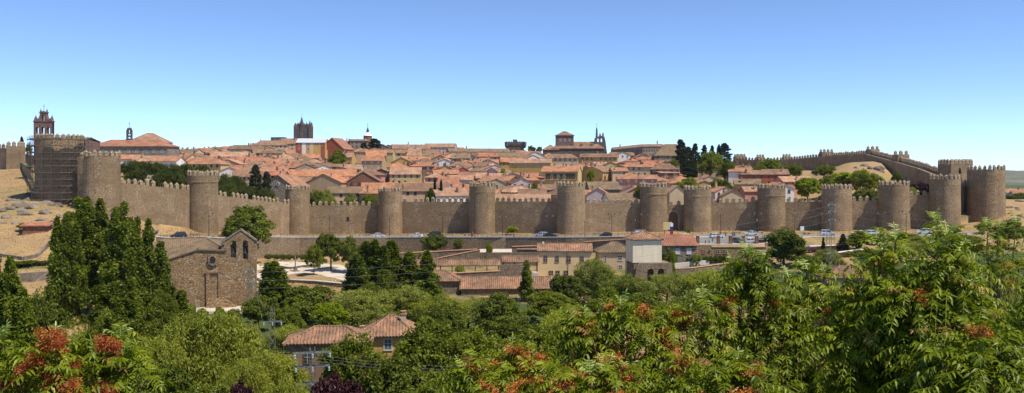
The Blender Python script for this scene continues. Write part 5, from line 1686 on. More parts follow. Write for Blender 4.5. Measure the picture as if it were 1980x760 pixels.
def raw_mesh(name, V, Q, tone, mat):
    me = bpy.data.meshes.new(name)
    nv, nf, k = len(V), len(Q), Q.shape[1]
    me.vertices.add(nv); me.vertices.foreach_set('co', np.asarray(V, np.float32).ravel())
    me.loops.add(nf * k); me.loops.foreach_set('vertex_index', np.asarray(Q, np.int32).ravel())
    me.polygons.add(nf); me.polygons.foreach_set('loop_start', np.arange(0, nf * k, k, dtype=np.int32))
    me.polygons.foreach_set('loop_total', np.full(nf, k, np.int32))
    me.update(calc_edges=True); me.validate()
    a = me.attributes.new('leaf_tone', 'FLOAT', 'POINT'); a.data.foreach_set('value', np.asarray(tone, np.float32))
    me.materials.append(mat)
    return me


def unit(v):
    return v / (np.linalg.norm(v, axis=-1, keepdims=True) + 1e-9)


def clump_leaves(cl, per, ll, lw, droop=.2, up=0.0, rough=.75):
    """cl: n x 6 (centre, radii).  Leaves sit in the outer shell of every clump"""
    n = len(cl); k = per
    c = np.repeat(cl[:, :3], k, 0); r = np.repeat(cl[:, 3:6], k, 0)
    d = unit(RN.normal(size=(n * k, 3)))
    rad = RN.uniform(.45, 1.08, (n * k, 1)) ** .7
    P = c + d * r * rad
    N = unit(d + rough * RN.normal(size=d.shape) + np.array([0, 0, .35]))
    A = RN.normal(size=d.shape) + d * .5; A[:, 2] += up - droop * 2
    A = A - N * np.sum(A * N, 1, keepdims=True) * .7; A = unit(A)
    tone = np.clip(np.repeat(RN.uniform(0, 1, n), k) * .7 + RN.uniform(0, 1, n * k) * .3, 0, 1)
    return P, A, N, ll * RN.uniform(.7, 1.3, n * k), lw * RN.uniform(.7, 1.3, n * k), tone


def cl_poplar(n, H, R, plumes):
    out = []
    for i in range(n):
        px, py, ph, pr = plumes[RN.integers(len(plumes))]
        t = RN.uniform(.04, 1) ** .9; z = H * ph * (.10 + .88 * t)
        env = pr * R * (1 - t) ** .85 * (.42 + .58 * min(1, t * 5)) + .04 * R
        a = RN.uniform(0, 2 * PI); q = env * RN.uniform(.4, 1.32)
        s = RN.uniform(.09, .27) * R * (1.15 - .65 * t)
        out.append((px * R * (1 - .2 * t) + q * math.cos(a), py * R * (1 - .2 * t) + q * math.sin(a), z, s, s, s * RN.uniform(1.6, 2.6)))
    return np.array(out)


def cl_round(n, H, R, z0=.18, lobes=7, flat=1.0):
    """bushy crown: several big boughs of different height, each covered in clumps"""
    L = [(0, 0, H * .62, R * .62, H * .34)]
    for i in range(lobes):
        a = 2 * PI * i / lobes + RN.uniform(-.4, .4); q = R * RN.uniform(.4, .66)
        L.append((q * math.cos(a), q * math.sin(a), H * RN.uniform(z0 + .2, .72), R * RN.uniform(.3, .48), H * RN.uniform(.17, .27)))
    out = []
    w = np.array([l[3] ** 2 for l in L]); w /= w.sum()
    for i in range(n):
        l = L[RN.choice(len(L), p=w)]
        d = unit(RN.normal(size=3)); d[2] = abs(d[2]) if RN.uniform() < .72 else d[2]
        q = RN.uniform(.72, 1.04)
        s = RN.uniform(.07, .2) * R
        out.append((l[0] + d[0] * l[3] * q, l[1] + d[1] * l[3] * q, max(H * z0 * .6, l[2] + d[2] * l[4] * q), s, s, s * RN.uniform(.6, 1.0) * flat))
    return np.array(out)


def cl_cone(n, H, R, z0=.08, pw=.85, tiers=14):
    out = []
    for i in range(n):
        t = RN.uniform(0, 1) ** 1.3; t = t if RN.uniform() < .6 else (math.floor(t * tiers) + RN.uniform(.1, .7)) / tiers
        env = R * (1 - t) ** pw * RN.uniform(.6, 1.15) + .03 * R
        a = RN.uniform(0, 2 * PI); q = env * RN.uniform(.35, 1) ** .6
        s = RN.uniform(.12, .2) * R * (1.15 - .7 * t)
        out.append((q * math.cos(a), q * math.sin(a), H * (z0 + (1 - z0) * t) - q * .12, s * 1.2, s * 1.2, s * .55))
    return np.array(out)


def cl_cypress(n, H, R):
    out = []
    for i in range(n):
        t = RN.uniform(0, 1); env = R * min(1, (t + .04) * 6) ** .5 * (1 - t) ** .45
        a = RN.uniform(0, 2 * PI); q = env * RN.uniform(.5, .95); s = RN.uniform(.22, .36) * R
        out.append((q * math.cos(a), q * math.sin(a), H * (.03 + .95 * t), s * .8, s * .8, s * 2.2))
    return np.array(out)


def trunk_mesh(H, r, clumps=None, limbs=10, top=.8, lean=.02, mat='bark'):
    mb = MB(); n = 6
    ax = [(RN.normal() * lean * H * (i / n), RN.normal() * lean * H * (i / n), H * top * i / n - (.8 if i == 0 else 0)) for i in range(n + 1)]
    mb.tube(ax, r, r * .18, 7)
    if clumps is not None:
        for i in range(limbs):
            c = clumps[RN.integers(len(clumps))][:3]
            t = min(.75, max(.2, (c[2] / H) * .6)); k = t / top * n; j = int(min(n - 1, k)); f = k - j
            p = [lerp(ax[j][q], ax[j + 1][q], f) for q in range(3)]
            m = [(p[0] + c[0]) / 2, (p[1] + c[1]) / 2, (p[2] + c[2]) / 2 + .06 * H * RN.uniform(-.2, .8)]
            mb.tube([p, m, tuple(c)], r * .42 * (1 - .5 * t), r * .06, 5)
    return mb.mesh('trunk', M[mat], True, False)


PRO = {}


def proto(key, H, R, cl, per, ll, lw, mat, tr=.03, droop=.2, up=0., limbs=10, top=.8, rough=.75):
    P, A, N, Ls, Ws, tone = clump_leaves(cl, per, ll, lw, droop, up, rough)
    PRO[key] = (leaf_mesh('crown', P, A, N, Ls, Ws, tone, M[mat]), trunk_mesh(H, max(.08, tr * H), cl, limbs, top), H, R)


PL = [(0, 0, 1, .5), (.62, .1, .86, .45), (-.6, -.1, .93, .45), (.2, -.6, .78, .5), (-.2, .5, .74, .5), (.35, -.3, .95, .3), (-.3, .2, .88, .35)]
proto('poplar_tall', 22, 4.2, cl_poplar(250, 22, 4.2, PL), 190, .42, .3, 'lf_poplar', .02, .1, .5)
proto('poplar_tall_b', 22, 4.2, cl_poplar(270, 22, 4.2, [(0, 0, .96, .55), (.62, -.1, 1, .45), (-.55, .2, .78, .5), (0, -.5, .84, .5)]), 130, .42, .3, 'lf_poplar', .02, .1, .5)
proto('poplar', 12, 2.5, cl_poplar(190, 12, 2.5, PL[:3]), 110, .34, .24, 'lf_poplar', .02, .1, .5)
proto('poplar_slim', 12, 1.6, cl_poplar(150, 12, 1.6, [(0, 0, 1, .9)]), 110, .32, .22, 'lf_poplar', .02, .1, .5)
for i in range(3):
    proto('dark%d' % i, 10, 4.6, cl_round(190, 10, 4.6, .16, 8), 105, .36, .25, 'lf_dark', .03)
    proto('green%d' % i, 10, 4.6, cl_round(200, 10, 4.6, .12, 8), 105, .34, .22, 'lf_green', .03)
    proto('willow%d' % i, 10, 5.2, cl_round(230, 10, 5.2, .06, 9, 1.5), 115, .42, .11, 'lf_willow', .03, .75)
    proto('olive%d' % i, 9, 5.0, cl_round(230, 9, 5.0, .05, 9, 1.15), 115, .34, .11, 'lf_olive', .03, .15, .3)
proto('dense0', 10, 4.6, cl_round(280, 10, 4.6, .02, 9), 105, .34, .24, 'lf_dark', .03)
proto('lime0', 8, 3.0, cl_round(130, 8, 3.0, .08, 7), 100, .34, .24, 'lf_lime', .03)
proto('plum0', 6, 3.0, cl_round(150, 6, 3.0, .08, 7), 110, .3, .2, 'lf_plum', .03)
proto('pine0', 9, 4.5, cl_round(170, 9, 4.5, .1, 9), 110, .34, .10, 'lf_pine', .03, .0, .6)
proto('pine1', 9, 4.5, cl_round(170, 9, 4.5, .2, 6), 110, .34, .10, 'lf_pine', .03, .0, .6)
proto('fir0', 14, 3.8, cl_cone(260, 14, 3.8), 90, .4, .14, 'lf_fir', .025, .35, 0, 6, .95)
proto('fir1', 14, 4.2, cl_cone(230, 14, 4.2, .1, .6, 9), 90, .42, .14, 'lf_fir', .025, .3, 0, 6, .95)
proto('cypress0', 10, 1.2, cl_cypress(130, 10, 1.2), 90, .28, .12, 'lf_fir', .02, -.4, 1.2, 3, .9)
proto('shrub0', 3, 2.2, cl_round(90, 3, 2.2, .02, 7), 90, .22, .14, 'lf_olive', .02)
proto('shrub1', 3, 2.2, cl_round(90, 3, 2.2, .02, 7), 90, .22, .14, 'lf_dark', .02)
proto('shrub2', 3, 2.2, cl_round(90, 3, 2.2, .02, 7), 90, .22, .14, 'lf_lime', .02)


def tree(kind, u, ytop, wpx, D, label, name=None, cat='tree', group=None, zb=None, inside=False, trunk=True):
    cr, tk, H, R = PRO[kind]
    if zb is None: zb = gz(u, D)
    zt = ZY(ytop, D); h = max(1.0, zt - zb); w = wpx / F * D
    nm = name or {'p': 'poplar_tree', 'd': 'broadleaf_tree', 'g': 'broadleaf_tree', 'w': 'willow_tree', 'o': 'willow_tree', 'l': 'maple_tree', 'f': 'fir_tree', 'c': 'cypress_tree', 's': 'shrub'}[kind[0]]
    if kind.startswith('plum'): nm = 'plum_tree'
    if kind.startswith('pine'): nm = 'pine_tree'
    if kind.startswith('shrub'): cat = 'shrub'
    r = thing(nm, label, cat, (X(u, D), D, zb), random.uniform(0, 6.28), group)
    sc = (w / 2 / R * 1.02, w / 2 / R * 1.02, h / H)
    obj('crown', cr, r).scale = sc
    if trunk: obj('trunk', tk, r).scale = (min(1.6, sc[0]), min(1.6, sc[1]), sc[2])
    return r


VAL_G = 'trees along the river valley'
T = [  # kind, column, top row, width px, depth, label
    ('poplar_tall', 150, 384, 100, 152, 'huge dark poplar clump standing in front of the wide round tower'),
    ('poplar_tall_b', 194, 376, 104, 156, 'tallest poplar, its tip reaching the foot of the first round tower'),
    ('poplar_tall', 240, 393, 100, 150, 'dark poplar with spire tips in front of the sloping wall'),
    ('poplar_tall_b', 288, 415, 86, 154, 'dark poplar nearest to the chapel roof'),
    ('poplar', 128, 410, 66, 146, 'lower dark poplar on the dry slope side of the poplar clump'),
    ('poplar_tall', 222, 520, 108, 118, 'grey green poplar standing before the tall dark clump'),
    ('poplar_tall_b', 20, 486, 118, 86, 'large dark poplar at the edge of the picture'),
    ('dark0', 78, 560, 90, 100, 'dark tree below the dry grass field'),
    ('poplar', 350, 560, 70, 158, 'bright poplar bush beside the chapel steps'),
    ('green1', 310, 560, 80, 140, 'green tree between tall poplars and the chapel steps'),
    ('willow0', 402, 590, 205, 104, 'big feathery willow below the chapel forecourt'),
    ('willow1', 318, 640, 120, 100, 'weeping willow leaning beside the red seeded branches'),
    ('dark1', 474, 396, 104, 270, 'large round tree rising behind the chapel bell gable'),
    ('poplar', 530, 504, 92, 178, 'poplar like tree with pointed tip before the plaza'),
    ('dark2', 592, 548, 116, 172, 'dark glossy tree below the park lawn'),
    ('dark0', 500, 570, 70, 165, 'dark tree behind the small lattice mast'),
    ('willow2', 520, 672, 150, 100, 'pale willow below the lattice mast in the gap'),
    ('willow0', 474, 690, 110, 92, 'light green willow just above the purple bush'),
    ('lime0', 640, 578, 66, 158, 'bright yellow green maple beside the olive willows'),
    ('green0', 607, 470, 40, 244, 'slim park tree with bare trunk nearest the stone cross'),
    ('dark1', 640, 450, 58, 254, 'tall dark park tree touching the road wall'),
    ('dark0', 676, 456, 44, 250, 'dark park tree behind the group of poplars'),
    ('green1', 700, 470, 46, 232, 'lighter tree beside the tall dark poplar'),
    ('poplar', 724, 462, 84, 205, 'tall dark poplar in the middle of the poplar group'),
    ('poplar', 690, 490, 76, 198, 'poplar on the lawn side of the poplar group'),
    ('poplar_slim', 756, 466, 66, 208, 'narrow poplar right behind the tall dark one'),
    ('poplar', 792, 486, 78, 206, 'poplar in front of the longer covered walkway'),
    ('poplar_slim', 826, 486, 56, 198, 'sparse poplar beside the stone pavilion'),
    ('poplar', 742, 520, 60, 190, 'lower poplar at the foot of the poplar group'),
    ('green2', 715, 545, 54, 186, 'small tree filling the foot of the poplars'),
    ('olive0', 690, 560, 150, 166, 'rounded olive green willow above the brown house'),
    ('olive1', 772, 550, 130, 170, 'soft grey green willow behind the brown house ridge'),
    ('willow0', 838, 566, 130, 166, 'yellow green willow in front of the stone pavilion'),
    ('olive2', 905, 576, 130, 168, 'grey green willow below the long shed gable'),
    ('dark2', 866, 586, 80, 150, 'dark leafed tree between two pale willows'),
    ('dark0', 960, 566, 100, 168, 'dark tree below the long orange shed roof'),
    ('poplar', 1018, 503, 46, 206, 'single upright poplar in front of the orange shed roof'),
    ('green0', 1068, 562, 110, 172, 'green willow tree below the peach house'),
    ('olive0', 1148, 500, 116, 196, 'large grey green willow at the corner of the peach house'),
    ('dark1', 1100, 530, 76, 190, 'darker tree hiding the foot of the peach house'),
    ('olive1', 1215, 528, 100, 192, 'grey willow below the sand stone house'),
    ('olive2', 1290, 524, 100, 196, 'grey willow below the arched base of the white tower house'),
    ('willow1', 1365, 518, 110, 196, 'pale willow below the terrace wall'),
    ('olive0', 1430, 540, 110, 180, 'pale willow seen behind bare thin stems'),
    ('dark2', 1250, 560, 100, 160, 'dark tree in the valley above the seed clusters'),
    ('green1', 1180, 556, 110, 152, 'mid green tree at the valley centre'),
    ('willow2', 1096, 590, 150, 132, 'silvery willow sweeping across the valley centre'),
    ('olive1', 1330, 560, 130, 140, 'silvery willow behind the first leafy branches'),
    ('dark0', 985, 606, 130, 138, 'dark round tree in the middle of the valley'),
    ('green2', 1040, 634, 140, 112, 'olive brown tree above the orange seeds'),
    ('green0', 905, 632, 150, 106, 'broad tree right of the brown house wall'),
    ('green1', 826, 612, 180, 98, 'large leafy tree in front of the tall tiled roof'),
    ('green2', 684, 640, 150, 94, 'leafy tree hiding the middle of the brown house'),
    ('dark1', 770, 690, 150, 84, 'dark tree at the bottom between house and seeds'),
    ('willow1', 600, 640, 84, 140, 'light willow just behind the wing of the brown house'),
    ('willow2', 556, 628, 90, 142, 'light feathery willow behind the lattice mast'),
    ('olive2', 470, 620, 90, 140, 'grey willow bush below the chapel corner'),
    ('green0', 560, 590, 66, 150, 'shadowed green tree behind the yellow green maple'),
    ('dark2', 920, 700, 170, 78, 'dark leafy tree behind the orange seed branches'),
    ('plum0', 650, 724, 104, 82, 'larger purple leaved plum tree in front of the brown house'),
    ('plum0', 466, 736, 60, 82, 'smaller purple leaved plum tree under the willows'),
    ('willow0', 560, 730, 110, 82, 'pale willow at the bottom beside the purple tree'),
    ('dense0', 1516, 440, 88, 230, 'dense dark round tree beside the square'),
    ('green1', 1665, 446, 70, 244, 'tree in front of two silver cars'),
    ('olive0', 1600, 480, 70, 222, 'grey green bush tree below the pylon'),
    ('dark2', 1560, 490, 60, 214, 'dark shrubby tree between the round tree and the pylon'),
    ('green0', 1690, 480, 90, 215, 'green tree under the silver cars behind young shoots'),
    ('olive1', 1740, 470, 90, 225, 'grey bush tree near the silver off-roader'),
    ('fir0', 1630, 452, 30, 244, 'small blue green fir near the pylon'),
    ('fir0', 1592, 458, 14, 242, 'tiny dark cypress shaped fir left of the pylon'),
    ('plum0', 1655, 458, 26, 246, 'dark reddish shrub tree in front of silver cars'),
    ('olive2', 1790, 455, 80, 235, 'grey tree below the twelfth tower'),
    ('green2', 1860, 450, 90, 215, 'leafy tree under the corner tower'),
    ('dark0', 1950, 425, 70, 235, 'dark bush tree on the rocky slope'),
    ('olive1', 1560, 560, 160, 130, 'olive tree hidden behind tall shoots'),
    ('green1', 1480, 600, 170, 100, 'green tree behind the thin stems'),
    ('dark1', 1640, 560, 170, 110, 'dark tree behind the tall shoots'),
    ('green2', 1760, 540, 190, 100, 'green tree deep behind the young shoots'),
    ('dark0', 1880, 540, 190, 90, 'dark tree behind the feathery locust'),
    ('green0', 1220, 640, 160, 90, 'dark green tree above the brick house'),
    ('dark2', 1120, 680, 170, 76, 'dark tree behind the middle seed clusters'),
    ('dark1', 1350, 640, 150, 82, 'dark tree behind the yellow house'),
    ('dark0', 380, 740, 120, 80, 'dark low tree at the bottom below the willow'),
    ('green1', 200, 600, 120, 92, 'green tree behind the red seed clusters'),
    ('dark1', 300, 700, 130, 74, 'dark tree beside the red seed clusters at the bottom'),
]
for k, u, y, w, D, lab in T:
    tree(k, u, y, w, D, lab, group=VAL_G)
# hedge, ivy and shrubs
for u, y, w, lab in ((366, 588, 26, 'bush screening the chapel steps'), (392, 596, 30, 'low bush in front of the chapel door'), (424, 594, 28, 'low bush below the middle of the chapel front'), (452, 597, 26, 'low bush below the chapel bell gable'), (350, 592, 24, 'bush at the poplar side of the chapel')):
    tree('shrub0', u, y, w, 165, lab)
for i, (u, y, w, D) in enumerate(((30, 505, 40, 178), (60, 503, 44, 179), (92, 506, 40, 180), (118, 512, 40, 181))):
    tree('shrub1', u, y, w, D, 'dark clipped hedge bush on the dry slope between two walls', group='hedge on the dry slope', name='hedge_bush')
for u, y, w, D, k, lab in ((52, 430, 40, 205, 'shrub1', 'dark bush beside the brick hut'), (88, 448, 24, 205, 'shrub1', 'little dark bush right of the brick hut'),
                           (990, 437, 26, 304, 'shrub2', 'bright green shrub at the foot of the wall'), (840, 452, 54, 294, 'shrub1', 'large ivy mound spilling over the road wall'),
                           (886, 460, 20, 292, 'shrub1', 'small ivy cushion on the road wall'), (820, 484, 50, 270, 'shrub2', 'light green shrub below the ivy mound'),
                           (1292, 480, 34, 240, 'shrub1', 'dark garden bush in front of the grey red roofed house'), (1345, 492, 22, 240, 'shrub0', 'garden bush below the stone gatehouse'),
                           (945, 468, 16, 262, 'shrub2', 'spindly sapling before the pale ramp'), (1302, 482, 10, 226, 'shrub2', 'thin bright sapling beside the white tower house'),
                           (890, 512, 22, 228, 'shrub2', 'bright shrub between the walkway posts'), (1730, 452, 40, 250, 'shrub0', 'scrubby bush below the road near silver cars'),
                           (1765, 452, 50, 248, 'shrub0', 'scrubby bush below the road beside the off-roader'), (1700, 452, 30, 252, 'shrub0', 'low scrub beside the reddish shrub'),
                           (1330, 440, 12, 290, 'shrub0', 'low shrub on the traffic island'), (1820, 447, 40, 250, 'shrub0', 'scrub bush at the foot of the twelfth tower'),
                           (1900, 430, 30, 262, 'shrub2', 'bright bush below the corner tower'), (58, 340, 14, 300, 'shrub1', 'small bush on the meadow beside the scaffolding'), (55, 372, 16, 262, 'shrub0', 'meadow bush left of the scaffold foot')):
    tree(k, u, y, w, D, lab)
for i, u in enumerate(range(1330, 1410, 9)):
    tree('shrub1', u, 497 - i * .6, 13, 241.5, 'small clipped bush in the row below the stone gatehouse', group='clipped row below the gatehouse', name='clipped_bush')
for i, u in enumerate(range(520, 622, 13)):
    tree('shrub1', u, 491, 18, 277, 'dark low bush along the foot of the road wall behind the cross', group='bushes at the foot of the road wall', name='clipped_bush')
# inside the town
TI = [('pine%d' % (i % 2), u, y, w, D, lab) for i, (u, y, w, D, lab) in enumerate((
    (248, 308, 44, 300, 'pine next to the wide round tower, first of the grove'), (276, 311, 46, 306, 'pine in the grove under the convent windows'), (304, 312, 48, 312, 'pine below the low white cottage'),
    (334, 316, 50, 306, 'broad pine in the middle of the grove'), (362, 314, 46, 316, 'pine above the second round tower'), (392, 318, 44, 322, 'pine peeping over the second round tower'),
    (262, 325, 44, 288, 'lower pine rising right behind the sloping wall'), (312, 332, 50, 290, 'lower pine at the heart of the grove, above the merlons'), (346, 334, 40, 294, 'lower pine beside the second round tower'),
    (436, 335, 36, 322, 'dark pine right of the second round tower'), (460, 338, 34, 326, 'pine standing before the cream hipped house'), (440, 352, 50, 312, 'low pine behind the merlons beside the second tower'),
    (478, 356, 50, 316, 'low pine above the merlons in the sloping stretch'), (512, 362, 40, 318, 'low pine ending the row above merlons')))]
TI += [('fir1', 494, 319, 44, 330, 'dark spreading fir left of the grey gabled house'), ('fir1', 515, 332, 34, 326, 'smaller dark fir touching the grey gabled house'), ('lime0', 520, 372, 34, 320, 'bright green bush behind the merlons by the third tower'),
       ('dark0', 608, 366, 30, 334, 'dark bush tree behind the merlons right of third tower'), ('olive0', 632, 366, 40, 335, 'silvery olive tree behind the merlons'), ('olive1', 674, 374, 28, 334, 'small silvery olive tree near the plain gable'), ('green0', 712, 374, 40, 333, 'green bushy tree left of the fourth tower'),
       ('green1', 652, 288, 40, 480, 'round green willow among roofs below the apartment block'), ('lime0', 690, 312, 14, 450, 'bright bush among roofs below the ochre house'), ('fir1', 724, 268, 54, 560, 'large dark cedar on the skyline beside the cupola'), ('fir1', 704, 276, 30, 566, 'smaller dark cedar directly under the cupola'),
       ('cypress0', 841, 346, 9, 338, 'taller of two cypresses behind the fourth stretch of wall'), ('cypress0', 853, 350, 9, 338, 'shorter of two cypresses behind the fourth stretch of wall'), ('dark1', 832, 362, 20, 336, 'bush tree beside the two cypresses'),
       ('dark0', 1028, 281, 16, 610, 'dark round tree on the skyline beside the keep'), ('dark1', 1042, 283, 14, 610, 'small dark tree on the skyline left of the hill church'), ('fir0', 1171, 280, 10, 560, 'dark fir beside the stepped belfry'),
       ('green0', 1034, 352, 18, 350, 'green tree between roofs left of the yellow house'), ('green1', 1083, 340, 8, 345, 'green bush under the loggia balcony'), ('lime0', 1142, 323, 14, 400, 'green bush beside the broad cream house'),
       ('green2', 1240, 352, 34, 330, 'green tree in front of the pink house'), ('lime0', 972, 320, 12, 400, 'small bright bush among roofs'),
       ('fir1', 1316, 270, 44, 450, 'tallest black fir with ragged tip above the orange roofs'), ('fir0', 1344, 277, 40, 458, 'black fir second in the row'), ('fir0', 1362, 280, 34, 462, 'black fir third in the row, slim'), ('fir0', 1377, 281, 30, 464, 'black fir in the row behind the round green tree'), ('cypress0', 1390, 282, 14, 460, 'thin dark cypress between firs'),
       ('fir1', 1401, 277, 48, 462, 'broad black fir ending the row beside the far wall'), ('fir1', 1330, 284, 44, 455, 'black fir filling the gap in the row'),
       ('green0', 1372, 291, 50, 425, 'big round green tree below the black firs'), ('green1', 1408, 307, 36, 410, 'round green tree left of the white house'), ('green2', 1303, 305, 20, 415, 'round green tree above the brick house'), ('green0', 1288, 310, 20, 420, 'small green tree next to orange roofs'),
       ('green1', 1332, 343, 66, 345, 'broad green tree behind the gate towers'), ('dark0', 1384, 343, 28, 340, 'darkest round tree above the eighth tower'), ('dark1', 1406, 346, 24, 338, 'dark tree right of the darkest round one'),
       ('green0', 1492, 305, 50, 440, 'green tree in front of the far wall'), ('green1', 1468, 316, 34, 430, 'green tree left of its taller neighbour below the far wall'), ('green2', 1534, 316, 40, 420, 'green tree under the mound side of the far wall'), ('dark1', 1508, 332, 34, 410, 'dark tree behind the pink gabled house'), ('green0', 1593, 318, 44, 400, 'green tree at the foot of the straw mound'),
       ('lime0', 1562, 338, 54, 345, 'bright lime green tree above the wall near the tenth tower'), ('green1', 1600, 338, 40, 350, 'green tree behind the tenth tower'), ('lime0', 1630, 328, 62, 352, 'bright green tree below the mound'), ('green0', 1664, 326, 64, 346, 'largest green tree above the merlons below the mound'), ('green2', 1690, 336, 40, 352, 'green tree touching the eleventh tower'), ('dark2', 1672, 362, 60, 318, 'dark bush row behind the merlons left of eleventh tower'),
       ('green1', 1735, 330, 22, 375, 'small green tree at the foot of the climbing wall'), ('cypress0', 1856, 328, 8, 310, 'narrow cypress standing beside the corner tower'), ('plum0', 1778, 352, 40, 330, 'russet bush under the climbing wall'), ('olive2', 1760, 360, 30, 325, 'scrub tree right of the eleventh tower'),
       ('fir1', 42, 264, 16, 380, 'ragged dark fir behind the ridge wall'), ('fir1', 160, 262, 20, 300, 'dark tree tip beside the scaffolding top'), ('dark0', 56, 276, 12, 372, 'dark bush tree behind the low shaded wall')]
for k, u, y, w, D, lab in TI:
    tree(k, u, y, w, D, lab, group='trees inside the town wall')
# beyond the corner
for u, y, w, D, k, lab in ((1950, 376, 40, 520, 'dark0', 'dark tree beyond the rocky slope nearest the wall'), (1975, 372, 44, 540, 'green0', 'green tree beyond the rocky slope at the edge'), (2010, 374, 50, 530, 'dark1', 'dark tree beyond the rocky slope farthest out'), (1962, 386, 44, 480, 'green1', 'lower green tree beyond the rocky slope')):
    tree(k, u, y, w, D, lab, group='trees beyond the corner')


# undergrowth of the valley floor
def undergrowth():
    cl = []
    for i in range(2600):
        D = RN.uniform(52, 205); u = RN.uniform(-250, 2250)
        if D > 150 and (u < 340 or 330 < u < 500): continue
        if 60 < D < 75 and 1180 < u < 1500: continue
        if D < 90 and RN.uniform() < .4: continue
        s = RN.uniform(.7, 1.7)
        cl.append((X(u, D), D, gz(u, D) + s * .5, s, s, s * .8))
    P, A, N, Ls, Ws, tone = clump_leaves(np.array(cl), 60, .5, .26, .1)
    o = obj('undergrowth', leaf_mesh('undergrowth', P, A, N, Ls, Ws, tone, M['lf_green']))
    tag(o, 'low green undergrowth covering the valley floor between the trees', 'undergrowth', None, 'stuff')


undergrowth()


def dry_grass():
    n = 26000
    u = np.concatenate([RN.uniform(-60, 330, n // 2), RN.uniform(480, 700, n // 6), RN.uniform(300, 1960, n // 3)])
    D = np.concatenate([RN.uniform(150, 330, n // 2), RN.uniform(205, 236, n // 6), np.zeros(n // 3)])
    P = []
    for a, d in zip(u, D):
        if d == 0: d = RBK(a) + RN.uniform(.6, max(.8, DW(a) - RBK(a) - 1))
        if a < 330 and d > tab(WALL, a, 1) - 2: continue
        P.append((X(a, d), d, gz(a, d) - .02))
    P = np.array(P); k = len(P)
    A = unit(RN.normal(size=(k, 3)) * np.array([.5, .5, .1]) + np.array([0, 0, 1])); N = unit(np.cross(A, RN.normal(size=(k, 3))))
    o = obj('dry_grass', leaf_mesh('dry_grass', P, A, N, RN.uniform(.2, .6, k), RN.uniform(.08, .2, k), RN.uniform(0, 1, k), M['straw']))
    tag(o, 'dry straw coloured grass tufts on the open slopes', 'grass', None, 'stuff')


M['straw'] = mat_leaf('straw_blades', (.3, .2, .08), (.5, .37, .17), .3, .02, (1.1, 1, .8))
dry_grass()


# boulders
def boulders():
    protos = []
    for i in range(5):
        bm = bmesh.new(); bmesh.ops.create_icosphere(bm, subdivisions=3, radius=1)
        sd = RN.normal(size=(9, 3)); off = RN.uniform(.55, .95, 9); sd = unit(sd)
        for v in bm.verts:
            c = np.array(v.co)
            for q, o_ in zip(sd, off):
                t = c @ q - o_
                if t > 0: c = c - q * t * .85
            c *= 1 + .05 * math.sin(c[0] * 7 + i) * math.sin(c[1] * 6) + .03 * math.sin(c[2] * 13 + c[0] * 9)
            v.co = Vector(c * np.array([1.25, 1, .72]))
        me = bpy.data.meshes.new('boulder'); bm.to_mesh(me); bm.free(); me.materials.append(M['rock'])
        me.polygons.foreach_set('use_smooth', [True] * len(me.polygons)); protos.append(me)
    rr = random.Random(9); lst = []
    big = [(20, 405, 9), (38, 398, 11), (62, 402, 9), (88, 412, 8), (108, 398, 9), (50, 415, 8), (12, 420, 8), (80, 425, 7), (104, 428, 6), (30, 432, 6), (60, 388, 10), (20, 388, 7), (90, 392, 6), (8, 408, 7), (72, 394, 6), (44, 408, 6), (114, 418, 5), (5, 432, 5)]
    for u, y, r in big: lst.append((u, y, r))
    for i in range(26): lst.append((rr.uniform(-30, 130), rr.uniform(384, 440), rr.uniform(2, 4.5)))
    for u, y, r in ((296, 424, 6), (304, 427, 4), (345, 438, 8), (360, 442, 7), (334, 432, 5), (376, 444, 6), (318, 436, 4), (285, 420, 4), (415, 446, 5), (352, 447, 5)): lst.append((u, y, r))
    for i in range(20): lst.append((rr.uniform(1942, 2060), rr.uniform(388, 428), rr.uniform(2.5, 6)))
    for i, u in enumerate((1136, 1142, 1150, 1158, 1134, 962, 966, 1147)): lst.append((u, 450 - (i % 2), rr.uniform(2, 4)))
    for u, y, r in ((1672, 321, 5), (1682, 326, 6), (1700, 327, 7), (1655, 325, 4), (1705, 332, 4)): lst.append((u, y, r))
    for u, y, r in lst:
        lo, hi = (200, 262) if u < 420 else (262, 345)
        if 1600 < u < 1720: lo, hi = 380, 435
        if 930 < u < 1200: D = DW(u) - 4 - rr.random() * 2
        else:
            D = min((abs(ZY(y, d * .5) - gz(u, d * .5)), d * .5) for d in range(int(lo * 2), int(hi * 2)))[1]
        s = r / F * D * 1.35
        z = gz(u, D)
        g = 'boulders on the dry slope' if u < 150 else ('rocks at the foot of the sloping wall' if u < 450 else ('boulders below the corner tower' if u > 1900 else ('rocks on the straw mound' if u > 1600 else 'rubble at the tower foot')))
        lab = {'boulders on the dry slope': 'grey weathered boulder on the dry slope below the scaffolded tower', 'rocks at the foot of the sloping wall': 'pale rock at the foot of the sloping wall above the black car',
               'boulders below the corner tower': 'tan boulder on the rocky slope beyond the corner tower', 'rocks on the straw mound': 'dark rock outcrop on the straw coloured mound', 'rubble at the tower foot': 'loose stone block at the foot of a round tower'}[g]
        o = obj('boulder', rr.choice(protos), None, (X(u, D), D, z - s * .06), rr.uniform(0, 6), (s * rr.uniform(.9, 1.3), s * rr.uniform(.8, 1.2), s * rr.uniform(.7, 1.1)))
        tag(o, lab, 'boulder', g)


boulders()


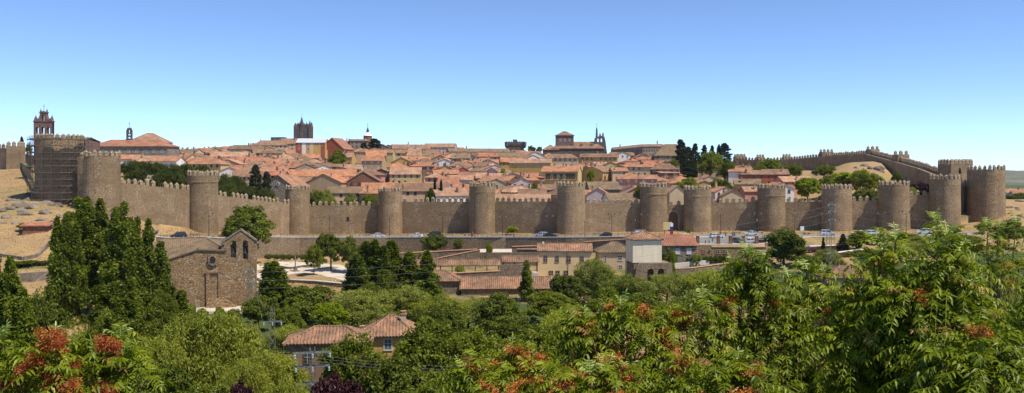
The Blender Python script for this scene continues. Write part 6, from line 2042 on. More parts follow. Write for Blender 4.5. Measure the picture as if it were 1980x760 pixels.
# ---------------------------------------------------------------- near trees with compound leaves
def compound(orig, dirs, length, npair, ll, lw, sag, hang, tone0):
    """arrays of compound leaves -> (verts, quads as triangles) : every leaflet folded along its midrib"""
    n = len(orig); k = npair * 2 + 1
    t = np.concatenate([np.repeat(np.linspace(.2, .96, npair), 2), [1.0]])
    side = np.concatenate([np.tile([1., -1.], npair), [0.]])
    d = unit(dirs); up = np.array([0, 0, 1.])
    s = unit(np.cross(d, up) + 1e-4)
    L = length[:, None]
    # rachis: starts along d, bends to the ground
    pt = orig[:, None] + d[:, None] * (L * t)[..., None] - up * (sag[:, None] * L * t ** 2.0)[..., None]
    tan = unit(d[:, None] - up * (2.0 * sag[:, None] * t)[..., None])
    s2 = np.repeat(s[:, None], k, 1)
    nrm = unit(np.cross(s2, tan)); nrm *= np.sign(nrm[..., 2:] + 1e-6)
    jit = RN.normal(size=pt.shape) * .16
    h = hang[:, None, None]
    ax = unit(s2 * side[None, :, None] * (1 - .35 * h) + tan * (.38 + .6 * (side == 0)[None, :, None]) - up * h * .9 + jit)
    sz = (1 - .45 * np.abs(t - .45)) * RN.uniform(.65, 1.2, (n, k))
    lL = (ll[:, None] * sz)[..., None]; lW = (lw[:, None] * sz)[..., None]
    nn = unit(nrm + RN.normal(size=pt.shape) * .25 - ax * np.sum(nrm * ax, -1, keepdims=True))
    b = unit(np.cross(ax, nn))
    curl = nn * lL * -.16
    V = np.stack([pt, pt + ax * lL * .34 + b * lW * .5 + nn * lW * .14, pt + ax * lL * .38 - nn * lW * .04, pt + ax * lL * .34 - b * lW * .5 + nn * lW * .14, pt + ax * lL + curl,
                  pt + ax * lL * .7 + b * lW * .33 + curl * .4 + nn * lW * .1, pt + ax * lL * .7 - b * lW * .33 + curl * .4 + nn * lW * .1], 2)
    m = n * k; V = V.reshape(m, 7, 3)
    base = np.arange(m)[:, None] * 7
    Q = np.concatenate([base + np.array(q) for q in ((0, 1, 2, 2), (0, 2, 3, 3), (1, 5, 2, 2), (3, 2, 6, 6), (5, 4, 2, 2), (2, 4, 6, 6))], 0)[:, :3]
    tone = np.repeat(np.clip(tone0[:, None] * .6 + RN.uniform(0, .4, (n, k)), 0, 1.7).ravel(), 7)
    # thin rachis as narrow strips
    q = np.linspace(0, 1, 6); rp = orig[:, None] + d[:, None] * (L * q)[..., None] - up * (sag[:, None] * L * q ** 2)[..., None]
    w = .004 + .004 * (1 - q); a = rp + s[:, None] * w[None, :, None]; c = rp - s[:, None] * w[None, :, None]
    rv = np.stack([a, c], 2).reshape(-1, 3); o0 = m * 7
    idx = np.arange(n * 6).reshape(n, 6) * 2 + o0
    r1 = np.stack([idx[:, :-1], idx[:, :-1] + 1, idx[:, 1:] + 1], -1).reshape(-1, 3); r2 = np.stack([idx[:, :-1], idx[:, 1:] + 1, idx[:, 1:]], -1).reshape(-1, 3)
    V = np.concatenate([V.reshape(-1, 3), rv]); Q = np.concatenate([Q, r1, r2]); tone = np.concatenate([tone, np.full(len(rv), .5)])
    return V, Q, tone


def merge(parts):
    V, Q, Tn, o = [], [], [], 0
    for v, q, t in parts:
        V.append(v); Q.append(q + o); Tn.append(t); o += len(v)
    return np.concatenate(V), np.concatenate(Q), np.concatenate(Tn)


def seed_protos():
    out = []
    for mat in ('seed', 'seed_orange', 'pod'):
        for i in range(2):
            n = 460; sub = RN.normal(size=(9, 3)) * np.array([.06, .06, .045])
            P = sub[RN.integers(9, size=n)] + RN.normal(size=(n, 3)) * np.array([.034, .034, .034])
            A = unit(RN.normal(size=(n, 3)) + np.array([0, 0, -.8])); N = unit(RN.normal(size=(n, 3)))
            out.append(leaf_mesh('seed_cluster', P, A, N, RN.uniform(.035, .06, n), RN.uniform(.014, .022, n), RN.uniform(0, 1, n), M[mat]))
    return out


SEEDS = seed_protos()


def heaven_tree(label, u, yc, rxp, ryp, D, n_tips, seeds=0, seedmat=0, kind='ail', thick=None, spikes=0, name='tree_of_heaven', fill=1.0, lean=0.0, dense=8, spike_list=(), open_=False, sprays=5, seed_at=()):
    zb = gz(u, D); x0 = X(u, 60) * 60 / 60 if False else (u - 990) / F * D
    r = thing(name, label, 'tree', (x0, D, zb), 0, 'leafy trees on the near slope')
    s = D / F; rx, rz = rxp * s, ryp * s; cz = ZY(yc, D) - zb; ry = thick or rx * .9
    tips = []
    for i in range(n_tips):
        d = unit(RN.normal(size=3)); d[2] = d[2] * .8 + .25
        q = RN.uniform(.35, 1.0) ** .5
        tips.append((d[0] * rx * q, d[1] * ry * q, cz + d[2] * rz * q * .95, d))
    tr = MB(); top = cz + rz * .55
    n = 7; base = [(lean * (i / n) ** 1.4 * rx + .05 * math.sin(i * 2.1), .04 * math.cos(i * 1.7), top * i / n - (.5 if i == 0 else 0)) for i in range(n + 1)]
    tr.tube(base, .055 + .006 * top, .012, 7)
    parts = []; young = []
    O, Dr, Ln, Tn, Sg, Hg, yO, yD = [], [], [], [], [], [], [], []

    def rosette(p, d, m, big=1.0, yng=False):
        for j in range(m):
            a = j * 2.39996 + RN.uniform(-.3, .3); e = lerp(1.15, -.15, j / max(1, m - 1)) + RN.uniform(-.15, .15)
            v = np.array([math.cos(a) * math.cos(e), math.sin(a) * math.cos(e), math.sin(e)]) + np.asarray(d) * .35
            O.append(np.array(p) - np.array([0, 0, .012 * j])); Dr.append(v); Ln.append(RN.uniform(.4, .7) * big * lerp(.75, 1.05, min(1, j / 4))); Tn.append(RN.uniform(0, 1) if RN.uniform() > .03 else 2.6); Sg.append(RN.uniform(.3, .8)); Hg.append(RN.uniform(.1, .75))
        if yng:
            for j in range(4):
                a = j * 2.4 + RN.uniform(0, 1); e = RN.uniform(.75, 1.35)
                yO.append(np.array(p) + np.array([0, 0, .03])); yD.append(np.array([math.cos(a) * math.cos(e), math.sin(a) * math.cos(e), math.sin(e)]))
    seedpos = []
    for i, (x, y, z, d) in enumerate(tips):
        f = min(.92, max(.25, (z / top) * .62)); k = f * n; j = int(k); g = k - j
        b = [lerp(base[j][q], base[min(n, j + 1)][q], g) for q in range(3)]
        mid = (lerp(b[0], x, .55), lerp(b[1], y, .55), lerp(b[2], z, .4) + .05)
        if not open_ or i % 2 == 0: tr.tube([b, mid, (x, y, z)], .02, .007, 5)
        outer = z > cz + rz * .35
        rosette((x, y, z), d, dense if RN.uniform() < .8 else dense - 3, 1, outer and RN.uniform() < .08)
        if RN.uniform() < fill: rosette(mid, d, max(4, dense - 4), .95)
        seedpos.append((x, y, z))
    sprayl = []
    for i in range(sprays):          # side shoots that break the outline of the crown
        q = RN.uniform(-.95, .95); sprayl.append((u + q * rxp, yc - ryp * (.95 * math.sqrt(1 - .8 * q * q)) - RN.uniform(-4, 26)))
    for (su, sy) in sprayl:
        x = (su - u) * s; z = ZY(sy, D) - zb - .1; y = RN.uniform(-.5, .3) * ry; b = base[4]
        tr.tube([b, (lerp(b[0], x, .7), y * .6, lerp(b[2], z, .5)), (x, y, z)], .018, .006, 5)
        rosette((x, y, z - .03), (0, 0, .5), 5, .8, kind == 'ail' and RN.uniform() < .25); rosette((x * .97, y, z - .3), (0, 0, .1), 6, .9)
    for (su, sy) in spike_list:      # leading shoots that stand clear of the crown
        x = (su - u) * s; z = ZY(sy, D) - zb - .1; y = RN.uniform(-.4, .2) * ry
        b = base[4]; tr.tube([b, (lerp(b[0], x, .6), y * .6, lerp(b[2], z, .5)), (x, y, z)], .024, .008, 5)
        rosette((x, y, z - .05), (0, 0, .3), 7, .9, True); rosette((x, y, z - .25), (0, 0, .1), 8, 1.0); rosette((x * .98, y, z - .5), (0, 0, 0), 8, 1.0)
    O, Dr = np.array(O), np.array(Dr); Ln, Tn, Sg, Hg = map(np.array, (Ln, Tn, Sg, Hg)); m = len(O)
    if kind == 'ail': parts.append(compound(O, Dr, Ln, 8, np.full(m, .125), np.full(m, .037), Sg, Hg, Tn))
    else: parts.append(compound(O, Dr, Ln * .6, 9, np.full(m, .055), np.full(m, .026), Sg, Hg * .6, Tn))
    V, Q, tone = merge(parts)
    obj('crown', raw_mesh('crown', V, Q, tone, M['lf_ail' if kind == 'ail' else 'lf_locust']), r)
    if yO:
        k = len(yO); V, Q, tone = compound(np.array(yO), np.array(yD), RN.uniform(.16, .3, k), 5, np.full(k, .105), np.full(k, .03), RN.uniform(.0, .25, k), RN.uniform(0, .25, k), RN.uniform(0, 1, k))
        obj('young_leaves', raw_mesh('young_leaves', V, Q, tone, M['lf_ail_young']), r)
    tr.build('trunk', M['stem'], r, smooth=True, uv=False)
    for (su, sy, sc) in seed_at:
        x = (su - u) * s; z = ZY(sy, D) - zb; y = -.55 * ry + RN.uniform(-.1, .1); b = base[4]
        tr.tube([b, (lerp(b[0], x, .6), y * .6, lerp(b[2], z, .4)), (x, y, z - .12)], .016, .006, 5)
        o = obj('seed_cluster', SEEDS[seedmat * 2 + int(RN.integers(2))], r, (x, y, z), RN.uniform(0, 6)); o.scale = (sc * 1.15, sc, sc)
    if seeds:
        seedpos.sort(key=lambda p: -(p[2] - .35 * p[1]))
        pick = seedpos[:int(seeds * 1.6)]; random.shuffle(pick)
        for p in pick[:seeds]:
            sc = RN.uniform(.7, 1.2) * (.7 if seedmat == 2 else 1)
            o = obj('seed_cluster', SEEDS[seedmat * 2 + int(RN.integers(2))], r, (p[0], p[1] - .05, p[2] + .07), RN.uniform(0, 6)); o.scale = (sc, sc, sc * .9)
    return r


heaven_tree('leafy tree of heaven laden with deep red seed clusters at the bottom corner', 128, 742, 170, 82, 11.5, 36, 5, 0, seed_at=((138, 640, 1.0), (160, 650, .75), (246, 645, .95), (266, 655, .6), (100, 692, .85), (60, 722, .7), (236, 740, 1.0), (150, 716, .8), (185, 690, .6)), spike_list=((20, 640), (120, 640), (230, 640)))
heaven_tree('low tree of heaven with orange seed clusters at the bottom centre', 1000, 755, 112, 66, 12.5, 24, 20, 1)
heaven_tree('tree of heaven with seeds along its top above the brick house', 1200, 672, 110, 80, 13.5, 23, 12, 1, spike_list=((1200, 575), (1130, 605)))
heaven_tree('low seed bearing tree of heaven under the brick house', 1150, 770, 130, 62, 11.5, 23, 12, 1)
heaven_tree('tree of heaven between the brick house and the thin stems', 1335, 690, 84, 95, 13.5, 20, 6, 1, spike_list=((1352, 560),))
heaven_tree('open tree of heaven with thin bare stems before the yellow house', 1450, 640, 78, 122, 14, 22, 3, 1, fill=.4, spike_list=((1440, 478), (1466, 490), (1418, 505)), open_=True)
heaven_tree('tree of heaven with pale shoots left of the pylon foot', 1560, 684, 84, 106, 14.5, 29, 2, 1, spike_list=((1560, 508), (1520, 522), (1585, 514)))
heaven_tree('dense tree of heaven with shining leaves under the two silver cars', 1690, 668, 105, 116, 12, 42, 2, 1, spike_list=((1700, 466), (1730, 448), (1660, 505)))
heaven_tree('tallest tree of heaven, pale shoot tips before the wall base', 1812, 660, 108, 138, 11.5, 45, 2, 1, spike_list=((1822, 440), (1800, 472), (1850, 470)))
heaven_tree('feathery locust tree with yellow pods at the picture edge', 1920, 590, 112, 130, 19, 88, 16, 2, kind='loc', name='locust_tree', dense=10, spike_list=((1808, 412), (1795, 420), (1900, 425), (1960, 420), (1930, 430)))
heaven_tree('low tree of heaven at the bottom before the thin stems', 1400, 765, 110, 72, 11, 26, 7, 1)
heaven_tree('large leaved tree of heaven in the bottom corner under the locust', 1900, 740, 125, 92, 10, 32, 1, 1)
heaven_tree('tree of heaven beyond the frame beside the locust', 2090, 660, 130, 150, 13, 32, 1, 1)
# ================================================================ vehicles, lamps, pylons, people
def car_parts(kind):
    """side profile loft; x forward, z up. returns mesh dict"""
    L, Hh, W = {'sedan': (4.5, 1.43, 1.74), 'hatch': (3.9, 1.46, 1.68), 'wagon': (4.6, 1.5, 1.76), 'suv': (4.5, 1.72, 1.82), 'van': (4.7, 1.82, 1.86)}[kind]
    h = L / 2; belt = Hh * .62
    lower = [(-h, .42), (-h + .05, .3), (-h + .5, .22), (h - .5, .22), (h - .06, .3), (h, .45), (h - .03, .62), (h - .25, belt * .82), (h * .42, belt), (-h + .25, belt + .02), (-h + .02, .75)]
    if kind in ('hatch', 'wagon', 'suv', 'van'): lower[-2] = (-h + .12, belt + .03)
    roof = {'sedan': (-.95, .35), 'hatch': (-1.35, .4), 'wagon': (-1.75, .45), 'suv': (-1.75, .45), 'van': (-1.9, .75)}[kind]
    base = {'sedan': (-1.6, 1.05), 'hatch': (-1.8, 1.1), 'wagon': (-2.15, 1.1), 'suv': (-2.1, 1.1), 'van': (-2.2, 1.55)}[kind]
    b = MB(); w2 = W / 2
    # lower body as three lofted slices with tucked edges
    ys = [(-w2, .93), (-w2 * .94, 1), (w2 * .94, 1), (w2, .93)]; k = len(lower)
    zc = .55
    for y, sc in ys:
        b.v += [(p[0] * (.985 if sc < 1 else 1), y, zc + (p[1] - zc) * sc) for p in lower]
    for j in range(3):
        for i in range(k):
            i2 = (i + 1) % k; b.f.append((j * k + i, j * k + i2, (j + 1) * k + i2, (j + 1) * k + i)); b.mi.append(0)
    b.f.append(tuple(reversed(range(k)))); b.mi.append(0); b.f.append(tuple(range(3 * k, 4 * k))); b.mi.append(0)
    wr = w2 * .76
    b.hexa([(roof[0], -wr, Hh - .06), (roof[1], -wr, Hh - .06), (roof[1], wr, Hh - .06), (roof[0], wr, Hh - .06)], [(roof[0] + .08, -wr + .06, Hh), (roof[1] - .08, -wr + .06, Hh), (roof[1] - .08, wr - .06, Hh), (roof[0] + .08, wr - .06, Hh)])
    for x0, x1 in ((base[0], roof[0]), (base[1], roof[1]), ((base[0] + base[1]) / 2 - .05, (roof[0] + roof[1]) / 2 - .05)):
        for s in (-1, 1):
            b.hexa([(x0 - .05, s * w2 * .9 - .04, belt - .02), (x0 + .05, s * w2 * .9 - .04, belt - .02), (x0 + .05, s * w2 * .9 + .04, belt - .02), (x0 - .05, s * w2 * .9 + .04, belt - .02)],
                   [(x1 - .05, s * wr - .04, Hh - .05), (x1 + .05, s * wr - .04, Hh - .05), (x1 + .05, s * wr + .04, Hh - .05), (x1 - .05, s * wr + .04, Hh - .05)])
    for s in (-1, 1): b.box((base[1] - .25, s * (w2 + .06), belt + .08), (.16, .14, .12))
    g = MB(); wb = w2 * .89
    g.hexa([(base[0], -wb, belt - .03), (base[1], -wb, belt - .03), (base[1], wb, belt - .03), (base[0], wb, belt - .03)], [(roof[0], -wr + .02, Hh - .055), (roof[1], -wr + .02, Hh - .055), (roof[1], wr - .02, Hh - .055), (roof[0], wr - .02, Hh - .055)])
    wh = []
    r = .33 if kind in ('suv', 'van') else .3
    for sx in (L * .31, -L * .29):
        for sy in (-1, 1): wh.append((sx, sy * (w2 - .08), r))
    return b, g, wh, r, L, w2


def wheel_meshes(r):
    t = MB(); t.lathe([(r * .62, -.1), (r * .95, -.1), (r, -.06), (r, .06), (r * .95, .1), (r * .62, .1)], seg=18, cap=False); me = t.mesh('tyre', M['rubber'], True, False); me.transform(Matrix.Rotation(PI / 2, 4, 'X'))
    q = MB(); q.lathe([(r * .63, -.085), (r * .63, .085)], seg=14); m2 = q.mesh('rim', M['rim'], False, False); m2.transform(Matrix.Rotation(PI / 2, 4, 'X'))
    return me, m2


def head_mesh(n, m):
    mb = MB(); mb.box((0, 0, 0), (.08, .34, .14)); return mb.mesh(n, m, False, False)


HL, TL = head_mesh('headlight', M['lamp_white']), head_mesh('tail_light', M['red_lens'])
CARS = {}


def car(kind, color, u, D, rz, label, group='cars on the road by the wall', z=None):
    key = (kind, color)
    if key not in CARS:
        b, g, wh, r, L, w2 = car_parts(kind)
        CARS[key] = (b.mesh('body', M[color], False, False), g.mesh('glazing', M['glass'], False, False), wh, wheel_meshes(r), L, w2)
    bm, gm, wh, (ty, rm), L, w2 = CARS[key]
    t = thing('parked_car', label, 'car', (X(u, D), D, (gz(u, D) if z is None else z) + .014), rz, group)
    obj('body', bm, t); obj('glazing', gm, t)
    for w in wh:
        o = obj('wheel', ty, t, w); obj('rim', rm, o)
    for s in (-1, 1):
        obj('headlight', HL, t, (L / 2 - .1, s * (w2 - .32), .66)); obj('tail_light', TL, t, (-L / 2 + .06, s * (w2 - .26), .78))
    return t


def ang(u, d=10):
    a, b = (X(u - d, RF(u - d)), RF(u - d)), (X(u + d, RF(u + d)), RF(u + d))
    return math.atan2(b[1] - a[1], b[0] - a[0])


ln = lambda u: RF(u) + 5
car('suv', 'car_dark', 345, ln(345), ang(345) + PI, 'black off-roader on the road above the chapel roof')
car('hatch', 'car_silver', 733, ln(733) - 1, ang(733), 'silver blue hatchback on the road below the slim pale tower')
car('sedan', 'car_white', 805, ln(805) - 1, ang(805) + PI, 'white saloon on the road right before a dark van')
car('van', 'car_dark', 840, ln(840) + 1.6, ang(840) + PI, 'dark people carrier above the ivy mound')
car('wagon', 'car_silver', 1047, ln(1047) + 1.8, ang(1047) + PI, 'silver estate car passing a low dark car')
car('sedan', 'car_dark', 1064, ln(1064) - 1.4, ang(1064), 'low dark car beside the silver estate')
car('hatch', 'car_dark', 1171, ln(1171) - 1, ang(1171) + PI, 'small dark hatchback alone on the road')
car('van', 'car_white', 1327, 268, -1.0, 'white people carrier turning on the square')
car('wagon', 'car_silver', 1386, 275, .25, 'silver estate car behind a brick pillar on the square')
car('sedan', 'car_silver', 1452, 283, PI, 'silver saloon on the upper side of the square')
car('sedan', 'car_silver', 1448, 257.5, PI - .1, 'silver saloon between two brick pillars')
car('hatch', 'car_green', 1426, 259, -1.3, 'dark green hatchback behind the sign on the square')
car('suv', 'car_silver', 1600, ln(1600) + 1, ang(1600), 'silver off-roader on the road behind the pylon')
car('sedan', 'car_silver', 1660, ln(1660) + 1, ang(1660) + PI, 'front one of two silver cars below the tenth tower')
car('wagon', 'car_silver', 1687, ln(1687) + .5, ang(1687), 'rear one of two silver cars below the tenth tower')
car('suv', 'car_silver', 1786, ln(1786) + 1, ang(1786) + PI, 'lone silver off-roader near the twelfth tower')
car('wagon', 'car_red', 1574, 246, .1, 'dark red car parked below the road near the round tree')
car('hatch', 'car_white', 1762, 236, .4, 'white car half hidden under the young shoots')


# lamp posts
def lamp(u, D, label, h=6.2, arms=2, name='street_lamp', group='double lamps along the wall'):
    r = thing(name, label, 'street lamp', (X(u, D), D, gz(u, D)), random.uniform(-.15, .15), group)
    mb = MB(); mb.lathe([(.17, -.3), (.16, .5), (.09, .8), (.07, h)], seg=8); mb.build('pole', M['iron'], r, uv=False)
    if arms == 2:
        mb = MB(); mb.tube([(-1.05, 0, h + .1), (-.5, 0, h - .28), (0, 0, h - .1), (.5, 0, h - .28), (1.05, 0, h + .1)], .05); mb.lathe([(.1, h - .2), (.04, h + .7)], seg=6); mb.build('arm', M['iron'], r, uv=False)
        P = ((-1.05, 0, h + .1), (1.05, 0, h + .1))
    else: P = ((0, 0, h),)
    for p in P:
        g = MB(); g.lathe([(.14, 0), (.24, .45), (.24, .5)], seg=8); l = g.build('lantern', M['lamp_white'], r, p, uv=False)
        g = MB(); g.lathe([(.3, .5), (.2, .68), (.05, .8), (.03, .95)], seg=8); g.build('lantern_cap', M['iron'], l, uv=False)
    return r


for u, lab in ((404, 'double lamp post right of the black off-roader'), (637, 'double lamp post before the dark loophole wall stretch'), (753, 'double lamp post in front of the slim pale tower'), (856, 'double lamp post behind the dark people carrier'),
               (972, 'double lamp post left of the bright green shrub'), (1063, 'double lamp post behind the silver estate car'), (1183, 'double lamp post right of the small dark hatchback'), (1246, 'double lamp post behind the white tower house roof'),
               (1393, 'double lamp post right of the gate tower'), (1465, 'double lamp post beside the silver saloon'), (1537, 'double lamp post behind the dark round tree'), (1594, 'double lamp post next to the pylon'), (1704, 'double lamp post behind the silver pair of cars'), (1752, 'double lamp post between eleventh and twelfth towers')):
    lamp(u, RBK(u) + .9, lab)
for u, D, h, lab in ((914, 270, 4, 'single lamp on the ramp wall below the scooter'), (843, 250, 3.6, 'single lamp behind the walkway roof'), (994, 289, 5, 'single lamp at the ramp rail'), (1131, 280.5, 4.4, 'single lamp at the road edge under the sixth tower'), (916, 218, 3.2, 'single lamp before the garden wall'),
                     (1210, 236, 5.5, 'single lamp in the yard of the sand stone house'), (1334, 233, 4.5, 'single lamp on the terrace below the gatehouse'), (1228, 279, 5, 'single lamp behind the white tower house'), (1463.5, 264, 6, 'tall single lamp at the curved parapet')):
    lamp(u, D, lab, h, 1, 'path_lamp', 'single lamps')
# stone benches
for u, lab in ((376, 'stone bench right of the black off-roader'), (709, 'stone bench left of the slim pale tower'), (806, 'stone bench behind the white saloon'), (903, 'stone bench left of the motor scooter'), (983, 'stone bench left of the bright shrub'), (1074, 'stone bench near the low dark car'), (1398, 'stone bench behind the silver estate car'), (1425, 'stone bench middle one behind the square'), (1470, 'stone bench right of the upper silver saloon'), (1560, 'stone bench behind the dark round tree')):
    D = RBK(u) + 3; b = thing('stone_bench', lab, 'bench', (X(u, D), D, gz(u, D)), ang(u), 'stone benches along the wall')
    mb = MB(); mb.box((0, 0, .55), (2.4, .8, .28)); mb.build('seat', M['wall_top'], b, uv=False)
    for q in (-.8, .8): mb = MB(); mb.box((q, 0, .2), (.4, .6, .42)); mb.build('leg', M['wall_top'], b, uv=False)

# railings along the pavement edge
for u0, u1, lab in ((310, 500, 'thin dark railing above the chapel roof'), (505, 720, 'thin dark railing above the park plaza'), (725, 925, 'thin dark railing above the ivy mound'), (930, 1105, 'thin dark railing above the pale ramp'), (1110, 1280, 'thin dark railing above the sand stone house')):
    D0 = RF(u0) + .12; L0 = Vector((X(u0, D0), D0, tab(ROAD, u0, 2)))
    r = thing('railing', lab, 'railing', L0, 0, 'railings along the road')
    k = int((u1 - u0) / 12); pts = []
    for i in range(k + 1):
        u = lerp(u0, u1, i / k); D = RF(u) + .12; pts.append(Vector((X(u, D), D, tab(ROAD, u, 2) + .1)) - L0)
        mb = MB(); mb.box((0, 0, .55), (.07, .07, 1.1)); mb.build('post', M['iron'], r, pts[-1], uv=False)
    for z in (.35, .7, 1.08):
        mb = MB(); mb.tube([p + Vector((0, 0, z)) for p in pts], .028, seg=4); mb.build('rail', M['iron'], r, uv=False)

# road signs of the square
D = 284; r = thing('direction_sign', 'cream direction signboard stack on posts by the gate', 'sign', (X(1291, D), D, gz(1291, D)), .1)
for i in range(4):
    mb = MB(); mb.box((0, 0, 2.2 + i * .62), (3.0 - .2 * (i % 2), .1, .55)); mb.build('panel', M['signboard'], r, uv=False)
for q in (-1.1, 1.1): mb = MB(); mb.box((q, .1, 2.2), (.1, .08, 5)); mb.build('post', M['steel'], r, uv=False)
r = thing('info_pillar', 'red and blue information pillar beside the cream signboard', 'sign', (X(1298.5, D - 4), D - 4, gz(1298, D - 4)))
for z, h, m in ((1.0, 2.0, 'sign_red'), (2.6, 1.15, 'sign_blue'), (3.75, 1.1, 'sign_white')):
    mb = MB(); mb.box((0, 0, z), (.9, .5, h)); mb.build('panel', M[m], r, uv=False)
r = thing('site_cabin', 'white site cabin with ribbed sides behind the white tower house', 'cabin', (X(1238, 280), 280.5, gz(1238, 280)), .03)
mb = MB(); mb.box((0, 0, 1.0), (3.4, 2.0, 2.0))
for i in range(11): mb.box((-1.5 + i * .3, -1.02, 1.0), (.12, .05, 1.8))
mb.build('body', M['sign_white'], r, uv=False); mb = MB(); mb.box((0, 0, 2.06), (3.55, 2.15, .1)); mb.build('roof', M['steel'], r, uv=False)
for u, D, m, lab in ((1418, 256, 'steel', 'grey rectangular road sign seen from behind near the green car'), (1551, 268, 'sign_white', 'white notice board at the roadside left of the pylon')):
    r = thing('road_sign', lab, 'sign', (X(u, D), D, gz(u, D)))
    mb = MB(); mb.tube([(0, 0, -.2), (0, 0, 3.2)], .05); mb.build('post', M['steel'], r, uv=False)
    mb = MB(); mb.box((0, -.07, 2.7), (1.1, .05, 1.3)); mb.build('panel', M[m], r, uv=False)
r = thing('flag_pole', 'slim white pole standing at the road edge near the sixth tower', 'pole', (X(1078, 281), 281.3, gz(1078, 281)))
mb = MB(); mb.tube([(0, 0, -.2), (0, 0, 5.6)], .07, .05); mb.build('pole', M['lamp_white'], r, uv=False); mb = MB(); mb.lathe([(.05, 5.6), (.12, 5.7), (.02, 5.85)], seg=8); mb.build('finial', M['lamp_white'], r, uv=False)
for u, D in ((1312, 258), (1364, 253.4), (1371, 253.4), (1378, 262), (1403, 280)):
    r = thing('bollard', 'short dark bollard on the square', 'bollard', (X(u, D), D, gz(u, D)), 0, 'bollards on the square')
    mb = MB(); mb.lathe([(.12, 0), (.11, .8), (.15, .85), (.13, 1.0), (.03, 1.08)], seg=10); mb.build('post', M['iron'], r, uv=False)


# lattice pylons
def pylon(u, ytop, D, wb, wt, arms, label, zb=None):
    zb = gz(u, D) if zb is None else zb; H = ZY(ytop, D) - zb
    r = thing('lattice_pylon', label, 'pylon', (X(u, D), D, zb), .25, 'lattice pylons')
    mb = MB(); n = max(6, int(H / 1.3)); W = lambda z: lerp(wb, wt, z / H) / 2
    for sx, sy in ((-1, -1), (1, -1), (1, 1), (-1, 1)): mb.tube([(sx * W(0), sy * W(0), -.6), (sx * W(H), sy * W(H), H)], .055, .045, 4)
    for i in range(n):
        z0, z1 = H * i / n, H * (i + 1) / n
        for (ax, ay), (bx, by) in (((-1, -1), (1, -1)), ((1, -1), (1, 1)), ((1, 1), (-1, 1)), ((-1, 1), (-1, -1))):
            a, b = ((ax, ay), (bx, by)) if i % 2 else ((bx, by), (ax, ay))
            mb.tube([(a[0] * W(z0), a[1] * W(z0), z0), (b[0] * W(z1), b[1] * W(z1), z1)], .03, seg=4)
    mb.build('mast', M['steel'], r, uv=False)
    pts = []
    for ya, half in arms:
        z = ZY(ya, D) - zb
        mb = MB(); mb.box((0, -W(z) - .05, z), (half * 2, .09, .12)); mb.box((0, W(z) + .05, z), (half * 2, .09, .12))
        for i in range(int(half * 3)): mb.box((-half + .3 + i * .65, 0, z), (.06, 2 * W(z) + .1, .06))
        mb.build('crossarm', M['steel'], r, uv=False)
        for q in ((-1, 0, 1) if half > 1 else (-1, 1)):
            g = MB(); g.lathe([(.03, -.45), (.12, -.4), (.05, -.33), (.12, -.26), (.05, -.19), (.12, -.12), (.04, 0)], seg=8)
            g.build('insulator', M['porcelain'], r, (q * half * .94, -W(z) - .12, z - .03), uv=False)
            c, s = math.cos(.25), math.sin(.25); lx, ly = q * half * .94, -W(z) - .12
            pts.append(Vector((r.location.x + lx * c - ly * s, D + lx * s + ly * c, zb + z - .45)))
    return pts


PA = pylon(527, 592, 128, 1.0, .5, ((622, 1.3),), 'slim lattice mast with one crossarm between willows')
PB = pylon(483, 520, 172, 1.3, .6, ((522, .8), (538, .8), (553, .8)), 'lattice mast standing at the chapel corner')
PC = pylon(604, 672, 90, .75, .5, ((682, 1.85), (708, 1.75), (741, 1.75)), 'lattice mast with three crossarms and glass insulators by the brown house')
PD = pylon(1606, 390, 216, 2.1, .6, ((395, .9), (408, .9), (424, .9)), 'tall lattice pylon rising in front of the wall')


def cable(a, b, sag, label, group, r=.016):
    pts = [a.lerp(b, t) - Vector((0, 0, sag * 4 * t * (1 - t))) for t in [i / 28 for i in range(29)]]
    o = pts[0]; mb = MB(); mb.tube([p - o for p in pts], r, seg=4)
    tag(mb.build('power_cable', M['cable'], None, o, uv=False), label, 'cable', group)


for i, w in enumerate(('upper', 'middle', 'lower')):
    cable(PD[2 * i], PB[2 * i + 1], 3.2, f'{w} thin power cable sagging from the tall pylon to the chapel mast', 'power cables')
    cable(PB[2 * i], Vector((X(-260, 150), 150, ZY(545 + 20 * i, 150))), 1.4, f'{w} thin power cable crossing the chapel front', 'power cables')
    cable(PD[2 * i + 1], Vector((X(2300, 190), 190, ZY(430 + 12 * i, 190))), 3, f'{w} thin power cable leaving the tall pylon over the treetops', 'power cables')
for i, w in enumerate(('near', 'middle', 'far')):
    cable(PA[i], PC[i], .9, f'{w} cable running down from the slim mast to the three armed mast', 'power cables', .011)
    cable(PC[i], Vector((X(1500, 92), 92 + i, ZY(716 - 9 * i, 92))), 1.3, f'{w} cable leaving the three armed mast across the trees', 'power cables', .011)
    cable(PB[min(5, 2 * i + 1)], PA[i], .7, f'{w} cable between the chapel mast and the slim mast', 'power cables', .011)


# people
def skin_person(joints, edges, rad, mat):
    me = bpy.data.meshes.new('body'); me.from_pydata(joints, edges, [])
    o = bpy.data.objects.new('body', me); COL.objects.link(o)
    md = o.modifiers.new('skin', 'SKIN'); sb = o.modifiers.new('sub', 'SUBSURF'); sb.levels = 2; sb.render_levels = 2
    for v, r in zip(me.skin_vertices[0].data, rad): v.radius = (r, r)
    me.skin_vertices[0].data[0].use_root = True
    dg = bpy.context.evaluated_depsgraph_get(); dg.update()
    m2 = bpy.data.meshes.new_from_object(o.evaluated_get(dg)); bpy.data.objects.remove(o)
    m2.materials.clear(); m2.materials.append(M['skin'])
    m2.polygons.foreach_set('use_smooth', [True] * len(m2.polygons))
    return m2


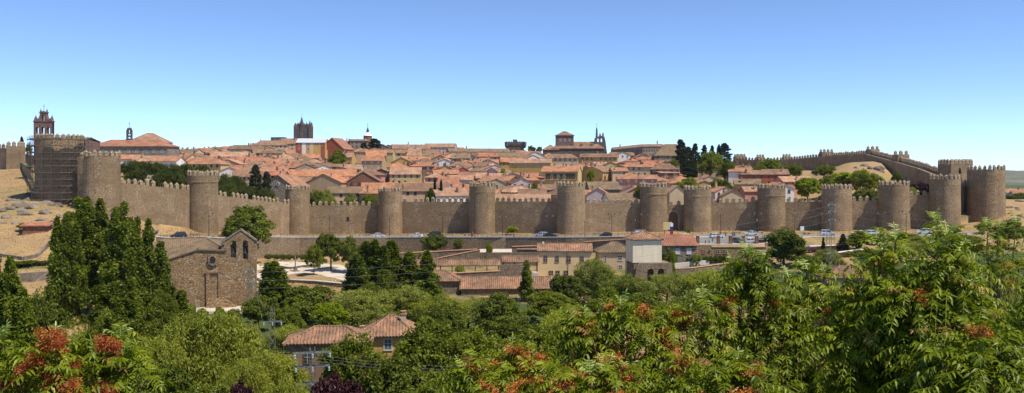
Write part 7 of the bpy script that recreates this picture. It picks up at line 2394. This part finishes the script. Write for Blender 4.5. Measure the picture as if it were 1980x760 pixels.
def person(loc, rz, label, top, legs, seated=False):
    r = thing('person', label, 'person', loc, rz)
    if not seated:
        J = [(0, 0, .95), (0, 0, 1.2), (0, 0, 1.42), (0, .02, 1.52), (0, .03, 1.62), (0, .02, 1.72), (-.19, 0, 1.4), (-.25, .02, 1.12), (-.24, .1, .88), (.19, 0, 1.4), (.25, .02, 1.12), (.24, .1, .88), (-.1, 0, .88), (-.11, .02, .48), (-.12, 0, .08), (-.12, .16, .04), (.1, 0, .88), (.11, .06, .48), (.12, -.04, .08), (.12, .12, .04)]
    else:
        J = [(0, -.1, .8), (0, -.06, 1.05), (0, 0, 1.27), (0, .04, 1.37), (0, .07, 1.48), (0, .06, 1.58), (-.19, 0, 1.25), (-.27, .2, 1.05), (-.25, .42, 1.08), (.19, 0, 1.25), (.27, .2, 1.05), (.25, .42, 1.08), (-.11, -.04, .76), (-.16, .34, .72), (-.16, .26, .34), (-.16, .4, .3), (.11, -.04, .76), (.16, .34, .72), (.16, .26, .34), (.16, .4, .3)]
    E = [(0, 1), (1, 2), (2, 3), (3, 4), (4, 5), (2, 6), (6, 7), (7, 8), (2, 9), (9, 10), (10, 11), (0, 12), (12, 13), (13, 14), (14, 15), (0, 16), (16, 17), (17, 18), (18, 19)]
    R = [.14, .13, .14, .06, .1, .085, .065, .05, .035, .065, .05, .035, .1, .07, .05, .04, .1, .07, .05, .04]
    obj('body', skin_person(J, E, R, 'skin'), r)
    # clothes follow the body a little outside it
    Jt = J[:3] + [J[6], J[7], J[9], J[10]]
    m = skin_person(Jt, [(0, 1), (1, 2), (2, 3), (3, 4), (2, 5), (5, 6)], [.165, .155, .16, .085, .065, .085, .065], top); m.materials.clear(); m.materials.append(M[top]); obj('shirt', m, r)
    Jl = [J[0], J[12], J[13], J[14], J[16], J[17], J[18]]
    m = skin_person(Jl, [(0, 1), (1, 2), (2, 3), (0, 4), (4, 5), (5, 6)], [.155, .12, .085, .062, .12, .085, .062], legs); m.materials.clear(); m.materials.append(M[legs]); obj('trousers', m, r)
    mb = MB(); mb.lathe([(.115, -.06), (.125, .02), (.1, .09), (.04, .125)], (0, 0, 0), 12); mb.build('helmet' if seated else 'hair', M['cloth_red' if seated else 'hair'], r, (J[5][0], J[5][1] - .02, J[5][2] + .0), uv=False, smooth=True)
    return r


D = ln(915) - .5; zr = gz(915, D) + .014
sc = thing('motor_scooter', 'red motor scooter ridden along the road past the fifth tower', 'scooter', (X(915, D), D, zr), 0)
mb = MB(); mb.hexa([(-.75, -.16, .4), (.1, -.16, .3), (.1, .16, .3), (-.75, .16, .4)], [(-.85, -.12, .78), (-.1, -.12, .74), (-.1, .12, .74), (-.85, .12, .78)]); mb.box((.25, 0, .3), (.5, .3, .08)); mb.hexa([(.42, -.2, .28), (.55, -.2, .28), (.55, .2, .28), (.42, .2, .28)], [(.3, -.14, 1.0), (.42, -.14, 1.0), (.42, .14, 1.0), (.3, .14, 1.0)]); mb.build('body', M['sign_red'], sc, uv=False)
mb = MB(); mb.box((-.42, 0, .82), (.75, .26, .1)); mb.build('seat', M['rubber'], sc, uv=False)
mb = MB(); mb.tube([(.3, -.34, 1.06), (.36, 0, 1.04), (.3, .34, 1.06)], .025); mb.tube([(.36, 0, 1.04), (.62, 0, .3)], .04); mb.build('handlebar', M['iron'], sc, uv=False)
ty, rm = wheel_meshes(.24)
for q in (-.58, .64):
    o = obj('wheel', ty, sc, (q, 0, .24)); obj('rim', rm, o)
obj('headlight', HL, sc, (.48, 0, .9)).scale = (.6, .5, 1)
person((X(915, D) - .35, D, zr + .06), -PI / 2, 'person in red shirt and helmet riding the red scooter', 'cloth_red', 'cloth_blue', True)
u, D, rr_, uc, zb = TX[0][3], TX[0][1], TX[0][2], 0, 0
ztop = ZY(290, 247 - TX[0][2] * .6) - 1.7 - 1.3
person((X(196, 244), 243.4, ztop + .0), PI, 'person in white shirt standing on top of the wide round tower', 'cloth_white', 'cloth_red')
person((X(1222, 286), 286, gz(1222, 286)), 2.6, 'person in dark clothes walking by the road behind the tower house', 'cloth_blue', 'iron')
person((X(1285, 289), 289, gz(1285, 289)), 3.3, 'person in red trousers near the cream signboard', 'cloth_blue', 'cloth_red')
person((X(648, 229), 229.5, gz(648, 229.5)), 1.6, 'person in white shirt sitting height under the park trees', 'cloth_white', 'cloth_blue')
# ================================================================ light, sky, camera
SUN_EL = math.radians(60)
SUN_AZ = math.radians(31)      # behind the picture plane, measured from +x towards the viewer
sv = Vector((math.cos(SUN_EL) * math.cos(SUN_AZ), -math.cos(SUN_EL) * math.sin(SUN_AZ), math.sin(SUN_EL)))
sl = bpy.data.lights.new('sun', 'SUN'); sl.energy = 3.85; sl.angle = math.radians(.53); sl.color = (1, .92, .77)
so = bpy.data.objects.new('sun', sl); COL.objects.link(so); so.rotation_euler = sv.to_track_quat('Z', 'Y').to_euler(); so.location = (200, -100, 300)
w = bpy.data.worlds.new('World'); SC.world = w; w.use_nodes = True
nt = w.node_tree; bg = nt.nodes['Background']
sk = nt.nodes.new('ShaderNodeTexSky'); sk.sky_type = 'NISHITA'; sk.sun_disc = False
sk.sun_elevation = SUN_EL; sk.sun_rotation = math.atan2(sv.x, sv.y)
sk.altitude = 2200; sk.air_density = .56; sk.dust_density = .05; sk.ozone_density = 4.2
nt.links.new(sk.outputs[0], bg.inputs[0]); bg.inputs[1].default_value = .15
cd = bpy.data.cameras.new('camera'); co = bpy.data.objects.new('camera', cd); COL.objects.link(co)
cd.sensor_width = 36; cd.lens = 36 * F / 1980; cd.shift_y = -42 / 1980; cd.clip_start = .3; cd.clip_end = 20000
co.location = (0, 0, CZ); co.rotation_euler = (PI / 2, 0, 0)
SC.camera = co
SC.view_settings.view_transform = 'Standard'; SC.view_settings.look = 'None'; SC.view_settings.gamma = 1; SC.view_settings.exposure = 0.62
SC.cycles.max_bounces = 6; SC.cycles.diffuse_bounces = 3; SC.cycles.transmission_bounces = 4; SC.cycles.glossy_bounces = 2; SC.cycles.use_denoising = True
SC.cycles.sample_clamp_indirect = 4
hz = MB(); hz.hexa([(-7000, -120, -25), (7000, -120, -25), (7000, 9500, -25), (-7000, 9500, -25)], [(-7000, -120, 110), (7000, -120, 110), (7000, 9500, 110), (-7000, 9500, 110)])
hm = bpy.data.materials.new('haze'); hm.use_nodes = True; hn = hm.node_tree; hn.nodes.remove(hn.nodes['Principled BSDF'])
pv = hn.nodes.new('ShaderNodeVolumePrincipled'); pv.inputs['Color'].default_value = (.72, .83, 1, 1); pv.inputs['Density'].default_value = .00003
hn.links.new(pv.outputs[0], hn.nodes['Material Output'].inputs['Volume'])
tag(hz.build('haze', hm, None, uv=False), 'thin bluish haze over the far hills', 'haze', None, 'stuff')
print('OBJECTS', len(bpy.data.objects))
